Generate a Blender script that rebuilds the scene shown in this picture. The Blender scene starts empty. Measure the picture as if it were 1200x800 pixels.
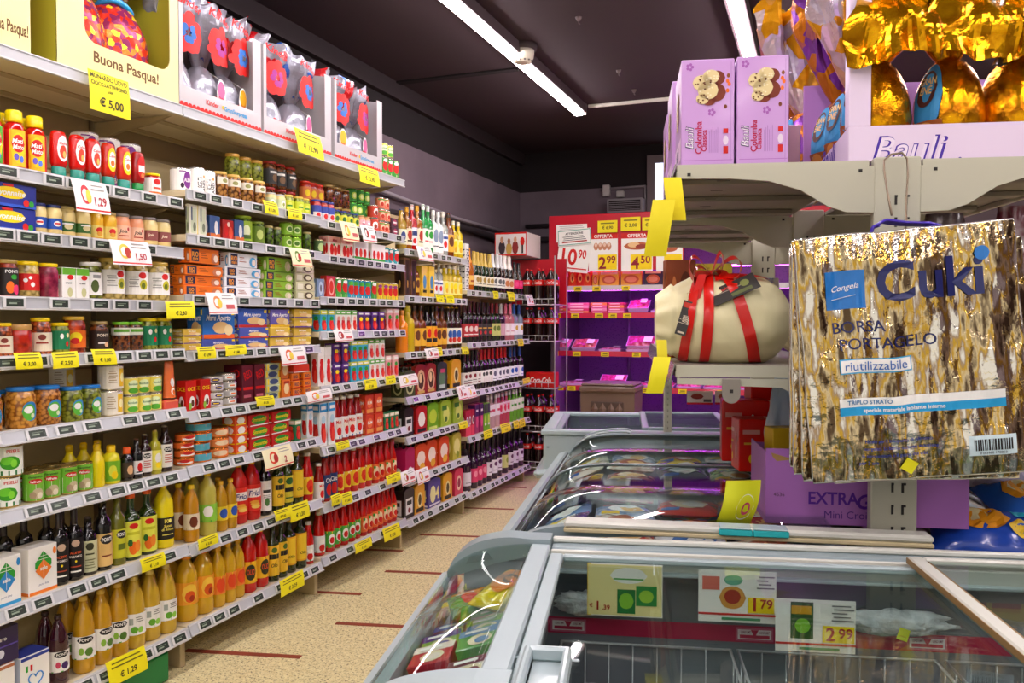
import bpy, math, random
from mathutils import Vector, Matrix, noise
random.seed(7)
PI = math.pi
SC = bpy.context.scene
COL = SC.collection

# ------------------------------------------------------------------ camera frame (used to survey the place)
YAW = math.radians(20.45); PITCH = math.radians(1.47); FPX = 960.0; EYE = 1.37
FW = Vector((-math.sin(YAW)*math.cos(PITCH), math.cos(YAW)*math.cos(PITCH), -math.sin(PITCH)))
RT = Vector((math.cos(YAW), math.sin(YAW), 0))
UP = RT.cross(FW)
ALPHA = math.radians(12.65)            # the freezer island stands turned against the left shelving
def at_y(px, py, Y):
    d = FW*FPX + RT*(px-600) + UP*(400-py); return Vector((0, 0, EYE)) + d*(Y/d.y)
def at_z(px, py, z):
    d = FW*FPX + RT*(px-600) + UP*(400-py); return Vector((0, 0, EYE)) + d*((z-EYE)/d.z)
def at_x(px, py, x):
    d = FW*FPX + RT*(px-600) + UP*(400-py); return Vector((0, 0, EYE)) + d*(x/d.x)
def isl(u, v, z=0.0):
    return Vector((u*math.cos(ALPHA)-v*math.sin(ALPHA), u*math.sin(ALPHA)+v*math.cos(ALPHA), z))

# ------------------------------------------------------------------ materials
def lin(c):
    if isinstance(c, str):
        c = c.lstrip('#'); c = [int(c[i:i+2], 16)/255 for i in (0, 2, 4)]
        c = [x/12.92 if x <= .04045 else ((x+.055)/1.055)**2.4 for x in c]
    return (c[0], c[1], c[2], 1)
_M = {}
def mat(col, rough=.4, metal=0., trans=0., noise_=None, emit=0., bump=None, coat=0., ior=1.45, spec=None):
    """noise_=(kind, scale, colour2, low, high); bump=(kind, scale, strength)"""
    key = (col, rough, metal, trans, noise_, emit, bump, coat, ior, spec)
    if key in _M: return _M[key]
    m = bpy.data.materials.new('material_%d' % len(_M)); m.use_nodes = True
    nt = m.node_tree; b = nt.nodes['Principled BSDF']
    b.inputs['Base Color'].default_value = lin(col)
    b.inputs['Roughness'].default_value = rough; b.inputs['Metallic'].default_value = metal
    b.inputs['Transmission Weight'].default_value = trans; b.inputs['IOR'].default_value = ior
    if coat: b.inputs['Coat Weight'].default_value = coat; b.inputs['Coat Roughness'].default_value = .08
    if spec is not None: b.inputs['Specular IOR Level'].default_value = spec
    if emit:
        b.inputs['Emission Color'].default_value = lin(col); b.inputs['Emission Strength'].default_value = emit
    def tex(kind, scale):
        co = nt.nodes.new('ShaderNodeTexCoord')
        if kind == 'vor':
            t = nt.nodes.new('ShaderNodeTexVoronoi'); t.inputs['Scale'].default_value = scale; out = t.outputs['Distance']
        elif kind == 'cell':
            t = nt.nodes.new('ShaderNodeTexVoronoi'); t.inputs['Scale'].default_value = scale; out = t.outputs['Color']
        elif kind == 'wave':
            t = nt.nodes.new('ShaderNodeTexWave'); t.inputs['Scale'].default_value = scale; t.inputs['Distortion'].default_value = 4; out = t.outputs['Color']
        else:
            t = nt.nodes.new('ShaderNodeTexNoise'); t.inputs['Scale'].default_value = scale; t.inputs['Detail'].default_value = 4; out = t.outputs['Fac']
        nt.links.new(co.outputs['Object'], t.inputs['Vector']); return out
    if noise_:
        kind, scale, c2, lo, hi = noise_
        r = nt.nodes.new('ShaderNodeValToRGB')
        r.color_ramp.elements[0].position = lo; r.color_ramp.elements[1].position = hi
        r.color_ramp.elements[0].color = lin(col); r.color_ramp.elements[1].color = lin(c2)
        nt.links.new(tex(kind, scale), r.inputs['Fac']); nt.links.new(r.outputs['Color'], b.inputs['Base Color'])
    if bump:
        kind, scale, st = bump
        bp = nt.nodes.new('ShaderNodeBump'); bp.inputs['Strength'].default_value = st; bp.inputs['Distance'].default_value = .01
        nt.links.new(tex(kind, scale), bp.inputs['Height']); nt.links.new(bp.outputs['Normal'], b.inputs['Normal'])
    _M[key] = m; return m
def glass_sheet(tint='#f2faf6', refl=1.0, ior=1.5, extra=0.0):
    key = ('sheet', tint, refl, ior, extra)
    if key in _M: return _M[key]
    m = bpy.data.materials.new('glass_sheet'); m.use_nodes = True; nt = m.node_tree
    for n in list(nt.nodes): nt.nodes.remove(n)
    o = nt.nodes.new('ShaderNodeOutputMaterial'); mx = nt.nodes.new('ShaderNodeMixShader')
    t = nt.nodes.new('ShaderNodeBsdfTransparent'); g = nt.nodes.new('ShaderNodeBsdfGlossy'); f = nt.nodes.new('ShaderNodeLayerWeight')
    f.inputs['Blend'].default_value = .5; pw = nt.nodes.new('ShaderNodeMath'); pw.operation = 'POWER'; pw.inputs[1].default_value = 5.; nt.links.new(f.outputs['Facing'], pw.inputs[0]); t.inputs['Color'].default_value = lin(tint); g.inputs['Roughness'].default_value = .02
    mt = nt.nodes.new('ShaderNodeMath'); mt.operation = 'MULTIPLY_ADD'; mt.inputs[1].default_value = refl; mt.inputs[2].default_value = .035+extra; mt.use_clamp = True
    nt.links.new(pw.outputs[0], mt.inputs[0]); nt.links.new(mt.outputs[0], mx.inputs[0])
    nt.links.new(t.outputs[0], mx.inputs[1]); nt.links.new(g.outputs[0], mx.inputs[2]); nt.links.new(mx.outputs[0], o.inputs[0])
    _M[key] = m; return m
def paper(c): return mat(c, .55)
def gloss(c): return mat(c, .25, coat=.3)

# ------------------------------------------------------------------ text
_T = {}
def text_mesh(s, bold=True, shear=0.):
    k = (s, bold, shear)
    if k in _T: return _T[k]
    cu = bpy.data.curves.new('writing', 'FONT'); cu.body = s; cu.resolution_u = 3
    cu.offset = .022 if bold else 0.; cu.shear = shear
    ob = bpy.data.objects.new('writing', cu)
    me = bpy.data.meshes.new_from_object(ob)
    vs = [(v.co.x, v.co.y) for v in me.vertices]; fs = [tuple(p.vertices) for p in me.polygons]
    bpy.data.objects.remove(ob); bpy.data.curves.remove(cu); bpy.data.meshes.remove(me)
    if vs:
        x0 = min(v[0] for v in vs); x1 = max(v[0] for v in vs); y0 = min(v[1] for v in vs); y1 = max(v[1] for v in vs)
        H = max(y1-y0, 1e-6); W = (x1-x0)/H
        vs = [((x-x0)/H - W/2, (y-y0)/H-.5) for x, y in vs]
        res = (vs, fs, W)
    else: res = ([], [], 1)
    _T[k] = res; return res

# ------------------------------------------------------------------ mesh builder
class MB:
    def __init__(s): s.v = []; s.f = []; s.m = []; s.sm = []; s.mats = []
    def mi(s, m):
        if isinstance(m, str): m = paper(m)
        if m not in s.mats: s.mats.append(m)
        return s.mats.index(m)
    def add(s, vs, fs, m, smooth=False):
        b = len(s.v); s.v += [tuple(v) for v in vs]; i = s.mi(m)
        for f in fs: s.f.append(tuple(b+k for k in f)); s.m.append(i); s.sm.append(smooth)
        return s
    def box(s, x0, y0, z0, x1, y1, z1, m, T=None):
        vs = [(x, y, z) for z in (z0, z1) for y in (y0, y1) for x in (x0, x1)]
        if T: vs = [T(v) for v in vs]
        return s.add(vs, [(0, 2, 3, 1), (4, 5, 7, 6), (0, 1, 5, 4), (2, 6, 7, 3), (0, 4, 6, 2), (1, 3, 7, 5)], m)
    def cbox(s, x0, y0, z0, x1, y1, z1, m, c=.003, T=None):
        """box with chamfered edges"""
        c = min(c, (x1-x0)*.45, (y1-y0)*.45, (z1-z0)*.45)
        X = (x0, x1); Y = (y0, y1); Z = (z0, z1); vs = []; idx = {}
        for i in (0, 1):
            for j in (0, 1):
                for k in (0, 1):
                    sx, sy, sz = (1-2*i)*c, (1-2*j)*c, (1-2*k)*c
                    for ax, p in enumerate(((X[i], Y[j]+sy, Z[k]+sz), (X[i]+sx, Y[j], Z[k]+sz), (X[i]+sx, Y[j]+sy, Z[k]))):
                        idx[i, j, k, ax] = len(vs); vs.append(p)
        fs = []
        for i in (0, 1):
            q = [idx[i, a, b, 0] for a, b in ((0, 0), (0, 1), (1, 1), (1, 0))]; fs.append(q if i == 0 else q[::-1])
            q = [idx[a, i, b, 1] for a, b in ((0, 0), (1, 0), (1, 1), (0, 1))]; fs.append(q if i == 0 else q[::-1])
            q = [idx[a, b, i, 2] for a, b in ((0, 0), (0, 1), (1, 1), (1, 0))]; fs.append(q if i == 0 else q[::-1])
        for a in (0, 1):
            for b in (0, 1):
                fs.append((idx[0, a, b, 1], idx[0, a, b, 2], idx[1, a, b, 2], idx[1, a, b, 1]))
                fs.append((idx[a, 0, b, 0], idx[a, 0, b, 2], idx[a, 1, b, 2], idx[a, 1, b, 0]))
                fs.append((idx[a, b, 0, 0], idx[a, b, 0, 1], idx[a, b, 1, 1], idx[a, b, 1, 0]))
                for k in (0, 1): pass
        for i in (0, 1):
            for j in (0, 1):
                for k in (0, 1): fs.append((idx[i, j, k, 0], idx[i, j, k, 1], idx[i, j, k, 2]))
        if T: vs = [T(v) for v in vs]
        return s.add(vs, fs, m)
    def lathe(s, prof, m, n=20, c=(0, 0, 0), sx=1., sy=1., smooth=True, cap=True):
        vs = []; fs = []
        for r, z in prof:
            for k in range(n):
                a = 2*PI*k/n; vs.append((c[0]+r*sx*math.cos(a), c[1]+r*sy*math.sin(a), c[2]+z))
        for i in range(len(prof)-1):
            for k in range(n):
                fs.append((i*n+k, i*n+(k+1) % n, (i+1)*n+(k+1) % n, (i+1)*n+k))
        if cap:
            if prof[0][0] > 1e-5: fs.append(tuple(range(n))[::-1])
            if prof[-1][0] > 1e-5: fs.append(tuple((len(prof)-1)*n+k for k in range(n)))
        return s.add(vs, fs, m, smooth)
    def tube(s, pts, r, m, n=8, closed=False):
        pts = [Vector(p) for p in pts]; vs = []; fs = []; N = len(pts); up = Vector((.13, .21, .97))
        for i, p in enumerate(pts):
            a = pts[i-1] if (i > 0 or closed) else p; b = pts[(i+1) % N] if (i < N-1 or closed) else p
            t = (b-a).normalized(); q = t.cross(up)
            if q.length < 1e-3: q = t.cross(Vector((1, 0, 0)))
            q.normalize(); w = t.cross(q)
            rr = r[i] if isinstance(r, (list, tuple)) else r
            for k in range(n):
                an = 2*PI*k/n; vs.append(p+q*math.cos(an)*rr+w*math.sin(an)*rr)
        for i in range(N if closed else N-1):
            j = (i+1) % N
            for k in range(n): fs.append((i*n+k, i*n+(k+1) % n, j*n+(k+1) % n, j*n+k))
        if not closed: fs.append(tuple(range(n))[::-1]); fs.append(tuple((N-1)*n+k for k in range(n)))
        return s.add(vs, fs, m, True)
    def prism(s, poly, a, b, m, axis='y', smooth=False):
        """poly in the two other axes, run from a to b along axis"""
        def P(p, t): return {'y': (p[0], t, p[1]), 'x': (t, p[0], p[1]), 'z': (p[0], p[1], t)}[axis]
        n = len(poly); vs = [P(p, a) for p in poly]+[P(p, b) for p in poly]
        fs = [tuple(range(n)), tuple(range(n, 2*n))[::-1]]+[(i, n+i, n+(i+1) % n, (i+1) % n) for i in range(n)]
        return s.add(vs, fs, m, smooth)
    def grid(s, fn, nu, nv, m, smooth=True, closeu=False):
        vs = [fn(i/nu, j/nv) for j in range(nv+1) for i in range(nu+(0 if closeu else 1))]
        w = nu if closeu else nu+1
        fs = [(j*w+i, j*w+(i+1) % w, (j+1)*w+(i+1) % w, (j+1)*w+i) for j in range(nv) for i in range(nu)]
        return s.add(vs, fs, m, smooth)
    # decals: W(u, v, layer) -> point
    def strip(s, W, u0, u1, lo, hi, m, k=1, n=None, nv=1):
        n = n or 6; vs = []; fs = []
        for i in range(n+1):
            u = u0+(u1-u0)*i/n; a, b = lo(u), hi(u)
            for j in range(nv+1): vs.append(W(u, a+(b-a)*j/nv, k))
        for i in range(n):
            for j in range(nv):
                o = i*(nv+1)+j; fs.append((o, o+nv+1, o+nv+2, o+1))
        return s.add(vs, fs, m)
    def rect(s, W, u0, v0, u1, v1, m, k=1, n=1, nv=1): return s.strip(W, u0, u1, lambda u: v0, lambda u: v1, m, k, n, nv)
    def ell(s, W, cu, cv, ru, rv, m, k=2, n=8):
        f = lambda u: math.sqrt(max(0, 1-((u-cu)/ru)**2))*rv
        return s.strip(W, cu-ru, cu+ru, lambda u: cv-f(u), lambda u: cv+f(u), m, k, n)
    def text(s, W, t, cu, cv, h, m, k=3, maxw=None, bold=True, shear=0., rot=0.):
        vs, fs, w = text_mesh(t, bold, shear); sx = h
        if maxw and w*h > maxw: sx = maxw/w
        c, d = math.cos(rot), math.sin(rot)
        return s.add([W(cu+x*sx*c-y*h*d, cv+x*sx*d+y*h*c, k) for x, y in vs], fs, m)
    def build(s, name, parent=None, loc=None, rot=None):
        me = bpy.data.meshes.new(name); me.from_pydata(s.v, [], s.f)
        for m in s.mats: me.materials.append(m)
        me.polygons.foreach_set('material_index', s.m); me.polygons.foreach_set('use_smooth', s.sm); me.update()
        o = bpy.data.objects.new(name, me); COL.objects.link(o)
        if parent: o.parent = parent
        if loc is not None: o.location = loc
        if rot is not None: o.rotation_euler = (0, 0, rot)
        return o
def smooth_auto(o, ang=35):
    pass
def flat(y0=0., eps=.0006, z0=0., x0=0.):      # decals on a plane that faces -Y
    return lambda u, v, k: (x0+u, y0-eps*k, z0+v)
def cyl(r, z0=0., eps=.0005):                  # decals round a cylinder, centred on -Y
    return lambda u, v, k: ((r+eps*k)*math.sin(u/r), -(r+eps*k)*math.cos(u/r), z0+v)
def top_plane(z, eps=.0006): return lambda u, v, k: (u, v, z+eps*k)

_ALL = {}
def tag(o, label=None, cat=None, group=None, kind=None):
    if label: o['label'] = label; _ALL.setdefault(label, []).append(o)
    if cat: o['category'] = cat
    if group: o['group'] = group
    if kind: o['kind'] = kind
    return o
def empty(name, loc=(0, 0, 0), rot=0., label=None, cat=None, group=None):
    o = bpy.data.objects.new(name, None); COL.objects.link(o); o.location = loc; o.rotation_euler = (0, 0, rot); o.empty_display_size = .05
    return tag(o, label, cat, group)
def kids_of(o): return _KIDS.get(o.name, [])
_KIDS = {}
def copy_tree(o, kids, parent=None):
    c = o.copy(); COL.objects.link(c)
    for k, kk in kids:
        d = copy_tree(k, kk); d.parent = c; d.matrix_parent_inverse = Matrix()
    return c
def tree(o):                                   # (child, its children) pairs
    return [(k, tree(k)) for k in o.children]
ORD = 'first second third fourth fifth sixth seventh eighth ninth tenth eleventh twelfth thirteenth fourteenth fifteenth sixteenth seventeenth eighteenth nineteenth twentieth'.split()
for _t in ('twenty', 'thirty', 'forty', 'fifty'): ORD += [_t+'-'+x for x in ORD[:9]] + [{'twenty': 'thirtieth', 'thirty': 'fortieth', 'forty': 'fiftieth', 'fifty': 'sixtieth'}[_t]]
WORLD = 0.85; EXPO = 0.0; LAMP = 49.0; MEATL = 40.0
# ------------------------------------------------------------------ camera, world, view
cam = bpy.data.cameras.new('camera'); cam.lens = 28.8; cam.sensor_width = 36; cam.clip_start = .02
co = bpy.data.objects.new('camera', cam); COL.objects.link(co); SC.camera = co
co.location = (0, 0, EYE); co.rotation_euler = (PI/2-PITCH, 0, YAW)
w = bpy.data.worlds.new('world'); SC.world = w; w.use_nodes = True
w.node_tree.nodes['Background'].inputs[0].default_value = lin('#fff6ea')
w.node_tree.nodes['Background'].inputs[1].default_value = WORLD  # even ambient fill, enters through the open end behind the camera
vs_ = SC.view_settings; vs_.view_transform = 'Standard'; vs_.look = 'None'; vs_.exposure = EXPO; vs_.gamma = 1; vs_.use_curve_mapping = False
try: SC.cycles.max_bounces = 8; SC.cycles.transparent_max_bounces = 12; SC.cycles.transmission_bounces = 6; SC.cycles.caustics_reflective = False; SC.cycles.caustics_refractive = False
except Exception: pass

# ------------------------------------------------------------------ room
XW, YB, ZC = -2.92, 8.07, 3.1
def struct(name, mb, loc=None):
    return tag(mb.build(name, loc=loc), kind='structure')
# terrazzo floor
fm = bpy.data.materials.new('terrazzo'); fm.use_nodes = True; nt = fm.node_tree; B = nt.nodes['Principled BSDF']
tc = nt.nodes.new('ShaderNodeTexCoord')
def vor(scale, lo, hi, ca, cb):
    v = nt.nodes.new('ShaderNodeTexNoise'); v.inputs['Scale'].default_value = scale; v.inputs['Detail'].default_value = 3; v.inputs['Roughness'].default_value = .7
    nt.links.new(tc.outputs['Object'], v.inputs['Vector'])
    r = nt.nodes.new('ShaderNodeValToRGB'); r.color_ramp.elements[0].position = lo; r.color_ramp.elements[1].position = hi
    r.color_ramp.elements[0].color = ca; r.color_ramp.elements[1].color = cb
    nt.links.new(v.outputs['Fac'], r.inputs['Fac']); return r.outputs['Color']
a = vor(95, .36, .46, lin('#75684c'), lin('#eee6c6')); b_ = vor(40, .3, .7, lin('#e6dcb8'), lin('#fffbe4')); c_ = vor(150, .58, .66, (1, 1, 1, 1), lin('#807458'))
def mul(x, y):
    m = nt.nodes.new('ShaderNodeMixRGB'); m.blend_type = 'MULTIPLY'; m.inputs[0].default_value = 1
    nt.links.new(x, m.inputs[1]); nt.links.new(y, m.inputs[2]); return m.outputs[0]
nt.links.new(mul(mul(a, b_), c_), B.inputs['Base Color']); B.inputs['Roughness'].default_value = .42
struct('floor', MB().box(XW-.1, -3, -.1, 5.0, YB+.1, 0, fm))
struct('ceiling', MB().box(XW-.1, -3, ZC, 5.0, YB+.1, ZC+.1, mat('#3a2a30', .85)))
wallm = mat('#6f6068', .8, noise_=('noise', 3, '#64565e', .3, .7)); blackm = mat('#1b1416', .9)
m = MB().box(XW-.1, -3, 0, XW, YB, 2.70, wallm); m.box(XW-.1, -3, 2.70, XW, YB, ZC, blackm)
struct('wall_left', m)
m = MB().box(XW-.1, YB, 0, 5.0, YB+.1, 2.70, wallm); m.box(XW-.1, YB, 2.70, 5.0, YB+.1, ZC, blackm)
struct('wall_back', m)
struct('wall_right', MB().box(4.9, -3, 0, 5.0, YB, ZC, wallm))
# dark edge beam along the left wall top, and a seam beam across the ceiling
struct('trim_1', MB().box(XW, -3, 2.98, XW+.05, YB, ZC, mat('#2b2023', .8)))
struct('trim_2', MB().box(XW, 5.30, ZC-.012, -1.95, 5.36, ZC, blackm))
# brown strips let into the floor, brick pattern, square to the freezers
n = 3
for col, (u0, u1, v0, dv, cnt) in enumerate(((-1.80, -1.30, 2.38, .775, 8), (-1.29, -.79, 2.76, .775, 7))):
    for k in range(cnt):
        v = v0+dv*k
        m = MB().box(u0, v-.016, 0, u1, v+.016, .0015, mat('#8a3a22', .6))
        o = struct('trim_%d' % n, m); o.rotation_euler = (0, 0, ALPHA); n += 1

# conduit and hose along the left wall and the cream board fixed to it
m = MB().tube([(XW+.05, 4.3, 2.17), (XW+.05, 4.9, 2.13), (XW+.06, 5.6, 2.15), (XW+.05, 6.6, 2.17), (XW+.06, 7.3, 2.15), (XW+.05, YB-.06, 2.2), (XW+.3, YB-.05, 2.2), (-1.7, YB-.05, 2.22)], .028, mat('#2a2226', .6))
o = m.build('wall_hose'); tag(o, 'dark hose running along the mauve wall above the bottles', 'hose')
m = MB().tube([(XW+.04, 3.6, 2.33), (XW+.04, 6.4, 2.235), (XW+.04, YB-.03, 2.24)], .016, mat('#8c8288', .6))
tag(m.build('wall_conduit'), 'thin grey pipe on the wall above the black hose', 'pipe')
m = MB(); m.cbox(XW+.002, 5.50, 1.62, XW+.03, 6.12, 2.02, mat('#d6cbb4', .7), .004)
tag(m.build('wall_board'), 'plain cream board on the wall behind the sparkling wine', 'board')

# ------------------------------------------------------------------ lamps
TUBE = mat('#fff4f6', .4, emit=LAMP); HOUSE = mat('#4b3c40', .5); ALU = mat('#b9b2ac', .35, .7)
def strip_light(x, y0, y1, label):
    e = empty('strip_light', (x, (y0+y1)/2, ZC-.02), 0, label, 'light'); L = (y1-y0)/2
    MB().cbox(-.055, -L, -.05, .055, L, .0199, HOUSE, .004).build('housing', e)
    k = int(round((y1-y0)/1.3)); st = 2*L/k
    for i in range(k):
        MB().cbox(-.03, -L+i*st+.015, -.075, .03, -L+(i+1)*st-.015, -.051, TUBE, .006).build('diffuser', e)
    for s in (-1, 1): MB().cbox(-.055, s*L-.008, -.07, .055, s*L+.008, .0199, ALU, .002).build('end_cap', e)
strip_light(-1.80, -2.6, 6.38, 'long glowing ceiling lamp above the aisle, beside the smoke detector')
strip_light(-.42, -2.6, 6.3, 'glowing ceiling lamp running behind the pink dove cake boxes')
strip_light(1.35, -2.6, 6.3, 'unseen ceiling lamp above the far side of the gold egg shelf')  # unseen row, added to light the room like the two in view
strip_light(3.1, -2.6, 6.3, 'unseen ceiling lamp over the next aisle behind the gold eggs')  # further unseen row, added for the room light
p0 = (-1.74, 6.42); p1 = (-.47, 6.33)
m = MB().cbox(p0[0], p0[1]-.012, ZC-.026, p1[0], p0[1]+.012, ZC-.001, mat('#e3ded6', .5), .003)
tag(m.build('cable_duct'), 'thin white cable duct across the ceiling between the two lamps', 'cable duct')
# smoke detector
p = at_z(613, 62, ZC-.05); e = empty('smoke_detector', (p.x, p.y, ZC), 0, 'white smoke detector on the dark ceiling beside the long lamp', 'smoke detector')
m = MB().lathe([(.085, -.035), (.09, -.0005)], mat('#3a2e30', .6), 24); m.build('base', e)
m = MB().lathe([(.03, -.115), (.05, -.112), (.066, -.085), (.07, -.06), (.07, -.036)], mat('#e9e1cf', .5), 24)
for k in range(12):
    a_ = 2*PI*k/12; m.box(-.004, -.003, -.108, .004, .003, -.1, mat('#3a2e30', .6), T=lambda v, a_=a_: (v[0]+.056*math.cos(a_), v[1]+.056*math.sin(a_), v[2]))
m.build('head', e)
for k, (px, py) in enumerate(((678, 20), (725, 82), (743, 105))):
    p = at_z(px, py, ZC); m = MB().lathe([(.012, -.02), (.02, -.0005)], mat('#6a5a5c', .6), 10); m.tube([(0, 0, -.02), (0, .004, -.035), (.008, .004, -.04)], .003, mat('#6a5a5c', .6), 6)
    tag(m.build('ceiling_hook', loc=(p.x, p.y, ZC)), 'small grey hook in the dark ceiling, %s from the long lamp' % ('nearest to the camera', 'middle of three going away', 'deepest of three')[k], 'hook')

# ------------------------------------------------------------------ left shelving: five bays
XF = -2.30
def ysh(px): return (2356/(958-px)-.804)/.937
CREAM = mat('#d6c8a4', .45); PANEL = mat('#efdfae', .45); CREAMD = mat('#b8a57c', .5); RAILM = mat('#b9bbbf', .3); SCREEN = mat('#39423a', .25, coat=.4); FRAME = mat('#d2d2d2', .35)
BAYS = [(1.62, ysh(217)), (ysh(217), ysh(375)), (ysh(375), ysh(475)), (ysh(475), ysh(548)), (ysh(548), ysh(620))]
LEV = [[2.20, 1.84, 1.65, 1.445, 1.263, 1.035, .795, .50, .17],
       [2.20, 1.88, 1.708, 1.473, 1.252, 1.015, .80, .49, .175],
       [2.20, 1.87, 1.70, 1.49, 1.317, 1.045, .74, .455, .19],
       [1.80, 1.52, 1.18, .91, .67, .42, .17],
       [1.585, 1.215, .87, .55, .15]]
BAYNAME = ['nearest bay', 'second bay', 'third bay', 'spirits bay', 'wine bay']
BAYLAB = ['cream metal shelving bay nearest the camera, full of sauces and jars', 'cream metal shelving bay of tuna cartons, second in the long run', 'cream metal shelving bay of tomato sauces, third in the long run', 'cream metal shelving bay holding spirits and beer, fourth in the run', 'cream metal shelving bay of wine bottles at the far end of the run']
disp_me = None
def shelfname(b, l):
    n = len(LEV[b]); 
    return 'top shelf' if l == 0 else 'bottom shelf' if l == n-1 else '%s shelf down' % ORD[l]
for bi, (Y0, Y1) in enumerate(BAYS):
    e = empty('shelving_unit', (-2.52, (Y0+Y1)/2, 0), 0, BAYLAB[bi], 'shelving')
    off = (-e.location.x, -e.location.y, 0); top = LEV[bi][0]
    zt = top+.02 if bi < 3 else top+.30
    m = MB()
    m.box(-2.762, Y0+.02, .1, -2.757, Y1-.02, zt, CREAMD)
    z = .16
    while z < zt-.14: m.cbox(-2.757, Y0+.025, z, -2.751, Y1-.025, z+.12, PANEL, .002); z += .128
    m.build('back_panel', e, off)
    for yy in (Y0+.015, Y1-.015):
        if yy == Y1-.015 and bi < 4: continue
        MB().cbox(-2.80, yy-.014, .0, -2.7515, yy+.014, zt, CREAMD, .002).build('upright', e, off)
        MB().cbox(-2.75, yy-.014, .0, -2.34, yy+.014, .10, CREAMD, .003).build('foot', e, off)
    for l, z in enumerate(LEV[bi]):
        low = z < EYE; last = l == len(LEV[bi])-1
        xf = XF+(.012 if (bi == 1 and l in (1, 2)) else 0)
        m = MB().cbox(-2.74, Y0+.002, z-.03, xf-.006, Y1-.002, z-.004, CREAM, .002)
        m.box(-2.70, Y0+.03, z-.034, -2.66, Y1-.03, z-.0301, CREAMD); m.box(-2.50, Y0+.03, z-.034, -2.46, Y1-.03, z-.0301, CREAMD)
        sh = m.build('shelf', e, off)
        t = .016 if z < 1.1 else (.006 if low else .0)
        m = MB().prism([(xf-.006, z), (xf+.001, z), (xf+.001+t, z-.040), (xf-.002+t, z-.043), (xf-.006, z-.043)], Y0+.003, Y1-.003, RAILM, 'y')
        m.prism([(xf+.0012, z-.001), (xf+.004, z-.001), (xf+.004, z-.005), (xf+.0022, z-.005)], Y0+.003, Y1-.003, FRAME, 'y')
        m.prism([(xf+.0008+t, z-.037), (xf+.005+t, z-.037), (xf+.005+t, z-.042), (xf+.001+t, z-.042)], Y0+.003, Y1-.003, FRAME, 'y')
        m.build('price_rail', sh)
        if l or bi > 2:
            if disp_me is None:
                m = MB().cbox(-.039, -.003, -.0175, .039, .0015, .0175, FRAME, .002)
                m.box(-.029, -.0034, -.012, .029, -.0029, .013, SCREEN); m.rect(flat(-.0034), -.02, -.004, .006, .001, '#8b9a86', 1); m.rect(flat(-.0034), -.02, .004, .018, .006, '#71806d', 1)
                m.rect(flat(-.0034), .008, -.009, .02, .002, '#20261f', 1)
                d0 = m.build('price_display', sh); disp_me = d0
                first = True
            y = Y0+.07+random.random()*.05; rr = random.Random(bi*20+l)
            while y < Y1-.045:
                if first: d = d0; first = False
                else: d = d0.copy(); COL.objects.link(d); d.parent = sh
                d.location = (xf+.0045+t*.5, y, z-.021); d.rotation_euler = (-math.atan2(t, .04), 0, PI/2)
                y += rr.choice((.083, .09, .105, .13, .16) if bi < 3 else (.08, .085, .12, .16))
        # brackets
        if not last:
            for yy in (Y0+.006, Y1-.008):
                MB().prism([(-2.74, z-.0345), (-2.36, z-.0345), (-2.45, z-.06), (-2.60, z-.075), (-2.74, z-.11)], yy-.002+.003, yy+.0015+.003, CREAMD, 'y').build('bracket', e, off)
# green kickboard piece under the nearest bay
m = MB().cbox(-2.33, 1.66, .0, -2.30, 2.44, .118, mat('#0f7a3a', .35), .01)
tag(m.build('green_board'), 'flat green plastic board standing under the nearest shelving bay', 'board')
# ------------------------------------------------------------------ product kinds: each builds a thing with its parts at the origin, front towards -Y
GL = dict(rough=.08, coat=.6)
def content(kind):
    return {
        'chick': mat('#d08a35', .25, noise_=('vor', 95, '#6a3208', .35, .75), coat=.6),
        'lupin': mat('#e0a03c', .25, noise_=('vor', 80, '#8c4a10', .4, .8), coat=.6),
        'bean': mat('#c25a26', .25, noise_=('vor', 90, '#4d1606', .3, .7), coat=.6),
        'olive': mat('#96a02c', .25, noise_=('vor', 75, '#3a4008', .4, .8), coat=.6),
        'pickle': mat('#7c8424', .25, noise_=('vor', 60, '#2e3408', .3, .8), coat=.6),
        'arti': mat('#d8c070', .25, noise_=('vor', 55, '#6c5a1c', .35, .8), coat=.6),
        'pepper': mat('#d84a12', .25, noise_=('noise', 30, '#701004', .4, .6), coat=.6),
        'tomato': mat('#c8280c', .22, noise_=('noise', 40, '#7c1004', .4, .7), coat=.6),
        'dark': mat('#3a1a10', .2, noise_=('vor', 80, '#8a4a1c', .3, .8), coat=.6),
        'beet': mat('#6c1030', .2, noise_=('noise', 30, '#a83050', .4, .6), coat=.6),
        'mayo': mat('#f2dc94', .3, coat=.5), 'mustard': mat('#e8b420', .3, coat=.5), 'pink': mat('#f0a070', .3, coat=.5),
        'peach': mat('#f0a830', .25, noise_=('vor', 60, '#a86010', .4, .8), coat=.6),
        'mush': mat('#b07c3c', .25, noise_=('vor', 70, '#4a2808', .3, .7), coat=.6),
        'green': mat('#5c7c1c', .25, noise_=('vor', 70, '#24380a', .3, .7), coat=.6),
    }[kind]
OIL = mat('#ffc820', .05, trans=.35, coat=.6, ior=1.4); OLIVE = mat('#2a3208', .06, coat=.8); AMBER = mat('#f0a818', .05, trans=.35, coat=.6, ior=1.4)
VINW = mat('#f4c838', .05, trans=.35, coat=.6, ior=1.4); VINR = mat('#3a0a1a', .06, coat=.8); DARKG = mat('#0e0a0c', .07, coat=.8); GREENG = mat('#0f2a14', .07, coat=.8)
REDG = mat('#c41008', .12, coat=.7); REDD = mat('#9c1008', .12, coat=.7); CLEAR = mat('#dfe8e4', .05, trans=.7, coat=.5, ior=1.3); GREENB = mat('#0f9a3a', .06, trans=.3, coat=.7)
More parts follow.
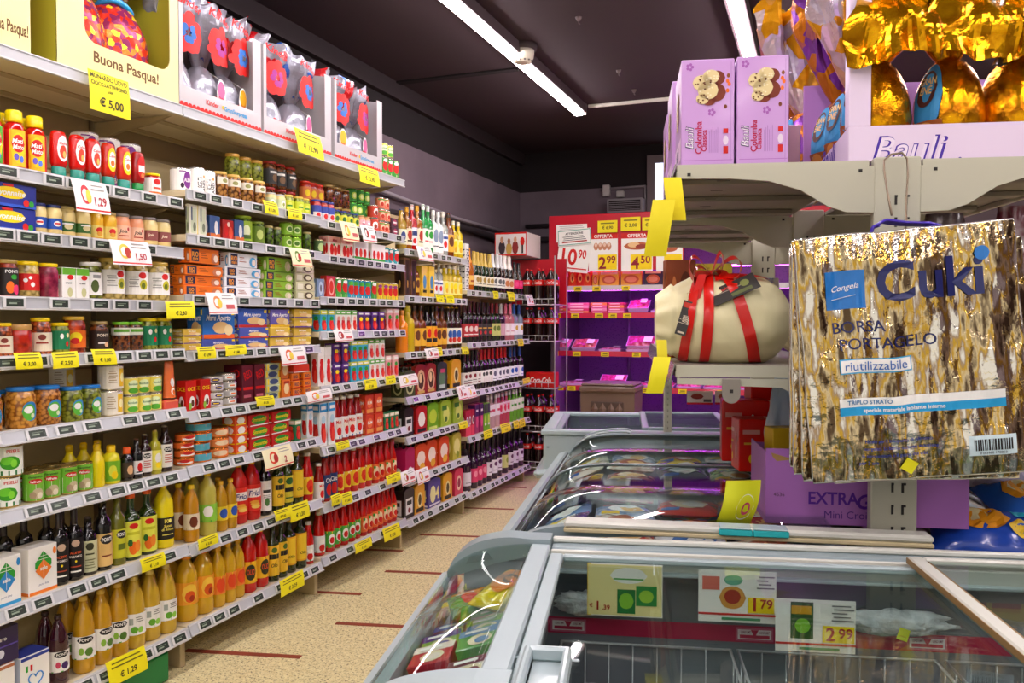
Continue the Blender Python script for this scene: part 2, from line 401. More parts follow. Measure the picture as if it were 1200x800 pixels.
ROSE = mat('#d87a88', .06, trans=.4, coat=.6); COLA = mat('#1c0806', .06, coat=.8); ORANGEL = mat('#f08a10', .1, coat=.7); LIMON = mat('#e8c818', .08, trans=.3, coat=.6)
AMARO = mat('#7c3a08', .06, trans=.2, coat=.8); PLUM = mat('#2c0a2c', .06, coat=.8)

def deco(mb, W, U, V, items, k0=1):
    """items in units of half width U and height V"""
    for i, it in enumerate(items):
        t = it[0]; k = k0+i*.6
        if t == 'r': mb.rect(W, it[1]*U, it[2]*V, it[3]*U, it[4]*V, it[5], k, 6 if abs(it[3]-it[1]) > .5 else 2)
        elif t == 'e': mb.ell(W, it[1]*U, it[2]*V, it[3]*U, it[4]*V, it[5], k, 8)
        elif t == 't': mb.text(W, it[1], it[2]*U, it[3]*V, it[4]*V, it[5], k, maxw=(it[6] if len(it) > 6 else 1.7)*U, shear=(it[7] if len(it) > 7 else 0), rot=(it[8] if len(it) > 8 else 0))
def lines(u0, u1, v0, v1, n, col):
    return [('r', u0+.05*(i % 2), v0+(v1-v0)*(i+.2)/n, u1-.08*((i*7) % 3), v0+(v1-v0)*(i+.55)/n, col) for i in range(n)]

def cyl_label(e, r, z0, z1, col, items, full=.5, name='label', n=20):
    """paper label wrapped round; full = half angle in turns"""
    m = MB(); W = cyl(r+.0004, z0); U = 2*PI*r*full
    m.strip(W, -U, U, lambda u: 0, lambda u: z1-z0, col if not isinstance(col, str) else paper(col), 0.5, n)
    deco(m, W, r*.95, z1-z0, items)
    return m.build(name, e)
def make_jar(e, k, r, h, cont, lid, lab, items, lz=(.12, .70), full=.3, lidh=.09, square=False, neck=.86):
    m = MB(); H = h*(1-lidh)
    m.lathe([(r*.90, 0), (r, h*.03), (r, H*.80), (r*.97, H*.88), (r*neck, H*.95), (r*neck, H)], content(cont) if isinstance(cont, str) else cont, 20)
    m.build('jar_body', e)
    m = MB().lathe([(r*(neck+.04), H-h*.012), (r*(neck+.06), H), (r*(neck+.06), h-.003), (r*(neck+.02), h)], gloss(lid), 20); m.build('lid', e)
    if lab: cyl_label(e, r, h*lz[0], h*lz[1], lab, items, full)
def make_can(e, k, r, h, lab, items, full=.5, stack=1, lidc='#c9a95c'):
    m = MB()
    METAL = mat(lidc, .25, .8)
    m.lathe([(r*.97, 0), (r, .003), (r, h-.003), (r*.97, h), (r*.93, h-.004), (0, h-.004)], METAL, 20)
    m.build('tin', e); cyl_label(e, r, .006, h-.006, lab, items, full)
PROF = {
    'pet':   [(.86, 0), (1, .03), (1, .18), (.95, .22), (1, .26), (1, .50), (.95, .54), (.97, .60), (.90, .72), (.66, .82), (.36, .89), (.31, .91), (.31, .945)],
    'cone':  [(.86, 0), (1, .03), (1, .20), (.93, .23), (1, .27), (1, .48), (.94, .52), (.98, .58), (.80, .74), (.50, .86), (.34, .91), (.32, .945)],
    'wine':  [(.95, 0), (1, .02), (1, .56), (.92, .63), (.60, .68), (.40, .72), (.36, .80), (.36, .985), (.38, .99)],
    'bubbly': [(.95, 0), (1, .02), (1, .45), (.94, .55), (.72, .65), (.48, .74), (.38, .82), (.36, .985)],
    'pass':  [(.92, 0), (1, .02), (1, .52), (.90, .62), (.62, .74), (.50, .82), (.50, .93)],
    'tall':  [(.95, 0), (1, .02), (1, .62), (.85, .68), (.45, .73), (.36, .76), (.36, .98)],
    'flask': [(.95, 0), (1, .02), (1, .60), (.94, .68), (.5, .76), (.42, .80), (.42, .97)],
    'squeeze': [(.92, 0), (1, .03), (.96, .35), (1, .60), (.88, .74), (.55, .80), (.50, .82)],
    'beer':  [(.95, 0), (1, .02), (1, .58), (.8, .68), (.46, .78), (.42, .96)],
    'cola':  [(.8, 0), (.92, .02), (1, .08), (.94, .22), (.9, .32), (.96, .42), (1, .52), (.96, .68), (.72, .82), (.36, .90), (.30, .915), (.30, .95)],
}
def prof(name, r, h): return [(a*r, b*h) for a, b in PROF[name]]
def make_bottle(e, k, r, h, shape, body, cap, capz, lab, items, lz=(.24, .52), full=.3, capr=None, neck=None, sq=1., name='bottle_body', band=None):
    m = MB(); m.lathe(prof(shape, r, h), body, 20, sy=sq); m.build(name, e)
    cr = (capr or .36)*r
    m = MB().lathe([(cr, capz*h), (cr*1.04, capz*h+.002), (cr*1.0, h-.003), (cr*.85, h)], gloss(cap) if isinstance(cap, str) else cap, 14); m.build('cap', e)
    if neck:  # coloured foil or neck label
        m = MB().lathe([(a*r*1.03+.0004, b*h) for a, b in PROF[shape] if neck[0] <= b <= neck[1]], gloss(neck[2]), 16, cap=False); m.build('neck_foil', e)
    if lab:
        if sq == 1.: cyl_label(e, r*1.0+.0006, h*lz[0], h*lz[1], lab, items, full)
        else:
            m = MB(); W0 = cyl(r+.0008, h*lz[0]); W = lambda u, v, k: (W0(u, v, k)[0], W0(u, v, k)[1]*sq, W0(u, v, k)[2])
            U = 2*PI*r*full; m.strip(W, -U, U, lambda u: 0, lambda u: h*(lz[1]-lz[0]), paper(lab), .5, 16); deco(m, W, r*.95, h*(lz[1]-lz[0]), items); m.build('label', e)
def make_box(e, k, w, d, h, col, items, side=None, top=None, items_side=None):
    m = MB(); m.cbox(-w/2, -d/2, 0, w/2, d/2, h, mat(col, .4, coat=.2), .002)
    if top: m.rect(top_plane(h), -w/2+.002, -d/2+.002, w/2-.002, d/2-.002, paper(top), 1)
    m.build('carton', e)
    m = MB(); W = flat(-d/2); deco(m, W, w/2*.97, h*.98, items)
    sd = items_side if items_side is not None else items
    Ws = lambda u, v, k: (-w/2-.0006*k, -u, v)       # the end that the camera sees
    deco(m, Ws, d/2*.96, h*.98, sd)
    m.build('printed_panel', e)
def make_pack(e, k, w, d, h, col, items, caps, capcol, glassm=None, n=3):
    """carrier of bottles: card body with an arched top and bottle necks behind it"""
    m = MB(); pts = [(-w/2, 0), (w/2, 0), (w/2, h*.78)]+[(w/2*math.cos(t), h*.78+h*.12*math.sin(t)) for t in [PI*i/8 for i in range(1, 8)]]+[(-w/2, h*.78)]
    m.prism(pts, -d/2, d/2, mat(col, .4, coat=.2), 'y'); m.build('carrier', e)
    m = MB(); W = flat(-d/2); deco(m, W, w/2*.95, h*.8, items); 
    Ws = lambda u, v, k: (-w/2-.0006*k, -u, v); deco(m, Ws, d/2*.95, h*.76, items)
    m.build('printed_panel', e)
    for i in range(n):
        x = -w/2+w*(i+.5)/n
        for y in (-d*.25, d*.25):
            m = MB().lathe([(.012, h*.6), (.0125, h-.012)], glassm or DARKG, 10, (x, y, 0)); m.lathe([(.0135, h-.012), (.0135, h-.001), (.011, h)], gloss(capcol), 10, (x, y, 0)); m.build('bottle_neck', e)

R, W_, Y_, G_, K_, B_, O_, P_ = '#d0140c', '#f6f4ee', '#f8d800', '#2a9a2e', '#141210', '#1c4aa8', '#f07010', '#6a2a90'
def L(n=4, c='#6a6a6a', a=-.7, b=.7, v0=.08, v1=.3): return lines(a, b, v0, v1, n, c)
KIND = {}   # name -> (object name, category, maker, width, depth, height)
def K(key, name, cat, fn, w, d, h, *a, **kw): KIND[key] = (name, cat, fn, w, d, h, a, kw)
def J(key, name, r, h, *a, cat='jar', **kw): K(key, name, cat, lambda e, k, *x, **y: make_jar(e, k, r, h, *x, **y), 2*r, 2*r, h, *a, **kw)
def BT(key, name, r, h, *a, cat='bottle', sq=1., **kw): K(key, name, cat, lambda e, k, *x, **y: make_bottle(e, k, r, h, *x, sq=sq, **y), 2*r, 2*r*sq, h, *a, **kw)
def CN(key, name, r, h, *a, **kw): K(key, name, 'can', lambda e, k, *x, **y: make_can(e, k, r, h, *x, **y), 2*r, 2*r, h, *a, **kw)
def BX(key, name, w, d, h, *a, cat='box', **kw): K(key, name, cat, lambda e, k, *x, **y: make_box(e, k, w, d, h, *x, **y), w, d, h, *a, **kw)
def PK(key, name, w, d, h, *a, **kw): K(key, name, 'drinks pack', lambda e, k, *x, **y: make_pack(e, k, w, d, h, *x, **y), w, d, h, *a, **kw)

MM = [('e', 0, .5, .7, .42, Y_), ('e', 0, .62, .62, .24, R), ('t', 'Mati', -.05, .69, .13, W_, 1.0, .2), ('t', 'Mato', 0, .53, .13, W_, 1.0, .2), ('e', -.2, .26, .22, .09, '#6a5ac8'), ('e', .25, .2, .2, .09, '#5078e0')]
BT('ketchup_y', 'ketchup_bottle', .032, .185, 'squeeze', REDG, Y_, .80, R, [('r', -.8, 0, .8, 1, '#f2c010')]+MM, lz=(.05, .66), full=.25, capr=.74)
BT('ketchup_g', 'ketchup_bottle', .032, .185, 'squeeze', REDG, '#1ca83a', .80, R, [('r', -.8, 0, .8, 1, '#4cb030')]+MM, lz=(.05, .66), full=.25, capr=.74)
def make_squeeze(e, k, r, h, body, cap, lab, items):
    m = MB(); m.lathe([(r*.8, h*.24), (r*.98, h*.32), (r, h*.6), (r*.92, h*.9), (r*.8, h*.97), (r*.5, h)], gloss(body), 20, sy=.75); m.build('bottle_body', e)
    m = MB().lathe([(r*.78, 0), (r*.84, .004), (r*.84, h*.22), (r*.78, h*.235)], gloss(cap), 20, sy=.75); m.build('cap', e)
    m = MB(); W0 = cyl(r+.0015, 0); W = lambda u, v, k: (W0(u, v, k)[0], W0(u, v, k)[1]*.75, v)
    m.ell(W, 0, h*.62, r*.72, h*.27, paper(lab), .5, 10); deco(m, W, r, h, items, 1.2); m.build('label', e)
def SQ(key, r, h, *a): K(key, 'squeeze_bottle', 'bottle', lambda e, k, *x: make_squeeze(e, k, r, h, *x), 2*r, 1.5*r, h, *a)
SQ('sq_red', .029, .155, '#d4140c', '#1f8f7c', W_, [('e', 0, .55, .45, .14, '#d84020'), ('t', 'Calve', 0, .73, .06, R, 1.0, .2), ('e', .1, .5, .2, .07, '#f0c060')])
SQ('sq_org', .028, .155, '#d4280c', '#1f8f7c', Y_, [('e', 0, .62, .5, .18, W_), ('t', 'Calve', 0, .7, .06, R, 1.0, .2), ('e', 0, .54, .3, .07, O_)])
SQ('sq_dark', .028, .15, '#a00c0c', '#148a3c', R, [('r', -.5, .5, .5, .66, W_), ('e', .1, .42, .3, .06, '#e08040')])
J('jar_white', 'sauce_jar', .031, .085, 'tomato', Y_, W_, [('e', 0, .75, .5, .18, R), ('r', -.5, .3, .6, .42, '#e05030'), ('r', -1, .02, 1, .12, O_)], full=.5, lz=(.1, .8))
CN('can_alba', 'milk_drink_tin', .045, .105, W_, [('e', .1, .5, .5, .42, '#7a2a8a'), ('t', 'ALBA', .1, .5, .2, W_, .8), ('e', -.5, .22, .2, .13, '#2a1030'), ('r', -.8, .88, -.1, .93, '#7a2a8a')], lidc='#dcdce0')
CN('can_scelta', 'mushroom_can', .030, .105, W_, [('t', 'SCELTA', -.2, .45, .22, '#101010', 1.6, 0, PI/2), ('t', 'AND', .5, .3, .16, '#101010', 1.6, 0, PI/2), ('e', .45, .7, .18, .06, '#e0a020')], lidc='#dcdce0')
BX('mayo_box', 'mayonnaise_box', .19, .11, .075, '#1a2a90', [('r', -1, .0, 1, .12, '#2c58c8'), ('e', .0, .60, .62, .26, Y_), ('t', 'Mayonnaise', -.1, .56, .34, W_, 1.5, .25), ('e', -.82, .45, .16, .2, '#f8c030'), ('e', .60, .22, .12, .16, R), ('e', .80, .2, .1, .14, G_), ('r', -.3, .86, .1, .96, R)])
J('jar_mayo', 'mayonnaise_jar', .029, .115, 'mayo', '#1c2c6c', '#1e50b0', [('e', 0, .5, .5, .25, W_), ('r', -.4, .44, .4, .6, R)], lz=(.2, .55), full=.4)
J('jar_mayo2', 'mayonnaise_jar', .032, .115, 'mayo', '#c8b06c', '#3c6c28', [('e', 0, .5, .5, .3, '#e8d8a0'), ('r', -.7, .7, .7, .85, W_)], lz=(.18, .5), full=.4)
J('jar_must', 'mustard_jar', .030, .115, 'mustard', '#b8a060', '#e8d070', [('e', 0, .6, .5, .24, R), ('e', 0, .3, .4, .2, '#e0a030')], lz=(.1, .5), full=.35)
J('jar_pinks', 'sauce_jar', .031, .105, 'pink', '#8a8078', '#e8b898', [('t', 'Joia', -.1, .55, .35, '#302020', 1.2, .2), ('r', -.6, .2, .6, .28, '#a83020'), ('e', .5, .75, .15, .13, '#b02020')], lz=(.14, .6), full=.3)
J('jar_creams', 'sauce_jar', .031, .108, 'mayo', '#8a8078', '#8c4a44', [('t', 'Joia', 0, .5, .35, '#f0e0c0', 1.2, .2)], lz=(.2, .55), full=.3)
J('jar_ponti', 'pickled_onion_jar', .036, .135, 'pepper', '#b89c50', '#231a18', [('t', 'PONTI', .0, .86, .12, W_, 1.5), ('e', .2, .66, .35, .09, G_), ('e', -.2, .28, .4, .22, O_), ('e', .4, .2, .35, .18, '#e8306c')], lz=(.06, .78), full=.3)
J('jar_redlab', 'antipasto_jar', .040, .13, 'arti', Y_, R, [('e', -.2, .6, .2, .12, W_), ('e', .4, .35, .2, .14, W_), ('e', .2, .75, .15, .1, W_)], lz=(.2, .66), full=.5)
J('jar_beet', 'beetroot_jar', .034, .125, 'beet', Y_, None, [])
BX('box_white', 'flour_box', .060, .05, .12, W_, [('r', -1, .78, 1, 1, '#6cb82c'), ('e', .2, .7, .5, .08, R), ('t', 'cremi', -.1, .52, .07, '#303030', 1.4), ('e', .1, .22, .4, .16, '#c8c890')])
J('jar_cetriol', 'gherkin_jar', .040, .14, 'pickle', W_, W_, [('e', .2, .4, .4, .28, '#4a5a20'), ('r', -.9, .1, -.7, .9, '#303030'), ('r', .0, .75, .8, .9, '#909090')], lz=(.12, .72), full=.35)
J('jar_arti', 'artichoke_jar', .044, .15, 'arti', '#c8a848', W_, [('e', .35, .82, .38, .14, R), ('e', .45, .42, .4, .22, '#c8c020'), ('e', .4, .38, .2, .13, '#607010')]+L(5, '#909088', -.8, .0, .3, .8), lz=(.16, .72), full=.42)
J('jar_cloth', 'chutney_jar', .046, .115, 'tomato', '#c89c58', None, [], lidh=.18, neck=.92)
J('jar_cream', 'spread_jar', .032, .12, 'bean', Y_, '#e8dcc0', [('e', 0, .75, .4, .15, '#803020'), ('r', -.6, .4, .6, .5, '#a03828')], lz=(.1, .6), full=.4)
J('jar_greens', 'pickle_jar', .035, .12, 'olive', Y_, '#0f7a4a', [('e', -.3, .7, .2, .14, W_), ('e', .3, .3, .2, .14, R), ('e', .4, .75, .2, .12, '#f0e0a0')], lz=(.15, .75), full=.5)
J('jar_apric', 'peach_jar', .037, .125, 'pepper', '#e8c040', '#e86a10', [('e', .1, .6, .6, .3, Y_), ('e', 0, .4, .4, .18, R)], lz=(.15, .62), full=.3)
J('jar_pontid', 'antipasto_jar', .036, .125, 'dark', '#a08850', '#2c1c14', [('t', 'PONTI', 0, .75, .16, '#e8d8c0', 1.5), ('r', -.6, .3, .6, .36, W_), ('e', .4, .25, .3, .14, '#e0b080')], lz=(.1, .7), full=.3)
J('jar_glid', 'mushroom_jar', .032, .11, 'dark', '#74c02c', '#e0e0d0', [('r', -1, .4, 1, .8, '#58a020')], lz=(.55, .8), full=.5)
J('jar_chick', 'chickpea_jar', .048, .135, 'chick', '#1c80d8', None, [])
J('jar_lupin', 'lupin_jar', .046, .135, 'lupin', '#1c80d8', None, [])
J('jar_bean2', 'olive_jar', .045, .135, 'olive', '#1c80d8', None, [])
for kk in ('jar_chick', 'jar_lupin', 'jar_bean2'):
    nm, ct, fn0, w_, d_, h_, a_, k_ = KIND[kk]
    def fn(e, k, *x, fn0=fn0, r=w_/2, **y):
        fn0(e, k, *x, **y); m = MB(); W = cyl(r+.0005, 0)
        m.ell(W, r*.35, .055, r*.62, .032, paper('#2c8ad0'), .5, 10); m.ell(W, r*.25, .052, r*.5, .027, paper('#5cb83a'), 1, 10); m.ell(W, r*.2, .06, r*.34, .012, paper(W_), 1.6, 8); m.ell(W, r*.5, .04, r*.16, .008, paper('#e8f0c0'), 1.8, 8); m.build('label', e)
    KIND[kk] = (nm, ct, fn, w_, d_, h_, a_, k_)
CN('can_bamb', 'large_food_can', .043, .095, '#f2ead8', [('r', .15, .1, .8, .9, '#f0c020'), ('e', .5, .5, .25, .2, '#f8f0b0')]+L(6, '#b09870', -.8, -.05, .25, .85), lidc='#e0d8c8')
CN('can_corn', 'sweetcorn_can', .030, .075, '#7cc83c', [('e', 0, .6, .8, .3, W_), ('t', 'Bonduelle', 0, .66, .14, '#1c7a3c', 1.4), ('e', 0, .22, .8, .2, Y_), ('e', -.6, .85, .3, .1, '#80d8c0')], lidc='#d8d4c0')
CN('can_cornY', 'sweetcorn_can', .030, .075, '#f0e060', [('e', 0, .6, .8, .28, '#e8f4c0'), ('t', 'Bonduelle', 0, .62, .14, '#1c7a3c', 1.4), ('e', 0, .2, .8, .18, '#58b030')], lidc='#d8d4c0')
K('tube_rond', 'sauce_pouch', 'pouch', lambda e, k: make_pouch(e), .055, .04, .14)
def make_pouch(e):
    m = MB(); 
    def f(u, v):
        a = 2*PI*u; ry = .019*(1-v)**.5+.002; rx = .026-.004*v; return (rx*math.cos(a), ry*math.sin(a), v*.14)
    m.grid(f, 16, 8, gloss('#f0783c'), closeu=True); m.add([f(i/16, 0) for i in range(16)], [tuple(range(16))[::-1]], gloss('#f0783c')); m.build('pouch_body', e)
    m = MB(); W = lambda u, v, k: (u, -(.019*(1-v/.14)**.5+.002)*math.sqrt(max(0, 1-(u/.027)**2))-.0012*k, v)
    deco(m, W, .02, .14, [('e', 0, .42, .5, .12, W_), ('e', 0, .18, .5, .1, '#fff0d8'), ('e', .1, .16, .3, .06, O_)]); m.build('printed_panel', e)
BX('box_org', 'cracker_box', .085, .06, .04, '#e8604c', [('r', -.9, .8, .9, .9, '#f8a060')])
BX('box_cocc', 'coconut_milk_carton', .058, .05, .12, '#d01810', [('t', 'OCE', 0, .74, .13, Y_, 1.7), ('e', .1, .30, .55, .20, W_), ('e', .2, .26, .3, .12, '#603018'), ('e', -.3, .16, .3, .12, '#90c040')])
CN('tub_stack', 'tuna_tin', .045, .035, '#dcd8d8', [('e', 0, .5, .5, .35, '#3c2a6c'), ('r', -.3, .4, .3, .6, Y_)], lidc='#d8d0c0')
CN('tin_silver', 'tuna_tin', .042, .035, '#b8b4b0', [('r', -.5, .2, .5, .8, W_), ('r', -.3, .35, .3, .6, O_)], lidc='#c8c0b0')
BX('box_wineR', 'chocolate_box', .068, .10, .165, '#5c1020', [('t', 'RED', -.0, .76, .22, R, 1.5, 0, .35), ('r', -.9, .35, .9, .43, R), ('r', -.8, .15, .6, .22, '#c06070')])
BX('box_sgom', 'mackerel_box', .10, .06, .032, '#c8d0a8', [('e', 0, .5, .7, .4, '#384870'), ('r', -.98, .05, -.75, .95, Y_), ('r', .8, .05, .98, .95, Y_)])
BX('box_amer', 'stock_cube_box', .13, .06, .038, '#e03c14', [('r', -.95, .05, .95, .15, W_)])
BX('box_oran', 'tuna_carton', .06, .06, .035, '#f08020', [('t', 'RIO', 0, .55, .45, '#182860', 1.2), ('r', -.9, .05, .9, .18, R)])
def rio(key, w, h, col, pic, txt2=None):
    BX(key, 'tuna_carton', w, .08, h, col, [('r', -.92, .12, -.42, .92, '#16224a'), ('t', 'RIO', -.67, .60, .36, '#f8a018', .42), ('t', 'mare', -.67, .28, .18, '#f8a018', .36)]+L(3, '#a04810', -.3, .2, .35, .8)+[('e', .68, .42, .26, .38, pic), ('e', .75, .4, .15, .25, '#f4e0d0')])
rio('rio_o', .232, .042, '#f07818', '#c87850'); rio('rio_oL', .232, .082, '#f07818', '#c87850')
rio('rio_w', .235, .042, '#eef0f2', '#58a8d8'); rio('rio_wL', .235, .075, '#eef0f2', '#58a8d8'); rio('rio_g', .21, .040, '#8ab830', '#d8d8a0'); rio('rio_gL', .21, .075, '#8ab830', '#d8d8a0')
BX('card_grey', 'tuna_carton', .155, .08, .042, '#c8c49a', [('e', .3, .5, .5, .4, '#584830'), ('e', .35, .5, .3, .25, '#e8e0c0'), ('r', -.9, .2, -.3, .8, '#e8e4cc')])
def marc(key, w, h, col, c2): BX(key, 'tuna_carton', w, .09, h, col, [('r', -1, 0, 1, .14, c2), ('t', 'Mare Aperto', -.05, .66, .26, W_, 1.6, .25), ('e', .1, .36, .55, .2, '#e8c080'), ('e', .6, .28, .3, .18, '#f0d8a0'), ('r', .78, .78, .97, .95, Y_)])
marc('marc_b', .20, .085, '#3a60b8', '#c83020'); marc('marc_c', .15, .085, '#6a60b0', '#e8b820'); marc('marc_big', .21, .14, '#2870c0', '#e86010'); marc('marc_s', .20, .045, '#4858a8', '#d84018'); marc('marc_y', .15, .045, '#d8b440', '#604090')
CN('can_peas', 'pea_can', .044, .105, '#f2f6ee', [('r', -1.6, .0, 1.6, .16, '#1c7a34'), ('e', .1, .44, .8, .24, '#3aa018'), ('e', -.1, .52, .5, .15, '#6ccc28'), ('e', .35, .42, .25, .14, '#86dc38'), ('t', 'PISELLI', .35, .86, .12, R, 1.2)], lidc='#c8b070')
CN('can_green', 'mushroom_can', .033, .105, '#74bc30', [('r', -3, 0, 3, .62, '#f0ece0'), ('e', 0, .72, .75, .10, '#c81c10'), ('t', 'Valfrutta', 0, .71, .09, W_, 1.1, .2), ('t', 'champignon', 0, .88, .10, '#1c3a10', 1.6, .2), ('e', .2, .26, .6, .2, '#c8b890'), ('e', -.3, .2, .35, .14, '#a89070'), ('e', .4, .18, .3, .12, '#e8dcc0')], lidc='#b8a060')
def lemon(e, k, r, h):
    m = MB(); m.lathe([(r*.8, 0), (r, h*.04), (r, h*.55), (r*.9, h*.65), (r*.45, h*.78), (r*.42, h*.84)], gloss('#f4dc10'), 18); m.build('bottle_body', e)
    MB().lathe([(r*.5, h*.84), (r*.5, h*.97), (r*.3, h)], gloss('#f0c810'), 14).build('cap', e)
K('lemon_y', 'lemon_juice_bottle', 'bottle', lambda e, k: lemon(e, k, .025, .15), .05, .05, .15)
BT('lemon_g', 'lemon_juice_bottle', .030, .135, 'squeeze', gloss('#e8e020'), '#f0c810', .80, '#78b820', [('e', 0, .5, .5, .3, '#d8e040'), ('e', .2, .3, .4, .2, Y_)], lz=(.08, .6), full=.3, capr=.5)
BT('soy', 'soy_sauce_bottle', .024, .165, 'flask', DARKG, '#8a5a40', .84, '#e8e4e0', [('e', 0, .5, .5, .35, R), ('r', -.7, .1, .7, .2, K_)], lz=(.12, .45))
BT('balsam', 'balsamic_vinegar_bottle', .027, .175, 'flask', mat('#2a1210', .08, trans=.2, coat=.8), '#8a8478', .84, '#f0ece4', [('e', 0, .78, .7, .13, K_), ('t', 'PONTI', 0, .78, .12, W_, 1.1)]+L(4, '#c04020', -.6, .6, .2, .6), lz=(.10, .60))
BT('ylemon', 'lemon_dressing_bottle', .024, .175, 'flask', mat('#c8c030', .1, trans=.3, coat=.7), '#c8a860', .84, '#e8e060', [('e', 0, .6, .6, .25, W_), ('e', 0, .25, .5, .15, Y_)], lz=(.10, .55))
BT('orangecap', 'sauce_bottle', .025, .14, 'flask', DARKG, '#e85a20', .80, '#403020', [('e', 0, .5, .6, .3, '#e0b080')], lz=(.10, .55), capr=.6)
CN('tuna_o', 'tuna_tin', .044, .036, '#e86820', [('r', -.9, .1, .9, .45, W_), ('e', -.1, .6, .6, .3, '#c82018')], lidc='#e08030')
CN('tuna_b', 'tuna_tin', .044, .036, '#5ab0c0', [('r', -3, .6, 3, 1, '#e87030')], lidc='#e08030')
CN('tuna_L', 'tuna_tin', .050, .045, '#f08038', [('e', 0, .5, .8, .35, '#f8d8b0')], lidc='#e89040')
BX('tuna_box', 'tuna_carton', .075, .07, .04, '#e85820', [('e', 0, .5, .7, .4, W_), ('r', -.9, .04, .9, .16, Y_)])
BX('meat_box', 'canned_meat_carton', .14, .07, .052, '#c81c14', [('e', 0, .52, .8, .38, G_), ('t', 'Simmenthal', 0, .55, .34, Y_, 1.45, .2), ('r', -.9, .03, .9, .13, W_)])
J('jar_sm', 'pesto_jar', .030, .08, 'green', '#c8b060', '#b8a060', [('e', 0, .5, .5, .3, W_), ('r', -.5, .3, .5, .4, G_)], lz=(.15, .7), full=.4)
def sale(key, c):
    def fn(e, k):
        make_box(e, k, .105, .075, .15, W_, [('r', -1, 0, 1, .07, c if c != '#2c88c8' else '#38a0d8'), ('e', .82, .86, .13, .08, c)], items_side=[('r', -1, 0, 1, .07, c)])
        m = MB(); W = flat(-.0375)
        def poly(pts, col, k_): m.add([W(x, y, k_) for x, y in pts], [tuple(range(len(pts)))], paper(col))
        poly([(-.03, .085), (0, .05), (.03, .085), (.03, .1), (0, .135), (-.03, .1)], G_, 2); poly([(-.03, .075), (0, .042), (.03, .075), (0, .108)], c, 3)
        m.rect(W, -.031, .108, .031, .1095, W_, 4); m.rect(W, -.031, .118, .031, .1195, W_, 4); m.rect(W, -.0006, .05, .0006, .135, W_, 4)
        m.text(W, 'sale', 0, .08, .013, W_, 5); m.text(W, 'puro fine', 0, .028, .009, '#305080', 3, maxw=.06, shear=.3, bold=False)
        m.build('emblem', e)
    K(key, 'salt_box', 'box', fn, .105, .075, .15)
sale('sale_b', '#2c88c8'); sale('sale_o', '#f08028')
BX('coffee_box', 'coffee_box', .13, .09, .12, '#2a1848', [('e', 0, .3, .2, .12, '#d8d8e8'), ('t', 'ACETO', 0, .7, .08, W_, 1.2), ('r', -1, .48, 1, .52, '#5a48a0')])
def heartbox(key, top, side):
    def fn(e, k):
        make_box(e, k, .105, .08, .15, W_, [('r', -1, .93, 1, 1, top)], top=top, items_side=[('r', -1, 0, 1, 1, side)])
        m = MB(); W = flat(-.04)
        m.rect(W, -.035, .098, -.027, .118, G_, 2); m.rect(W, -.019, .098, -.011, .118, R, 2)
        pts = [(.0+.026*math.sin(t)**3, .066+.0017*(13*math.cos(t)-5*math.cos(2*t)-2*math.cos(3*t)-math.cos(4*t))) for t in [2*PI*i/28 for i in range(28)]]
        m.tube([W(a, b, 2) for a, b in pts], .0022, paper('#3888d0'), 6, closed=True)
        m.text(W, 'Casa mia', 0, .028, .012, '#2858a8', 2, maxw=.07, shear=.3, bold=False); m.build('emblem', e)
    K(key, 'sugar_box', 'box', fn, .105, .08, .15)
heartbox('heart_b', '#2c3c98', '#c8d0e0'); heartbox('heart_o', '#b87048', '#b87048')
J('jar_olv', 'olive_jar', .034, .115, 'olive', '#d8a848', None, [], lidh=.12)
J('jar_olv2', 'pepper_jar', .034, .115, 'mush', '#d8b058', '#e0dcc8', [('e', 0, .5, .4, .3, '#909050')], lz=(.55, .8), full=.16)
J('jar_dk', 'tomato_sauce_jar', .036, .12, 'dark', '#b02820', '#303030', [('r', -.6, .7, .6, .85, W_), ('e', .2, .4, .5, .25, '#806040')], full=.4)
J('jar_dk2', 'tomato_sauce_jar', .033, .115, 'tomato', '#28306c', '#801c20', [('r', -.6, .5, .6, .7, '#c8a0a0'), ('e', 0, .3, .4, .2, Y_)], full=.4)
J('jar_wt', 'pate_jar', .026, .075, 'mayo', '#c8c8b8', '#c8d4a8', [('e', 0, .5, .5, .3, W_), ('e', 0, .45, .3, .2, '#90a040')], full=.4)
J('jar_yg', 'pesto_jar', .027, .085, 'olive', '#e0c040', '#c8d428', [('e', 0, .5, .5, .3, '#e8e060'), ('r', -.5, .4, .5, .55, G_)], full=.4)
J('jar_bl', 'pasta_sauce_jar', .026, .105, 'tomato', '#26327c', '#3c4ca0', [('r', -1, 0, 1, .5, '#e8e0e0'), ('e', .1, .25, .5, .2, R)], full=.5, lz=(.1, .72))
J('jar_org', 'pasta_sauce_jar', .030, .10, 'tomato', '#d83018', '#e08040', [('e', 0, .5, .5, .3, Y_)], full=.4)
J('jar_pk', 'pasta_sauce_jar', .024, .075, 'pink', '#c89858', '#e8b0b8', [('e', 0, .5, .5, .3, W_), ('r', -.5, .4, .5, .55, '#b02060')], full=.4)
J('jar_bd', 'pesto_jar', .024, .075, 'green', '#26327c', '#d8d840', [('e', 0, .5, .5, .3, '#2c6a28')], full=.4)
J('jar_bs', 'bean_jar', .034, .105, 'dark', '#b89850', None, [])
CN('can_gr', 'vegetable_can', .030, .075, '#2c8c2c', [('e', 0, .5, .7, .3, '#b8d848'), ('e', 0, .5, .4, .2, '#e8f0a0')], lidc='#58a840')
CN('can_pk', 'bean_can', .029, .075, '#e07858', [('e', 0, .5, .7, .3, '#f8c8a8'), ('e', 0, .4, .5, .2, '#c03018'), ('r', -1, .8, 1, .92, '#60a848')], lidc='#c8c8b8')
CN('can_rd', 'bean_can', .029, .075, '#d04028', [('e', 0, .5, .7, .3, W_), ('e', 0, .4, .4, .2, '#903018')], lidc='#c8c8b8')
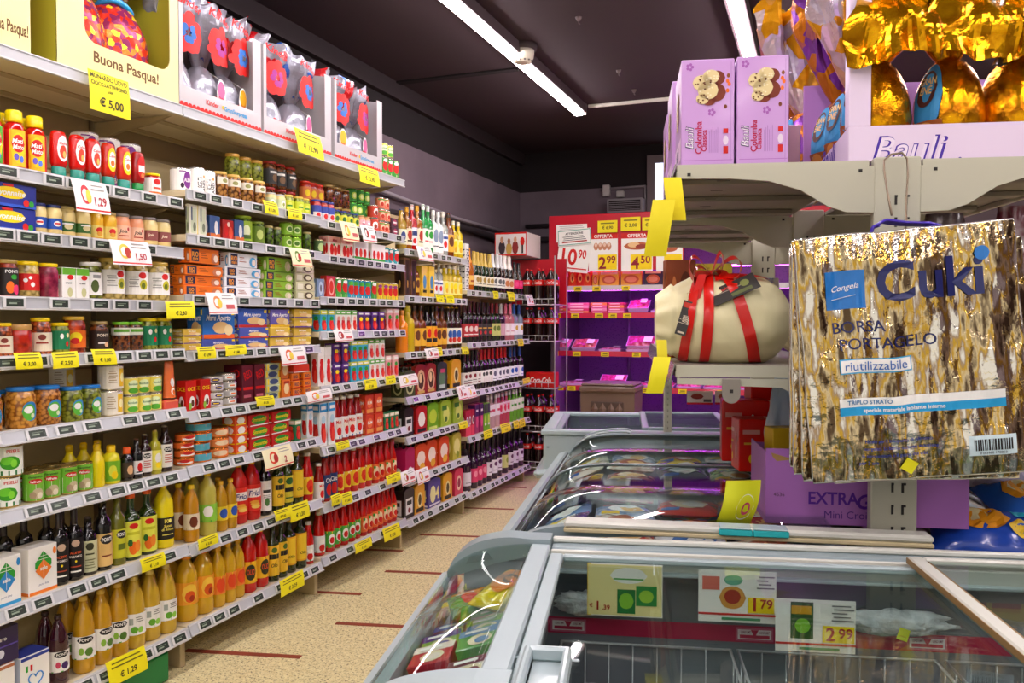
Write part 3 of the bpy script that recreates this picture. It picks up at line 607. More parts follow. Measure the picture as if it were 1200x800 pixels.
BX('pack_dk', 'olive_tray_pack', .08, .05, .05, '#503038', [('e', 0, .5, .6, .35, '#b04060'), ('r', -.5, .4, .5, .6, W_)])
BX('pouch_st', 'soup_pouch', .045, .02, .125, '#e0dccc', [('r', -.7, .1, .7, .9, '#c8d0b0'), ('r', -.6, .5, -.3, .95, '#304070'), ('e', .2, .3, .4, .15, '#707860')], cat='pouch')
BX('pouch_ye', 'soup_pouch', .045, .02, .125, '#e8c820', [('r', -.7, .3, .5, .7, '#406038'), ('e', .0, .5, .5, .15, W_)], cat='pouch')
BX('bag_bl', 'snack_bag', .06, .05, .095, '#38588c', [('r', -1, 0, 1, .25, '#c86828'), ('e', .2, .5, .4, .3, '#e8e8e8')], cat='pouch')
BX('rd_pk', 'tomato_pack', .07, .05, .09, '#b01c14', [('e', -.4, .55, .4, .3, R), ('e', .4, .4, .4, .3, '#e85030'), ('e', 0, .8, .3, .12, '#f0d0c0')])
J('jar_gt', 'olive_jar', .044, .135, 'green', '#a8c828', '#98b828', [('e', 0, .5, .5, .3, '#e8f0c0'), ('r', -.6, .1, .6, .3, '#406018')], full=.5, lz=(.1, .8))
J('jar_gs', 'olive_jar', .034, .105, 'green', '#88a030', '#688420', [('e', 0, .5, .5, .3, '#c8d878')], full=.5, lz=(.1, .8))
J('jar_gc', 'caper_jar', .022, .095, 'green', '#c8b878', None, [])
CN('can_lime', 'olive_can', .030, .062, '#8cc428', [('e', 0, .5, .7, .3, '#e0f0a8'), ('e', 0, .5, .45, .2, '#487818')], lidc='#90b840')
CN('can_dg', 'vegetable_can', .028, .09, '#4c6838', [('e', 0, .5, .7, .3, '#b0c880'), ('r', -1, 0, 1, .2, '#284018')], lidc='#b0a880')
BX('tomb', 'chopped_tomato_carton', .12, .06, .11, '#e8d8c8', [('r', -1, .72, 1, 1, '#e8a898'), ('e', -.5, .35, .32, .28, R), ('e', .1, .3, .3, .26, '#e03020'), ('e', .65, .4, .28, .25, R), ('t', 'Mutti', 0, .83, .14, '#b01818', 1.0), ('e', -.2, .6, .15, .06, G_)])
BX('tomw', 'chopped_tomato_carton', .15, .06, .10, '#f0ece8', [('r', -1, 0, 1, .18, G_), ('e', -.7, .4, .22, .24, R), ('e', -.1, .4, .22, .24, '#e83828'), ('e', .5, .4, .22, .24, R)])
CN('can_tom', 'tomato_can', .027, .095, '#2898a0', [('e', 0, .45, .8, .3, R), ('e', 0, .82, .7, .1, W_), ('r', -3, 0, 3, .12, '#e8e0d0')], lidc='#c8c0a8')
CN('can_tomR', 'tomato_can', .026, .105, '#3c9c38', [('e', 0, .55, .8, .3, R), ('r', -3, 0, 3, .18, '#e8d8b0'), ('e', 0, .85, .6, .1, W_)], lidc='#c8c0a8')
CN('can_tomB', 'tomato_can', .028, .105, '#1c90b0', [('e', 0, .45, .7, .28, R), ('e', 0, .8, .7, .12, '#48a838'), ('r', -3, 0, 3, .10, '#e8e0d0')], lidc='#c8c0a8')
CN('can_tomY', 'tomato_can', .024, .10, '#e8c830', [('e', 0, .5, .7, .3, R), ('r', -3, 0, 3, .18, '#48a838'), ('e', 0, .82, .6, .1, '#903080')], lidc='#c8c0a8')
BX('bag_blue', 'legume_bag', .07, .04, .105, '#7890b0', [('e', 0, .5, .6, .38, '#b8c8d8'), ('e', 0, .5, .3, .2, '#605868')], cat='bag')
BX('bag_redt', 'tomato_bag', .08, .04, .11, '#c03020', [('e', 0, .5, .7, .4, '#e8b0a0'), ('e', 0, .5, .5, .3, '#d02818')], cat='bag')
def tomc(key, w, h, col, c2, c3, n=1):
    BX(key, 'tomato_carton', w, .05, h, col, [('r', -1, .80, 1, 1, c2), ('e', -.0, .35, .7, .26, R), ('e', .3, .25, .5, .18, '#e84030'), ('e', 0, .62, .6, .1, c3), ('r', -.7, .86, .7, .94, W_)], cat='carton')
tomc('tc_blue', .060, .11, '#38a8c8', '#d8d828', G_); tomc('tc_white', .050, .115, '#f0ece4', '#58b030', '#e8a898'); tomc('tc_purp', .062, .105, '#4a2870', '#6c3c98', Y_); tomc('tc_pink', .060, .125, '#e8a0a0', '#f0d8d0', G_)
tomc('tc_green', .052, .125, '#58a848', '#a8d068', W_); tomc('tc_bigw', .058, .215, '#f2ece6', '#f8f4f0', R); tomc('tc_lightb', .062, .22, '#e8eef0', '#2890d0', '#b8d8e8'); tomc('tc_red', .058, .105, '#d83820', '#e85838', Y_); tomc('tc_dg', .05, .10, '#1c7a4c', '#e8e0c0', '#e05030')
BX('box_orr', 'stock_box', .085, .07, .11, '#d84024', [('e', .0, .6, .7, .25, '#f07840'), ('t', 'RUM', 0, .62, .16, W_, 1.2), ('r', -.8, .1, .8, .3, '#f0a050')])
BX('box_choc', 'biscuit_box', .06, .06, .085, '#e87828', [('e', 0, .5, .7, .3, '#f8d8a0'), ('r', -.7, .78, .7, .92, '#b03018')])
# bottles of the lower shelves
BT('dark_sq', 'balsamic_vinegar_bottle', .030, .27, 'tall', DARKG, '#302422', .74, '#120c0c', [('e', 0, .86, .5, .09, '#c8a890'), ('t', 'ACETO', 0, .62, .06, '#e85a20', 1.4), ('t', 'BALSAMICO', 0, .52, .06, '#e8e0d8', 1.5), ('e', 0, .4, .12, .03, Y_), ('r', -.6, .25, .6, .28, '#b04828'), ('r', -.6, .12, .6, .16, W_)], lz=(.05, .58), full=.25, capr=.4)
BT('dark_cr', 'balsamic_vinegar_bottle', .033, .23, 'flask', DARKG, '#4a3a34', .80, '#c8c8a0', [('e', 0, .82, .5, .12, '#303018'), ('r', -.5, .55, .5, .6, '#484828')]+L(4, '#787850', -.6, .6, .1, .45), lz=(.06, .60), full=.3)
BT('dark_po', 'balsamic_vinegar_bottle', .031, .255, 'flask', DARKG, '#403030', .80, '#e0b870', [('e', 0, .82, .8, .14, K_), ('t', 'PONTI', 0, .82, .12, W_, 1.2), ('r', -.6, .3, .6, .34, '#803020')], lz=(.06, .52), full=.3)
BT('gold_po', 'wine_vinegar_bottle', .031, .27, 'flask', mat('#7c7c18', .06, trans=.3, coat=.8), '#e8d060', .80, '#c8c828', [('e', 0, .82, .7, .14, K_), ('t', 'PONTI', 0, .82, .12, W_, 1.1), ('r', -.5, .3, .5, .5, '#607018')], lz=(.10, .52), full=.25)
BT('orange_b', 'orange_sauce_bottle', .037, .265, 'wine', mat('#20380c', .06, coat=.8), '#f06018', .90, '#e8e850', [('e', 0, .86, .5, .08, R), ('r', -.7, .62, .7, .70, '#c8c828'), ('e', -.1, .25, .45, .18, O_), ('e', .4, .3, .35, .16, '#f08828'), ('e', -.4, .4, .25, .1, '#206018')], lz=(.05, .58), full=.3, capr=.45)
BT('lemon_100', 'lemon_juice_bottle', .041, .27, 'pet', gloss('#f4e010'), '#f0d810', .90, '#1a1408', [('t', '100', 0, .84, .18, '#f0e060', 1.2), ('e', .2, .84, .16, .09, '#f8f088'), ('t', 'Succo', 0, .62, .12, '#f0e060', 1.2, .2), ('t', 'di limone', 0, .46, .12, '#f0e060', 1.3, .2), ('r', -.6, .2, .6, .24, '#e8d860')], lz=(.14, .48), full=.22, capr=.32)
def oilb(key, r, h, shape, lab, items, cap, body=OIL, lz=(.22, .50)): BT(key, 'oil_bottle', r, h, shape, body, cap, .925, lab, items, lz=lz, full=.5, capr=.42)
oilb('oil_br', .036, .27, 'pet', '#e8d8b8', [('e', 0, .5, .6, .35, '#6c2c10'), ('r', -3, 0, 3, .12, '#c8a050')], Y_, AMBER)
oilb('oil_gr', .038, .27, 'pet', '#8ccc3c', [('e', -.3, .6, .6, .3, W_), ('r', -3, .0, 3, .12, G_)], Y_, mat('#ece060', .05, trans=.35, coat=.6))
oilb('oil_bl', .036, .27, 'pet', '#f0d020', [('e', 0, .5, .7, .35, '#2850b0')], '#f0b820', mat('#e8ac18', .05, trans=.35, coat=.6))
oilb('oil_or', .048, .28, 'pet', '#f0a020', [('e', 0, .5, .75, .42, '#f8c840'), ('e', 0, .36, .5, .26, '#e05810'), ('e', .15, .28, .25, .14, '#a02808')], '#e88810', OIL, (.26, .60))
oilb('oil_os', .033, .27, 'pet', '#f08828', [('e', 0, .5, .7, .4, '#e84818'), ('r', -3, .85, 3, 1, Y_)], '#e8b020', OIL, (.22, .52))
BT('vin_g', 'apple_vinegar_bottle', .039, .265, 'cone', VINW, '#d8c068', .94, W_, [('r', -3, 0, 3, .22, '#88c838'), ('e', -.2, .26, .35, .16, '#60a828'), ('e', .4, .24, .3, .14, '#90d048'), ('r', -.7, .5, -.3, .8, '#a0a8a0')]+L(3, '#7a7a70', -.1, .7, .6, .9), lz=(.20, .50), full=.5)
BT('vin_w', 'wine_vinegar_bottle', .037, .265, 'cone', mat('#f0b420', .05, trans=.35, coat=.6), '#e0b848', .94, W_, [('e', 0, .84, .8, .15, K_), ('t', 'PONTI', 0, .84, .13, W_, 1.3), ('e', -.4, .35, .25, .16, '#88b838'), ('e', .3, .3, .4, .18, '#507828'), ('r', -3, .0, 3, .05, '#50a030')], lz=(.20, .50), full=.5)
BT('vin_r', 'red_wine_vinegar_bottle', .037, .265, 'cone', VINR, '#301018', .94, W_, [('e', 0, .84, .8, .15, K_), ('t', 'PONTI', 0, .84, .13, W_, 1.3), ('e', -.4, .35, .25, .16, '#d04060'), ('e', .3, .3, .4, .18, '#402060'), ('r', -3, .0, 3, .05, '#50a030')], lz=(.20, .50), full=.5)
BT('friol', 'frying_oil_bottle', .041, .275, 'pet', gloss('#c81c18'), '#f0c020', .93, '#e02818', [('t', 'Friol', 0, .66, .26, '#2c2c78', 1.5, .2), ('r', -.9, .52, .9, .84, '#f4e8e0'), ('t', 'Friol', 0, .68, .2, '#2c2c78', 1.5, .2), ('e', 0, .25, .6, .07, '#f0b840'), ('e', .1, .16, .6, .07, '#f0c860'), ('e', -.1, .34, .55, .06, '#e8a030')], lz=(.16, .60), full=.5)
BT('redpet', 'seed_oil_bottle', .036, .265, 'pet', REDG, Y_, .93, '#f0b818', [('e', 0, .5, .7, .36, '#303018'), ('t', 'OLIO', 0, .52, .26, '#e85020', 1.0), ('r', -3, .9, 3, 1, '#e05018')], lz=(.16, .52), full=.5)
BT('wt_dk', 'olive_oil_bottle', .032, .27, 'flask', DARKG, '#2a2020', .88, W_, [('r', -.6, .6, .6, .7, '#303030'), ('e', 0, .3, .4, .14, '#508040')]+L(3, '#888888', -.6, .6, .4, .55), lz=(.08, .6), full=.5)
BT('olv_y', 'olive_oil_bottle', .032, .29, 'tall', OLIVE, '#1c2c14', .90, '#f0c028', [('r', -.9, .55, .9, .72, K_), ('t', 'Olio', 0, .35, .12, '#403008', 1.1, .2), ('e', 0, .85, .5, .09, '#486820')], lz=(.10, .62), full=.5, sq=.9)
BT('olv_d', 'olive_oil_bottle', .036, .285, 'tall', OLIVE, '#c8a020', .88, '#e8a818', [('r', -.85, .06, .85, .94, '#f0c828'), ('t', 'Olio', .1, .3, .10, '#382808', 1.1, .2)], lz=(.14, .64), full=.5)
BT('olv_g', 'olive_oil_bottle', .034, .28, 'wine', mat('#3a4a10', .06, trans=.15, coat=.8), '#183818', .88, '#d8c838', [('e', 0, .8, .7, .13, '#286028'), ('r', -.8, .4, .8, .55, K_), ('r', -.7, .15, .7, .2, '#286028')], lz=(.10, .58), full=.5)
# tomato bottles
BT('pas_y', 'tomato_puree_bottle', .030, .235, 'pass', REDG, '#d8c8b8', .93, '#f0c828', [('e', 0, .5, .7, .36, '#e03818'), ('e', .1, .3, .5, .2, R), ('r', -3, .9, 3, 1, W_)], lz=(.14, .50), full=.5, capr=.54)
BT('pas_g', 'tomato_puree_bottle', .032, .24, 'pass', REDG, '#d8d0c8', .93, '#e8ece8', [('r', -3, .5, 3, .72, '#3898b8'), ('e', .0, .28, .6, .22, R), ('e', 0, .62, .6, .14, W_), ('r', -3, 0, 3, .12, G_)], lz=(.08, .46), full=.5, capr=.54)
BT('pas_gr', 'tomato_puree_bottle', .031, .24, 'pass', REDG, '#e8e4dc', .93, '#48a838', [('e', 0, .5, .75, .32, W_), ('e', 0, .45, .5, .2, R), ('r', -3, .88, 3, 1, Y_), ('r', -3, .0, 3, .12, R)], lz=(.10, .48), full=.5, capr=.54)
BT('pas_w', 'tomato_puree_bottle', .031, .235, 'pass', REDD, '#e8e4dc', .93, '#f0ece8', [('e', 0, .6, .7, .3, '#e8d8c8'), ('t', 'Mutti', 0, .78, .16, R, 1.2), ('e', 0, .35, .5, .2, R), ('r', -3, 0, 3, .1, '#3060a8')], lz=(.08, .55), full=.5, capr=.54)
BT('pas_b', 'tomato_puree_bottle', .030, .235, 'pass', REDD, '#283060', .93, '#24386c', [('t', 'Cirio', 0, .76, .2, W_, 1.3), ('e', 0, .35, .6, .26, R), ('r', -3, 0, 3, .1, G_)], lz=(.08, .58), full=.5, capr=.54)
BT('pas_s', 'tomato_puree_bottle', .028, .22, 'pass', REDG, '#902818', .93, '#e86828', [('e', 0, .5, .7, .36, '#f4e0b8'), ('e', .1, .35, .5, .2, R), ('e', -.4, .8, .25, .1, G_)], lz=(.10, .50), full=.5, capr=.54)
# spirits
def liq(key, name, r, h, shape, body, cap, lab, items, lz=(.12, .5), full=.3, capz=.88, **kw): BT(key, name, r, h, shape, body, cap, capz, lab, items, lz=lz, full=full, **kw)
liq('sp_lim', 'liqueur_bottle', .038, .30, 'tall', LIMON, '#e8e4d0', '#f0e888', [('e', 0, .6, .6, .3, Y_), ('e', 0, .3, .4, .2, '#e0b020')])
liq('sp_grn', 'spirits_bottle', .034, .31, 'tall', GREENB, '#e8e8e8', '#f0f4e8', [('e', 0, .7, .6, .2, G_), ('r', -.6, .3, .6, .36, R)])
liq('sp_clr', 'vodka_bottle', .036, .30, 'tall', CLEAR, '#e0d8c8', '#f0f0f4', [('r', -.8, .7, .8, .85, '#2c4890'), ('e', 0, .4, .4, .2, R)])
liq('sp_wht', 'vodka_bottle', .035, .29, 'tall', mat('#e8ece8', .08, trans=.3, coat=.6), '#f0f0ec', W_, [('e', 0, .6, .6, .25, '#8898b0'), ('r', -.6, .2, .6, .24, '#404040')], lz=(.06, .66), full=.4)
liq('sp_red', 'aperitif_bottle', .034, .29, 'tall', mat('#c01010', .06, trans=.3, coat=.8), '#d8d0c8', '#e8e4e8', [('r', -.8, .55, .8, .8, '#283870'), ('e', 0, .25, .4, .15, R)])
liq('sp_amb', 'whisky_bottle', .036, .29, 'tall', mat('#b8700c', .06, trans=.5, coat=.8), '#d8a020', '#f0e4c0', [('e', 0, .6, .6, .3, '#b03018'), ('r', -.6, .2, .6, .3, '#403018')])
liq('sp_blu', 'grappa_bottle', .042, .28, 'flask', mat('#d0a838', .06, trans=.5, coat=.8), '#203060', '#e8e8c8', [('e', 0, .55, .5, .3, '#384880'), ('r', -.6, .15, .6, .22, '#303030')], full=.25)
liq('sp_brn', 'amaro_bottle', .036, .29, 'wine', AMARO, '#383028', '#e8b030', [('e', 0, .6, .6, .28, '#603010')], full=.4)
liq('sp_drk', 'amaro_bottle', .035, .285, 'flask', DARKG, '#281c18', '#f0a818', [('e', 0, .65, .5, .22, R), ('r', -.8, .2, .8, .4, K_)], full=.4, lz=(.1, .55))
liq('sp_dkw', 'brandy_bottle', .034, .285, 'flask', mat('#2a1408', .06, coat=.8), '#e8c020', '#f0ecd8', [('e', 0, .6, .6, .26, '#2858a8'), ('e', 0, .25, .5, .16, '#c83018')], full=.4)
liq('sp_gr2', 'herb_liqueur_bottle', .035, .285, 'flask', mat('#c8d828', .06, trans=.4, coat=.8), '#e8e0c8', '#f0f0a0', [('e', 0, .5, .6, .3, '#90a828')], full=.3)
liq('sp_org', 'orange_liqueur_bottle', .043, .285, 'flask', ORANGEL, '#c87818', None, [], capr=.45)
liq('sp_lgr', 'lemon_liqueur_bottle', .044, .285, 'flask', LIMON, '#e8d838', None, [], capr=.45)
BX('sp_box', 'gift_liquor_box', .08, .09, .29, '#6c4828', [('r', -.75, .05, .75, .95, '#3c2414'), ('e', 0, .35, .35, .28, '#1a0e0a'), ('r', -.1, .55, .1, .85, '#1a0e0a'), ('e', 0, .32, .22, .1, '#c89838')])
BX('sp_boxy', 'spirits_box', .09, .08, .22, '#f0c830', [('e', 0, .5, .6, .22, '#4888c0'), ('r', -.6, .15, .6, .24, K_)])
# sparkling and still wine
liq('bub_g', 'sparkling_wine_bottle', .040, .31, 'bubbly', GREENG, '#c8a838', '#e8e0c8', [('e', 0, .6, .5, .25, '#a88838'), ('r', -.6, .2, .6, .26, K_)], neck=(.64, .99, '#c8a848'), lz=(.14, .40), full=.35, capz=.95)
liq('bub_s', 'sparkling_wine_bottle', .040, .31, 'bubbly', DARKG, '#d0d0d0', '#e8e8e0', [('e', 0, .6, .5, .25, '#606060'), ('r', -.6, .2, .6, .26, K_)], neck=(.64, .99, '#d0d0d0'), lz=(.14, .40), full=.35, capz=.95)
liq('bub_w', 'sparkling_wine_bottle', .040, .31, 'bubbly', DARKG, '#e8b080', '#e8d8c8', [('e', 0, .5, .6, .3, '#c87848')], neck=(.64, .99, '#f0e8e0'), lz=(.14, .40), full=.35, capz=.95)
liq('bub_pk', 'sparkling_wine_bottle', .039, .27, 'bubbly', DARKG, '#281c28', '#e8206c', [('e', 0, .5, .6, .3, '#f04888')], lz=(.2, .45), full=.35, capz=.93)
liq('bub_amb', 'orange_wine_bottle', .040, .31, 'bubbly', mat('#c86818', .06, trans=.3, coat=.8), '#e8a030', '#e8b858', [('r', -.6, .3, .6, .5, '#a04818')], neck=(.64, .99, '#d88828'), lz=(.14, .36), full=.35, capz=.95)
def wine(key, body, foil, lab, items, h=.31, r=.037, shape='wine'): liq(key, 'wine_bottle', r, h, shape, body, foil, lab, items, neck=(.72, .99, foil), lz=(.14, .46), full=.35, capz=.96)
wine('w_red', DARKG, '#3a0c14', '#b82c34', [('e', 0, .6, .5, .22, '#e8d8d0'), ('r', -.6, .15, .6, .22, W_)])
wine('w_crm', DARKG, '#1c1418', '#e8e4dc', [('e', 0, .7, .4, .16, '#801c28'), ('r', -.6, .35, .6, .4, '#404040'), ('r', -.6, .15, .6, .22, '#801c28')])
wine('w_blk', DARKG, '#2c1418', '#383030', [('r', -.6, .6, .6, .7, '#c89838'), ('e', 0, .3, .4, .14, '#c83030')])
wine('w_grn', GREENG, '#7a2028', '#c8c878', [('e', 0, .6, .5, .22, '#607028')])
wine('w_pnk', PLUM, '#d0d0d4', '#d8a8b8', [])
wine('w_whr', DARKG, '#b01820', '#f0ece8', [('r', -3, .0, 3, .4, '#b82030'), ('e', 0, .7, .4, .16, '#404040')])
wine('w_wht', DARKG, '#c01820', '#f0f0f4', [('e', 0, .6, .5, .22, '#58586c'), ('r', -.6, .15, .6, .2, '#404040')])
wine('w_blu', DARKG, '#284890', '#f0f0f4', [('e', 0, .6, .5, .22, '#2858b0'), ('r', -.6, .15, .6, .2, '#2858b0')])
wine('w_rose', ROSE, '#e87890', '#f4e8ea', [('e', 0, .6, .6, .28, '#f8f0f4'), ('r', -.6, .3, .6, .36, '#c04868')])
wine('w_bcl', mat('#b8c8e0', .05, trans=.6, coat=.6), '#2050a0', '#f0f0f4', [('e', 0, .6, .5, .22, '#c8a030')])
wine('v_pnk', PLUM, '#1c1020', '#d83868', [('e', 0, .6, .5, .22, '#f090a8')], .32)
wine('v_wht', PLUM, '#1c1020', '#e8e4ec', [('e', 0, .7, .5, .16, '#603058'), ('r', -.6, .2, .6, .26, '#603058')], .32)
wine('v_yel', PLUM, '#1c1020', '#d8dc88', [('e', 0, .6, .5, .22, '#88a028')], .32)
wine('v_big', PLUM, '#1c1020', '#e4dce8', [('r', -.6, .2, .6, .24, '#403048')], .30, .046, 'flask')
# drinks cartons and cans, packs
BX('brick_p', 'juice_carton', .055, .05, .185, '#a83068', [('r', -1, .6, 1, 1, '#48205c'), ('e', 0, .4, .7, .2, '#e05888'), ('r', -.6, .75, .6, .83, W_)], cat='carton')
BX('brick_r', 'juice_carton', .055, .05, .185, '#c02840', [('r', -1, .0, 1, .4, '#e84860'), ('e', 0, .6, .7, .18, W_), ('e', 0, .6, .4, .1, '#702040')], cat='carton')
BX('brick_g', 'juice_carton', .05, .05, .185, '#78b828', [('r', -1, .65, 1, 1, '#403848'), ('e', 0, .4, .7, .2, '#c8e058'), ('r', -.6, .2, .6, .28, W_)], cat='carton')
BT('slim_p', 'fruit_drink_bottle', .027, .21, 'tall', mat('#e0506c', .1, trans=.3, coat=.7), '#e8dce0', .86, '#f0d0d8', [('e', 0, .5, .5, .3, '#e03058'), ('r', -.5, .75, .5, .85, '#e87890')], lz=(.35, .70), full=.5)
BT('slim_w', 'fruit_drink_bottle', .027, .21, 'tall', mat('#e8b8c0', .1, trans=.3, coat=.7), '#f0e8ec', .86, '#f4ecf0', [('r', -.5, .4, .5, .6, '#d04868')], lz=(.35, .70), full=.5)
BT('slim_g', 'fruit_drink_bottle', .027, .21, 'tall', mat('#78c838', .1, trans=.3, coat=.7), '#e8ece0', .86, '#e8f0d8', [('r', -.5, .4, .5, .6, '#48a028')], lz=(.35, .70), full=.5)
PK('beer_cir', 'beer_pack', .19, .12, .235, '#48502c', [('e', 0, .5, .8, .42, '#c8c890'), ('e', 0, .5, .6, .32, '#38401c'), ('e', .1, .55, .35, .2, '#d8d8b0')], 3, '#403828', n=3)
PK('beer_red', 'beer_pack', .165, .12, .235, '#98281c', [('e', 0, .5, .8, .42, '#e0b088'), ('e', 0, .5, .55, .3, '#503020'), ('e', -.1, .6, .3, .18, '#e8c898'), ('r', -.7, .05, .7, .14, '#d8b060')], 3, '#a02818', n=3)
PK('beer_dk', 'beer_pack', .17, .12, .235, '#283830', [('e', 0, .5, .7, .36, '#587858'), ('r', -.6, .1, .6, .24, '#b8c8c0'), ('r', -.4, .7, .6, .85, '#c84870')], 3, '#303830', n=3)
PK('beer_brk', 'beer_pack', .16, .12, .215, '#c01c1c', [('e', 0, .55, .7, .3, W_), ('r', -.8, .05, .8, .18, '#1a1410')], 3, '#202020', n=2)
PK('beer_lim', 'beer_pack', .17, .12, .215, '#78b41c', [('e', 0, .55, .8, .3, '#c8e040'), ('r', -.8, .02, .8, .14, '#d8e878')], 3, '#388028', GREENG, n=3)
PK('beer_lim2', 'beer_pack', .17, .12, .215, '#a8c838', [('e', .1, .5, .7, .36, '#e0e878'), ('r', -.8, .7, .2, .9, '#408028'), ('e', 0, .3, .3, .12, '#487820')], 3, '#488028', GREENG, n=3)
PK('beer_mag', 'beer_pack', .13, .12, .225, '#b81858', [('e', 0, .25, .5, .14, W_)], 3, '#302020', n=2)
PK('beer_org', 'beer_pack', .17, .12, .225, '#d84818', [('e', 0, .55, .8, .3, '#f8e8d8'), ('e', .2, .22, .5, .16, '#f0b838')], 3, '#403028', n=3)
PK('beer_yel', 'beer_pack', .15, .12, .225, '#c8c040', [('e', 0, .55, .8, .34, '#e8e490'), ('e', .2, .2, .4, .14, '#90a028')], 3, '#506020', GREENG, n=3)
PK('beer_blk', 'beer_pack', .15, .13, .235, '#241c1c', [('r', -.7, .15, .7, .75, '#e8e8e8'), ('r', -.5, .5, .5, .66, '#303030'), ('e', 0, .3, .3, .1, '#803030')], 3, '#181414', n=3)
PK('beer_gold', 'beer_pack', .15, .12, .225, '#e8a818', [('e', 0, .5, .55, .3, '#f0e0a0'), ('e', 0, .5, .35, .2, '#504018'), ('r', -.8, .05, .8, .2, '#302818')], 3, '#282018', n=3)
PK('beer_pur', 'beer_pack', .20, .12, .225, '#483c90', [('e', -.3, .5, .5, .34, '#e8e4a0'), ('t', '4', .45, .5, .5, '#f0e890', .6), ('r', -.9, .05, .9, .12, '#e8e4f0')], 3, '#282028', n=3)
PK('beer_pk2', 'beer_pack', .15, .12, .225, '#d83858', [('e', 0, .5, .6, .32, '#f8d8c0'), ('e', 0, .5, .4, .2, '#a02848')], 3, '#282028', n=3)
BT('cola', 'cola_bottle', .047, .325, 'cola', COLA, R, .945, R, [('t', 'Coca-Cola', 0, .5, .5, W_, 1.6, .25)], lz=(.52, .68), full=.5, capr=.32)
BX('cola_cans', 'cola_can_pack', .26, .13, .13, R, [('t', 'Coca-Cola', .05, .5, .4, W_, 1.5, .25), ('e', -.8, .5, .1, .4, '#a80c08')], cat='drinks pack')
BX('zig_box', 'gift_box', .06, .06, .33, '#f0f0ee', [('r', -.9+.0, .04+.12*i, .9, .055+.12*i, K_) for i in range(8)]+[('e', -.5+(i % 2), .10+.06*i, .3, .02, K_) for i in range(14)])
# ------------------------------------------------------------------ products on the left shelving
PROTO = {}
def instance(key, loc, rot, label, group=None, scale=1.):
    name, cat, fn, w, d, h, a, kw = KIND[key]
    if key not in PROTO:
        e = empty(name); fn(e, key, *a, **kw) if (a or kw or key in NEEDK) else fn_call(fn, e, key)
        PROTO[key] = (e, tree(e)); o = e
    else:
        e, kids = PROTO[key]; o = copy_tree(e, kids)
        for kx in list(o.keys()): del o[kx]
    o.location = loc; o.rotation_euler = rot if isinstance(rot, (tuple, list)) else (0, 0, rot); o.scale = (scale,)*3
    return tag(o, label, cat, group)
NEEDK = set()
import inspect
def fn_call(fn, e, key):
    n = len(inspect.signature(fn).parameters)
    try: return fn(e, key)
    except TypeError: return fn(e)
RR = random.Random(11)
def run(b, l, p0, p1, key, n, desc, rows=1, stack=1, back=0., s=1., z=0., group=None, topdesc=None, jit=1.):
    name, cat, fn, w, d, h, a, kw = KIND[key]
    y0, y1 = max(ysh(p0), BAYS[b][0]+.02), min(ysh(p1), BAYS[b][1]-.012); Lh = y1-y0
    if l and z+stack*h*s > LEV[b][l-1]-LEV[b][l]-.047: s = (LEV[b][l-1]-LEV[b][l]-.047-z)/(stack*h)
    if n*(w*s+.002) > Lh: s = max(s*.86, Lh/n/w-.002/w)
    if n*(w*s+.001) > Lh+.004: n = max(1, int((Lh+.004)/(w*s+.001)))
    w, d, h = w*s, d*s, h*s
    zs = LEV[b][l]-.0035+z
    sh = shelfname(b, l); where = '%s, %s' % (sh, BAYNAME[b])
    for r in range(rows):
        for i in range(n):
            y = y0+Lh*(i+.5)/n
            for t in range(stack):
                slack = max(0, (Lh/n-w))*.3
                x = XF-.016-d/2-back-r*(d+.006)-RR.random()*.010*jit
                yy = y+RR.uniform(-1, 1)*min(slack, .004)
                o_ = ORD[i]
                pos = '' if n == 1 else (' from the left' if stack == 1 else '')
                if stack == 1: lab = (('%s ' % o_) if n > 1 else '')+desc+pos
                else:
                    lv = {1: 'bottom', 2: 'second', 3: 'third', 4: 'fourth', 5: 'fifth'}[t+1] if t < stack-1 else 'top'
                    lab = '%s %s in %sstack' % (lv, desc, ('%s ' % o_) if n > 1 else 'its ')
                if r: lab += ', row behind'
                lab += ', '+where
                ang = PI/2+(RR.uniform(-.62, -.12) if cat in ('bottle', 'jar', 'can') and 'squeeze' not in name else RR.uniform(-.012, .012))
                instance(key, (x, yy, zs+t*(h+.0008)), ang, lab, group or '%ss on the %s of the %s' % (name.replace('_', ' ').replace('box', 'boxe'), sh, BAYNAME[b]), s)
# nearest bay
run(0, 1, -28, 20, 'ketchup_g', 2, 'green-capped ketchup bottle'); run(0, 1, 20, 73, 'ketchup_y', 2, 'yellow-capped ketchup bottle', rows=2)
run(0, 1, 73, 131, 'sq_red', 3, 'upturned red squeeze bottle'); run(0, 1, 131, 166, 'sq_org', 2, 'upturned orange-labelled squeeze bottle')
run(0, 1, 166, 183, 'sq_dark', 1, 'dark red squeeze bottle with green foot'); run(0, 1, 184, 203, 'jar_white', 1, 'small jar with white label')
run(0, 1, 138, 212, 'can_alba', 3, 'white and purple tin', stack=2, back=.13)
run(0, 2, -14, 51, 'mayo_box', 1, 'dark blue mayonnaise box', stack=2); run(0, 2, 52, 84, 'jar_mayo', 2, 'blue-lidded mayonnaise jar', rows=2)
run(0, 2, 84, 118, 'jar_mayo2', 2, 'mayonnaise jar with green label', rows=2); run(0, 2, 118, 148, 'jar_must', 2, 'yellow mustard jar', rows=2)
run(0, 2, 148, 182, 'jar_pinks', 2, 'pink sauce jar'); run(0, 2, 182, 212, 'jar_creams', 2, 'cream sauce jar with maroon label')
run(0, 3, -24, 36, 'jar_ponti', 3, 'pickled onion jar with dark label'); run(0, 3, 36, 60, 'jar_redlab', 1, 'pale antipasto jar with red label'); run(0, 3, 60, 80, 'jar_beet', 1, 'jar of dark red beetroot')
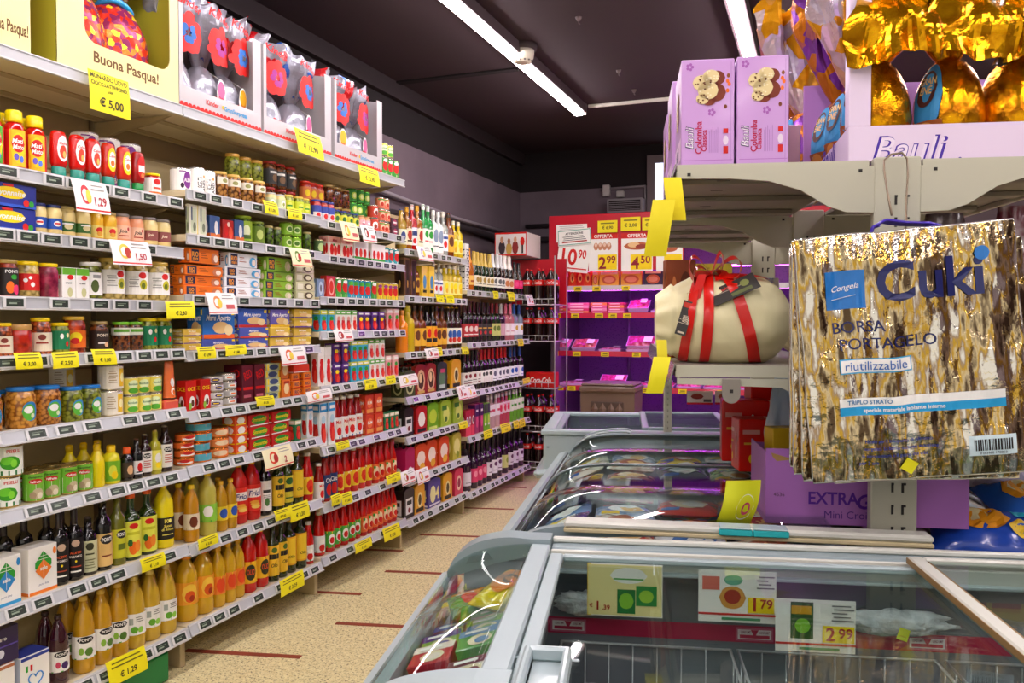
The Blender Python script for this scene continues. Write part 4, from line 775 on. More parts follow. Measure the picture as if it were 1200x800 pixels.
run(0, 3, 80, 112, 'box_white', 2, 'white carton with green top'); run(0, 3, 112, 133, 'jar_cetriol', 1, 'gherkin jar with white lid'); run(0, 3, 133, 212, 'jar_arti', 3, 'large artichoke jar with gold lid')
run(0, 4, -24, 8, 'jar_cloth', 1, 'red chutney jar, paper-covered lid, nearest camera'); run(0, 4, 8, 25, 'jar_cream', 1, 'brown jar with cream label, between red chutneys'); run(0, 4, 25, 52, 'jar_cloth', 1, 'red chutney jar between two cream-labelled jars')
run(0, 4, 52, 73, 'jar_cream', 1, 'brown jar with cream label, beside green-labelled jar'); run(0, 4, 73, 91, 'jar_greens', 1, 'green-labelled jar left of peaches'); run(0, 4, 91, 113, 'jar_apric', 1, 'orange peach jar')
run(0, 4, 113, 146, 'jar_pontid', 2, 'antipasto jar with dark label'); run(0, 4, 146, 178, 'jar_glid', 2, 'mushroom jar with bright green lid'); run(0, 4, 178, 214, 'jar_greens', 2, 'olive jar with green label')
run(0, 5, -26, 26, 'jar_chick', 2, 'chickpea jar with blue lid'); run(0, 5, 26, 56, 'jar_lupin', 1, 'lupin bean jar with blue lid'); run(0, 5, 56, 85, 'jar_chick', 1, 'chickpea jar beside green olives')
run(0, 5, 86, 131, 'jar_bean2', 2, 'green olive jar with blue lid'); run(0, 5, -20, 85, 'jar_lupin', 4, 'bean jar, blue lid', back=.11)
run(0, 5, 131, 158, 'can_bamb', 1, 'large cream and yellow can', stack=2); run(0, 5, 104, 130, 'can_bamb', 1, 'large cream can behind the olives', stack=2, back=.11); run(0, 5, 158, 198, 'can_cornY', 3, 'yellow and green sweetcorn can', stack=2)
run(0, 5, 198, 216, 'box_org', 1, 'flat orange cracker box'); run(0, 5, 199, 216, 'tube_rond', 1, 'orange upright pouch on the cracker box', z=.042)
run(0, 6, -28, 2, 'can_peas', 1, 'pea can nearest the camera', stack=2); run(0, 6, 2, 41, 'can_peas', 1, 'large white and green pea can', stack=2)
run(0, 6, 41, 117, 'can_green', 4, 'green-topped mushroom can', rows=2); run(0, 6, 117, 132, 'lemon_y', 1, 'slim yellow lemon juice bottle'); run(0, 6, 100, 150, 'lemon_y', 3, 'plain yellow lemon juice bottle', back=.07)
run(0, 6, 132, 152, 'lemon_g', 1, 'lemon bottle with green label'); run(0, 6, 152, 163, 'orangecap', 1, 'dark sauce bottle with orange cap'); run(0, 6, 163, 174, 'soy', 1, 'small black soy sauce bottle')
run(0, 6, 174, 186, 'balsam', 1, 'brown vinegar bottle beside the soy sauce'); run(0, 6, 186, 197, 'ylemon', 1, 'pale yellow dressing bottle'); run(0, 6, 197, 211, 'balsam', 1, 'brown vinegar bottle beside the tuna tins')
run(0, 7, -24, 35, 'sale_b', 1, 'white salt box with blue diamond'); run(0, 7, 36, 71, 'sale_o', 1, 'white salt box with orange diamond'); run(0, 7, -24, 70, 'dark_sq', 4, 'black vinegar bottle behind salt', back=.09)
run(0, 7, 71, 106, 'dark_sq', 2, 'tall black balsamic bottle', rows=2); run(0, 7, 106, 122, 'dark_cr', 1, 'dark bottle with pale arched label'); run(0, 7, 122, 139, 'dark_po', 1, 'dark bottle with tan label'); run(0, 7, 139, 156, 'gold_po', 1, 'green-gold vinegar bottle')
run(0, 7, 155, 193, 'orange_b', 2, 'green bottle with orange cap'); run(0, 7, 193, 214, 'lemon_100', 1, 'big yellow lemon juice bottle')
run(0, 8, -26, 24, 'heart_o', 1, 'brown-topped sugar box with heart'); run(0, 8, 24, 59, 'heart_b', 1, 'blue-topped sugar box with heart'); run(0, 8, -20, 24, 'coffee_box', 1, 'dark purple box on the sugar box', z=.152)
run(0, 8, 20, 59, 'vin_r', 2, 'dark vinegar bottle behind sugar', back=.10); run(0, 8, 60, 97, 'vin_r', 2, 'dark red vinegar bottle', rows=2); run(0, 8, 97, 158, 'vin_w', 3, 'golden vinegar bottle', rows=2); run(0, 8, 158, 214, 'vin_g', 3, 'apple vinegar bottle with white label', rows=2)
# second bay
run(1, 1, 217, 236, 'can_alba', 1, 'white and purple tin'); run(1, 1, 236, 265, 'can_scelta', 2, 'white mushroom can'); run(1, 1, 265, 323, 'jar_olv2', 4, 'olive jar with neck tag')
run(1, 1, 298, 338, 'jar_olv', 3, 'plain olive jar', stack=2, back=.09); run(1, 1, 323, 344, 'jar_wt', 2, 'small white-labelled jar'); run(1, 1, 344, 373, 'jar_yg', 3, 'small yellow-green jar'); run(1, 1, 338, 374, 'jar_dk', 3, 'dark sauce jar with red lid', stack=2, back=.08)
run(1, 2, 218, 247, 'pouch_ye', 1, 'yellow soup pouch'); run(1, 2, 228, 248, 'pouch_st', 2, 'silver-grey soup pouch'); run(1, 2, 249, 268, 'bag_bl', 1, 'small blue bag'); run(1, 2, 268, 281, 'rd_pk', 1, 'red tomato pack'); run(1, 2, 281, 293, 'bag_bl', 1, 'blue bag beside the green olives')
run(1, 2, 292, 308, 'jar_gt', 1, 'tall green olive jar', s=.9); run(1, 2, 308, 320, 'jar_gs', 1, 'short green olive jar'); run(1, 2, 320, 340, 'jar_gc', 2, 'narrow caper jar', rows=2); run(1, 2, 340, 362, 'can_lime', 2, 'lime green can', stack=2); run(1, 2, 363, 373, 'jar_gc', 1, 'caper jar beside the lime cans')
run(1, 3, 217, 266, 'rio_o', 1, 'orange tuna carton', stack=3); run(1, 3, 217, 266, 'rio_oL', 1, 'thick orange tuna carton on top of three', z=.129)
run(1, 3, 267, 313, 'rio_w', 1, 'white tuna carton', stack=3); run(1, 3, 267, 313, 'rio_wL', 1, 'thick white tuna carton on top of three', z=.129)
run(1, 3, 313, 350, 'rio_g', 1, 'green tuna carton', stack=3); run(1, 3, 313, 350, 'rio_gL', 1, 'thick green tuna carton on top of three', z=.124); run(1, 3, 350, 375, 'card_grey', 1, 'olive-grey tuna carton', stack=4)
run(1, 4, 218, 240, 'marc_y', 1, 'gold-blue tuna carton', stack=3, s=.75); run(1, 4, 241, 283, 'marc_s', 1, 'flat blue and orange tuna carton'); run(1, 4, 241, 283, 'marc_big', 1, 'large blue tuna carton', z=.047)
run(1, 4, 284, 320, 'marc_s', 1, 'slim violet-blue tuna carton', stack=2); run(1, 4, 284, 320, 'marc_b', 1, 'blue tuna carton with red foot', z=.092); run(1, 4, 320, 346, 'marc_y', 1, 'slim gold tuna carton', stack=2); run(1, 4, 320, 346, 'marc_c', 1, 'violet tuna carton with yellow foot', z=.092)
run(1, 4, 346, 374, 'marc_y', 1, 'slim gold and purple carton', stack=4)
run(1, 5, 219, 254, 'box_cocc', 2, 'red coconut milk carton'); run(1, 5, 254, 271, 'tub_stack', 1, 'white and purple tin', stack=4, s=.9); run(1, 5, 271, 286, 'tin_silver', 1, 'silver tuna tin', stack=4, s=.95); run(1, 5, 286, 315, 'box_wineR', 2, 'dark red chocolate box'); run(1, 5, 315, 334, 'box_sgom', 1, 'silver fish box', stack=5)
run(1, 5, 334, 344, 'box_choc', 1, 'yellow-orange biscuit box', stack=2); run(1, 5, 345, 371, 'box_oran', 2, 'small orange tuna carton', stack=3); run(1, 5, 345, 371, 'box_amer', 1, 'red stock cube box on the orange cartons', z=.109)
run(1, 6, 218, 236, 'tuna_o', 1, 'orange tuna tin', stack=4); run(1, 6, 236, 259, 'tuna_b', 1, 'blue and orange tuna tin', stack=4, s=1.1); run(1, 6, 259, 277, 'tuna_L', 1, 'large peach tuna tin', stack=3, s=.95); run(1, 6, 278, 296, 'tuna_box', 1, 'red tuna carton', stack=4)
run(1, 6, 296, 345, 'meat_box', 2, 'red canned meat carton', stack=3); run(1, 6, 345, 361, 'tc_dg', 1, 'dark green tomato carton'); run(1, 6, 361, 374, 'tc_lightb', 1, 'tall white and blue tomato carton', s=.85)
run(1, 7, 217, 246, 'oil_br', 2, 'amber oil bottle, brown label', rows=2); run(1, 7, 246, 263, 'oil_gr', 1, 'pale oil bottle, green label', rows=2); run(1, 7, 263, 284, 'oil_bl', 2, 'oil bottle, yellow-blue label', rows=2, s=.9); run(1, 7, 284, 314, 'friol', 2, 'red frying oil bottle')
run(1, 7, 314, 327, 'wt_dk', 1, 'dark oil bottle, white label'); run(1, 7, 327, 340, 'olv_y', 1, 'olive oil bottle, yellow and black label'); run(1, 7, 340, 351, 'olv_g', 1, 'green-bottomed olive oil bottle'); run(1, 7, 351, 363, 'olv_d', 1, 'dark olive oil bottle, gold label'); run(1, 7, 363, 374, 'pas_y', 1, 'tomato puree bottle, yellow label')
run(1, 8, 217, 259, 'oil_or', 2, 'large golden oil bottle', rows=2); run(1, 8, 259, 294, 'oil_os', 3, 'oil bottle, orange label', rows=2); run(1, 8, 294, 322, 'redpet', 2, 'bright red oil bottle'); run(1, 8, 322, 343, 'olv_y', 2, 'olive oil bottle, yellow and black label')
run(1, 8, 343, 366, 'olv_d', 2, 'dark olive oil bottle, gold label'); run(1, 8, 366, 375, 'pas_g', 1, 'tomato puree bottle, blue-white label')
# third bay
run(2, 1, 376, 400, 'jar_bl', 3, 'blue-lidded sauce jar', rows=1); run(2, 1, 377, 402, 'jar_org', 3, 'orange sauce jar', stack=2, back=.07); run(2, 1, 400, 428, 'jar_bd', 4, 'small yellow-labelled pesto jar'); run(2, 1, 403, 430, 'jar_bs', 3, 'plain bean jar', stack=2, back=.06)
run(2, 1, 428, 442, 'jar_pk', 2, 'small pink sauce jar'); run(2, 1, 430, 451, 'can_gr', 3, 'green vegetable can', stack=3, back=.06); run(2, 1, 442, 452, 'can_rd', 1, 'red bean can', stack=2); run(2, 1, 452, 463, 'can_pk', 2, 'pink bean can', stack=3, s=.9); run(2, 1, 463, 473, 'pack_dk', 1, 'dark olive pack', stack=2)
run(2, 2, 376, 389, 'can_dg', 2, 'dark green vegetable can'); run(2, 2, 390, 418, 'tomb', 2, 'pink-topped tomato carton'); run(2, 2, 419, 456, 'tomw', 2, 'wide white tomato carton'); run(2, 2, 456, 473, 'can_tom', 3, 'blue-green tomato can')
run(2, 3, 376, 385, 'bag_blue', 1, 'grey-blue bag of pulses'); run(2, 3, 385, 400, 'bag_redt', 1, 'red bag of tomatoes'); run(2, 3, 400, 414, 'can_tomR', 2, 'green and red tomato can', rows=2); run(2, 3, 414, 441, 'can_tomB', 4, 'blue tomato can', rows=2); run(2, 3, 441, 450, 'can_tomR', 1, 'green tomato can between blue and yellow cans'); run(2, 3, 450, 472, 'can_tomY', 4, 'yellow tomato can')
run(2, 4, 376, 397, 'tc_blue', 2, 'sky blue tomato carton'); run(2, 4, 398, 422, 'tc_white', 4, 'white tomato carton'); run(2, 4, 422, 456, 'tc_purp', 4, 'purple tomato carton'); run(2, 4, 457, 472, 'tc_pink', 2, 'pink tomato carton')
run(2, 5, 376, 392, 'tc_bigw', 2, 'tall white tomato carton'); run(2, 5, 393, 415, 'tc_purp', 2, 'purple tomato carton', stack=2); run(2, 5, 415, 436, 'tc_blue', 3, 'sky blue tomato carton', stack=2); run(2, 5, 437, 455, 'tc_white', 3, 'green-topped tomato carton', stack=2); run(2, 5, 456, 471, 'tc_pink', 2, 'pink tomato carton')
run(2, 6, 376, 398, 'tc_lightb', 2, 'tall white and blue tomato carton'); run(2, 6, 399, 431, 'pas_w', 4, 'tomato puree bottle, white label', rows=2); run(2, 6, 432, 453, 'box_orr', 2, 'orange-red rum box', stack=2); run(2, 6, 453, 471, 'tc_dg', 3, 'dark green tomato carton')
run(2, 7, 376, 385, 'pas_w', 1, 'tomato puree bottle, white label'); run(2, 7, 385, 401, 'pas_b', 2, 'tomato puree bottle, navy label'); run(2, 7, 401, 442, 'pas_y', 5, 'tomato puree bottle, yellow label', rows=2); run(2, 7, 443, 470, 'pas_s', 4, 'small tomato bottle, orange label', rows=2)
run(2, 8, 376, 389, 'pas_g', 1, 'tomato puree bottle, blue-white label'); run(2, 8, 389, 429, 'pas_gr', 5, 'tomato puree bottle, green label', rows=2); run(2, 8, 429, 471, 'pas_s', 7, 'slim tomato bottle, orange label', rows=2)
run(2, 0, 455, 473, 'can_tomR', 3, 'green and red tomato can', s=1.05); run(2, 0, 454, 468, 'can_cornY', 2, 'yellow-green can on the tomato cans', z=.113)
# spirits bay
run(3, 0, 476, 483, 'sp_blu', 1, 'round amber bottle with blue cap'); run(3, 0, 483, 489, 'sp_amb', 1, 'amber spirit bottle beside the red one'); run(3, 0, 489, 495, 'sp_red', 1, 'bright red aperitif bottle'); run(3, 0, 495, 502, 'sp_amb', 1, 'amber spirit bottle beside the green ones')
run(3, 0, 502, 514, 'sp_grn', 2, 'bright green spirit bottle'); run(3, 0, 514, 526, 'sp_wht', 2, 'white-labelled vodka bottle'); run(3, 0, 526, 532, 'sp_clr', 1, 'clear spirit bottle'); run(3, 0, 532, 538, 'sp_brn', 1, 'brown spirit bottle', s=1.05); run(3, 0, 538, 548, 'sp_lim', 2, 'pale yellow liqueur bottle')
run(3, 1, 476, 492, 'sp_box', 2, 'dark brown gift box', s=.80); run(3, 1, 492, 498, 'sp_brn', 1, 'brown bottle beside the gift boxes', s=.8); run(3, 1, 498, 513, 'sp_boxy', 2, 'yellow and blue spirit box', s=.9); run(3, 1, 513, 526, 'sp_clr', 2, 'clear spirit bottle', s=.8); run(3, 1, 526, 547, 'sp_lim', 4, 'pale yellow liqueur bottle', s=.78)
run(3, 2, 476, 484, 'sp_org', 1, 'plain orange liqueur bottle'); run(3, 2, 484, 492, 'sp_lgr', 1, 'plain lemon yellow liqueur bottle'); run(3, 2, 492, 505, 'sp_brn', 2, 'amaro bottle, orange label', rows=2); run(3, 2, 505, 518, 'sp_drk', 2, 'black bottle, gold label', rows=2); run(3, 2, 518, 530, 'sp_brn', 2, 'brown amaro bottle', rows=2); run(3, 2, 530, 547, 'sp_dkw', 3, 'dark brandy bottle, yellow cap', rows=2)
run(3, 3, 476, 490, 'beer_cir', 1, 'dark green beer pack, round emblem', s=.88); run(3, 3, 490, 515, 'beer_red', 2, 'red-brown beer pack', s=.95); run(3, 3, 516, 528, 'beer_dk', 1, 'dark green beer pack', s=.9); run(3, 3, 528, 547, 'beer_gold', 1, 'gold beer pack')
run(3, 4, 476, 490, 'beer_blk', 1, 'black beer pack', s=.85); run(3, 4, 490, 504, 'beer_brk', 1, 'red beer pack', s=.95); run(3, 4, 504, 518, 'beer_lim', 1, 'lime green beer pack', s=.95); run(3, 4, 518, 547, 'beer_lim2', 2, 'yellow-green beer pack', s=.98)
run(3, 5, 476, 489, 'beer_mag', 1, 'magenta beer pack', s=.95); run(3, 5, 489, 530, 'beer_org', 3, 'orange-red beer pack', s=.92); run(3, 5, 530, 547, 'beer_yel', 1, 'yellow beer pack', s=.95)
run(3, 6, 476, 489, 'beer_blk', 1, 'black and white beer pack', s=.92); run(3, 6, 489, 502, 'beer_gold', 1, 'gold beer pack beside the black one'); run(3, 6, 503, 521, 'beer_pur', 1, 'purple beer pack with figure four'); run(3, 6, 521, 534, 'beer_gold', 1, 'gold beer pack beside the pink one'); run(3, 6, 534, 547, 'beer_pk2', 1, 'pink-red beer pack')
# wine bay
run(4, 0, 549, 553.5, 'zig_box', 1, 'tall white box with black zigzags'); run(4, 0, 554, 561, 'bub_amb', 1, 'amber sparkling wine bottle'); run(4, 0, 561, 584, 'bub_g', 5, 'gold-foiled sparkling wine bottle'); run(4, 0, 584, 597, 'bub_s', 3, 'silver-foiled sparkling wine bottle'); run(4, 0, 597, 608, 'bub_w', 2, 'white-foiled sparkling wine bottle'); run(4, 0, 608, 618, 'bub_pk', 2, 'small bottle, hot pink label')
run(4, 1, 549, 566, 'w_red', 3, 'wine bottle, red label', rows=2, s=.95); run(4, 1, 566, 582, 'w_blk', 3, 'wine bottle, black label', rows=2, s=.95); run(4, 1, 582, 592, 'w_grn', 2, 'wine bottle, yellow-green label', s=.95); run(4, 1, 592, 598, 'w_pnk', 1, 'wine bottle, pale pink label', s=.95); run(4, 1, 598, 607, 'w_rose', 2, 'pink rose wine bottle', s=.95); run(4, 1, 607, 618, 'w_bcl', 2, 'clear bottle, blue foil', s=.95)
run(4, 2, 549, 569, 'w_crm', 4, 'wine bottle, cream label', rows=2, s=.93); run(4, 2, 569, 582, 'w_whr', 3, 'wine bottle, white and red label', s=.93); run(4, 2, 582, 602, 'w_wht', 4, 'wine bottle, white label, red foil', s=.93); run(4, 2, 602, 618, 'w_blu', 3, 'wine bottle, white label, blue foil', s=.93)
run(4, 3, 549, 560, 'brick_r', 3, 'red drink carton', s=1.15); run(4, 3, 560, 570, 'brick_p', 2, 'purple drink carton', s=1.15); run(4, 3, 570, 577, 'brick_g', 2, 'green drink carton', s=1.1); run(4, 3, 577, 590, 'slim_w', 3, 'slim white drink bottle', s=1.2); run(4, 3, 590, 602, 'slim_p', 3, 'slim pink drink bottle', s=1.2); run(4, 3, 602, 618, 'slim_g', 4, 'slim green drink bottle', s=1.2)
run(4, 4, 549, 559, 'v_big', 1, 'wide dark bottle, white label', rows=2); run(4, 4, 559, 576, 'v_pnk', 3, 'dark bottle, pink label', rows=2); run(4, 4, 576, 594, 'v_wht', 3, 'dark bottle, white label', rows=2); run(4, 4, 594, 602, 'v_yel', 1, 'dark bottle, yellow label'); run(4, 4, 602, 618, 'v_wht', 3, 'dark white-labelled bottle next to cola rack')
# ------------------------------------------------------------------ freezer island (its own axes: u across, v away from the camera)
def ray_i(px, py):
    d = FW*FPX + RT*(px-600) + UP*(400-py); c, s = math.cos(ALPHA), math.sin(ALPHA)
    return Vector((d.x*c+d.y*s, -d.x*s+d.y*c, d.z))
def iv(px, py, v): d = ray_i(px, py); t = v/d.y; return Vector((d.x*t, v, EYE+d.z*t))
def iz(px, py, z): d = ray_i(px, py); t = (z-EYE)/d.z; return Vector((d.x*t, d.y*t, z))
class Isl:
    """a thing built in island coordinates; its empty stands at (u, v, z)"""
    def __init__(s, name, u, v, z=0, label=None, cat=None, group=None, rot=0., ang=None):
        s.o = empty(name, isl(u, v, z), (ALPHA if ang is None else ang)+rot, label, cat, group); s.c = (-u, -v, -z) if rot == 0 and ang is None else (0, 0, 0)
    def part(s, mb, name, parent=None): return mb.build(name, parent or s.o, s.c if parent is None else None)
FZ = mat('#8d9da1', .35, coat=.2); FZL = mat('#a9b8ba', .35, coat=.2); FZD = mat('#7f8b8e', .4); WHT = mat('#cfcfc4', .4, coat=.1); BLK = mat('#15151a', .5); LINER = mat('#747c84', .45)
GLS = glass_sheet('#f4faf8', .8); GLS2 = glass_sheet('#f4faf8', 1.25, 1.5, .01); CHROME = mat('#d8dce0', .2, .8); EDGE = mat('#8a6a3c', .5)
def arc_prof(pts, n=14):     # smooth a polyline (Catmull-Rom)
    out = []; P = [Vector(p) for p in pts]; P = [P[0]*2-P[1]]+P+[P[-1]*2-P[-2]]
    for i in range(1, len(P)-2):
        for k in range(n//max(1, len(P)-3)+2):
            t = k/(n//max(1, len(P)-3)+2); a, b, c, d = P[i-1:i+3]
            out.append(tuple(.5*((2*b)+(-a+c)*t+(2*a-5*b+4*c-d)*t*t+(-a+3*b-3*c+d)*t**3)))
    out.append(tuple(P[-2])); return out
def sheet_along(m, prof_, t, v0, v1, mt, axis='y'):
    """a bent sheet of thickness t following prof_ (x, z), run along y"""
    n = len(prof_); vs = []
    for i, (x, z) in enumerate(prof_):
        a = prof_[max(0, i-1)]; b = prof_[min(n-1, i+1)]; dx, dz = b[0]-a[0], b[1]-a[1]; q = math.hypot(dx, dz) or 1; nx, nz = -dz/q*t, dx/q*t
        for yy in (v0, v1): vs += [(x, yy, z), (x+nx, yy, z+nz)]
    fs = []
    for i in range(n-1):
        o, p = 4*i, 4*i+4
        fs += [(o, p, p+2, o+2), (o+1, o+3, p+3, p+1), (o, o+1, p+1, p), (o+2, p+2, p+3, o+3)]
    fs += [(0, 2, 3, 1), (4*n-4, 4*n-3, 4*n-1, 4*n-2)]
    return m.add(vs, fs, mt, True)
# ---- near freezer
F1 = Isl('chest_freezer', .5, 1.28, 0, 'pale grey chest freezer nearest the camera, sliding glass lids, vegetables inside', 'freezer')
U0, U1, V0, V1 = -.40, 1.45, .78, 1.80
m = MB().box(U0+.10, V0+.04, .0, U1-.1, V1-.04, .10, BLK); F1.part(m, 'plinth')
m = MB(); m.cbox(U0, V0, .10, U0+.055, V1, .745, FZ, .006); m.cbox(U1-.05, V0, .10, U1, V1, .86, FZ, .006); m.cbox(U0+.0551, V0, .10, U1-.051, V0+.05, .855, FZ, .006); m.cbox(U0+.0551, V1-.05, .10, U1-.051, V1, .855, FZ, .006)
m.box(U0+.056, V0+.051, .38, U1-.051, V1-.051, .42, LINER); m.box(U0+.0555, V1-.058, .42, U1-.051, V1-.0505, .85, LINER); F1.part(m, 'cabinet')
m = MB(); m.prism([(U0-.012, .74), (U0-.016, .775), (U0-.006, .800), (U0+.016, .808), (U0+.030, .797), (U0+.030, .7455), (U0-.012, .7455)], V0, V1, FZL, 'y'); F1.part(m, 'side_rim')
m = MB(); m.cbox(-.395+.0, V0+.4, .60, -.385, V1, .66, FZD, .004); F1.part(MB().cbox(U0-.022, V0-.02, .60, U0-.0005, V1, .66, FZD, .008), 'bumper')
GP = arc_prof([(U0+.018, .809), (-.36, .838), (-.315, .864), (-.255, .880), (-.197, .886)])
m = MB(); sheet_along(m, GP, .005, 1.10, V1-.062, GLS); F1.part(m, 'curved_side_glass')
m = MB(); pr = GP+[(-.197, .8), (U0+.018, .8)]; m2 = [(x, z) for x, z in GP]
m.prism([(x, z+.007) for x, z in GP]+[(-.15, .893), (-.15, .80), (U0+.03, .80)], V0+.002, 1.097, FZL, 'y', False); F1.part(m, 'moulded_cover')
m = MB(); m.prism([(x, z+.012+.012*math.sin(PI*i/len(GP))) for i, (x, z) in enumerate(GP)]+[(-.155, .900), (-.155, .872), (-.27, .846), (U0+.02, .808)], V1-.060, V1-.0005, FZ, 'y'); m.prism([(-.34, .8405), (-.28, .8535), (-.29, .866), (-.33, .858)], V1-.0625, V1-.0595, FZD, 'y'); F1.part(m, 'end_cap')
m = MB(); m.cbox(-.196, 1.0975, .862, -.154, V1-.0605, .8915, FZL, .004); m.cbox(-.1535, V0+.002, .862, U1, V0+.07, .888, FZL, .004); m.cbox(U1-.05, V0+.0705, .862, U1, V1-.0605, .888, FZL, .004); F1.part(m, 'top_rim')
m = MB(); m.cbox(-.1545, V1-.0600, .856, U1, V1-.001, .884, FZ, .004)
for i, (a, b, z) in enumerate(((V1-.098, V1-.090, .879), (V1-.078, V1-.070, .884))): m.cbox(-.1535, a, .850, U1-.051, b, z, WHT, .002)
m.cbox(-.1535, V1-.115, .846, U1-.051, V1-.061, .852, FZL, .001); m.cbox(-.1535, V1-.024, .8845, U1, V1-.008, .896, WHT, .003); F1.part(m, 'back_track')
def lid(F, u0, u1, v0, v1, z, frame, edge=None, nm='sliding_lid', w=.028):
    m = MB()
    m.cbox(u0, v0, z, u0+w, v1, z+.014, frame, .003); m.cbox(u1-w, v0, z, u1, v1, z+.014, frame, .003)
    m.cbox(u0+w+.0003, v0, z, u1-w-.0003, v0+w, z+.014, frame, .003); m.cbox(u0+w+.0003, v1-w*.6, z, u1-w-.0003, v1, z+.014, frame, .003)
    if edge: m.box(u0-.002, v0, z, u0-.0003, v1, z+.011, edge); m.box(u0+w+.0003, v0+w, z-.001, u0+w+.003, v1-w, z+.012, edge)
    o = F.part(m, nm); g = MB().box(u0+w+.0033, v0+w+.0003, z+.004, u1-w-.0003, v1-w*.6-.0003, z+.009, GLS); g.build('glass_pane', o); return o
l1 = lid(F1, -.152, .60, V0+.075, V1-.100, .870, FZL)
h = iz(640, 782, .885); m = MB(); m.cbox(h.x-.034, 1.02, .8795, h.x+.034, h.y+.03, .884, FZL, .002); m.cbox(h.x-.034, 1.02, .884, h.x-.022, h.y+.03, .905, FZL, .004); m.cbox(h.x+.022, 1.02, .884, h.x+.034, h.y+.03, .905, FZL, .004); m.cbox(h.x-.034, h.y+.02, .884, h.x+.034, h.y+.032, .905, FZL, .004); m.cbox(h.x-.055, h.y+.034, .8795, h.x+.045, h.y+.040, .8835, FZL, .002); m.build('handle', l1)
lid(F1, .562, U1-.055, V0+.075, V1-.083, .886, WHT, EDGE)
m = MB(); vv = V1-.0587; m.box(U0+.06, vv-.0012, .700, U1-.056, vv-.0005, .735, mat('#b8104a', .5))
for px in (666, 884, 1086):
    c = iv(px, 750, vv); W = lambda u, v, k, c=c: (c.x+u, vv-.0013-.0006*k, .7175+v)
    m.rect(W, -.038, -.014, .038, .014, '#c86080', 1); m.rect(W, -.034, -.010, .034, .010, '#f0e4e8', 2); m.rect(W, -.030, -.008, .030, -.001, '#c0204c', 3)
    m.add([W(-.008, .010, 4), (W(.008, .010, 4)), W(0, -.006, 4)], [(0, 2, 1)], paper('#c0204c')); m.text(W, 'LOAD LIMIT', -.018, .005, .005, '#904060', 4, maxw=.02); m.text(W, 'LOAD LIMIT', .020, .005, .005, '#904060', 4, maxw=.02)
F1.part(m, 'load_line')
for bi, (a, b) in enumerate(((-.13, .22), (.235, .62), (.64, 1.35))):
    m = MB(); z0, z1 = .44, .688; ya, yb = 1.0, V1-.075; WR = .0022
    for z in (z1, z1-.1, z0): m.tube([(a, ya, z), (b, ya, z), (b, yb, z), (a, yb, z)], WR*(1.6 if z == z1 else 1), mat('#c8ccd0', .3, .5), 6, True)
    k = int((b-a)/.045)
    for i in range(1, k): x = a+(b-a)*i/k; m.tube([(x, ya, z1), (x, ya, z0), (x, yb, z0), (x, yb, z1)], WR*.8, mat('#c8ccd0', .3, .5), 5)
    k = int((yb-ya)/.05)
    for i in range(1, k): y = ya+(yb-ya)*i/k; m.tube([(a, y, z1), (a, y, z0), (b, y, z0), (b, y, z1)], WR*.8, mat('#c8ccd0', .3, .5), 5)
    F1.part(m, 'wire_basket')
def bumpy(cx, cy, cz, rx, ry, rz, amp, fr, mt, nu=24, nv=14, seed=0.):
    def f(u, v):
        a = 2*PI*u; b = PI*(v-.5); p = Vector((math.cos(a)*math.cos(b), math.sin(a)*math.cos(b), math.sin(b)))
        k = 1+amp*noise.noise(p*fr+Vector((seed, 0, 0))); return (cx+p.x*rx*k, cy+p.y*ry*k, cz+p.z*rz*k)
    return MB().grid(f, nu, nv, mt, True, True)
FROST = mat('#eef2f4', .8, noise_=('noise', 40, '#c8d0d4', .3, .7), bump=('noise', 60, .8))
for a, b, zc, lab in ((.435, .64, .765, 'a'), (-.14, -.03, .775, 'b')):
    o = F1.part(bumpy((a+b)/2, V1-.082, zc, (b-a)/2, .018, .024, .5, 3.5, FROST, 40, 16, a), 'frost'); o['kind'] = 'stuff'

# pillow-shaped frozen bag
def pillow(e, w, l, t, col, items, seed=0., tr=False, noise_col=None, nm='bag_body'):
    mt = mat(col, .22, coat=.6, noise_=noise_col, trans=.0)
    def P(u, v, s_):
        x = (u-.5)*w; y = (v-.5)*l; e_ = (1-(2*u-1)**6)*(1-(2*v-1)**6); h_ = t/2*max(0, 1-abs(2*u-1)**3.0)**.6*max(0, 1-abs(2*v-1)**3.0)**.6
        h_ += e_*t*.14*noise.noise(Vector((x*40+seed, y*40, s_))); return (x, y, t/2+s_*max(h_, .0008)+.002*noise.noise(Vector((x*30, y*30, seed))))
    m = MB(); m.grid(lambda u, v: P(u, v, 1), 14, 18, mt); m.grid(lambda u, v: P(1-u, v, -1), 14, 18, mt); o = m.build(nm, e)
    m = MB(); W = lambda u, v, k: tuple(Vector(P(min(.98, max(.02, u/w+.5)), min(.98, max(.02, v/l)), 1))+Vector((0, 0, .0012+.0006*k)))
    for it in items:
        if it[0] == 'r': m.strip(W, it[1]*w/2, it[3]*w/2, lambda u: it[2]*l, lambda u: it[4]*l, paper(it[5]), it[6] if len(it) > 6 else 1, 8, 8)
        elif it[0] == 'e':
            f = lambda u: math.sqrt(max(0, 1-((u/w*2-it[1])/it[3])**2))*it[4]*l
            m.strip(W, (it[1]-it[3])*w/2, (it[1]+it[3])*w/2, lambda u: it[2]*l-f(u), lambda u: it[2]*l+f(u), paper(it[5]), it[6] if len(it) > 6 else 2, 8, 6)
        elif it[0] == 't': m.text(W, it[1], it[2]*w/2, it[3]*l, it[4]*l, it[5], 5, maxw=w*.7, shear=.2)
    if items: m.build('printed_panel', e)
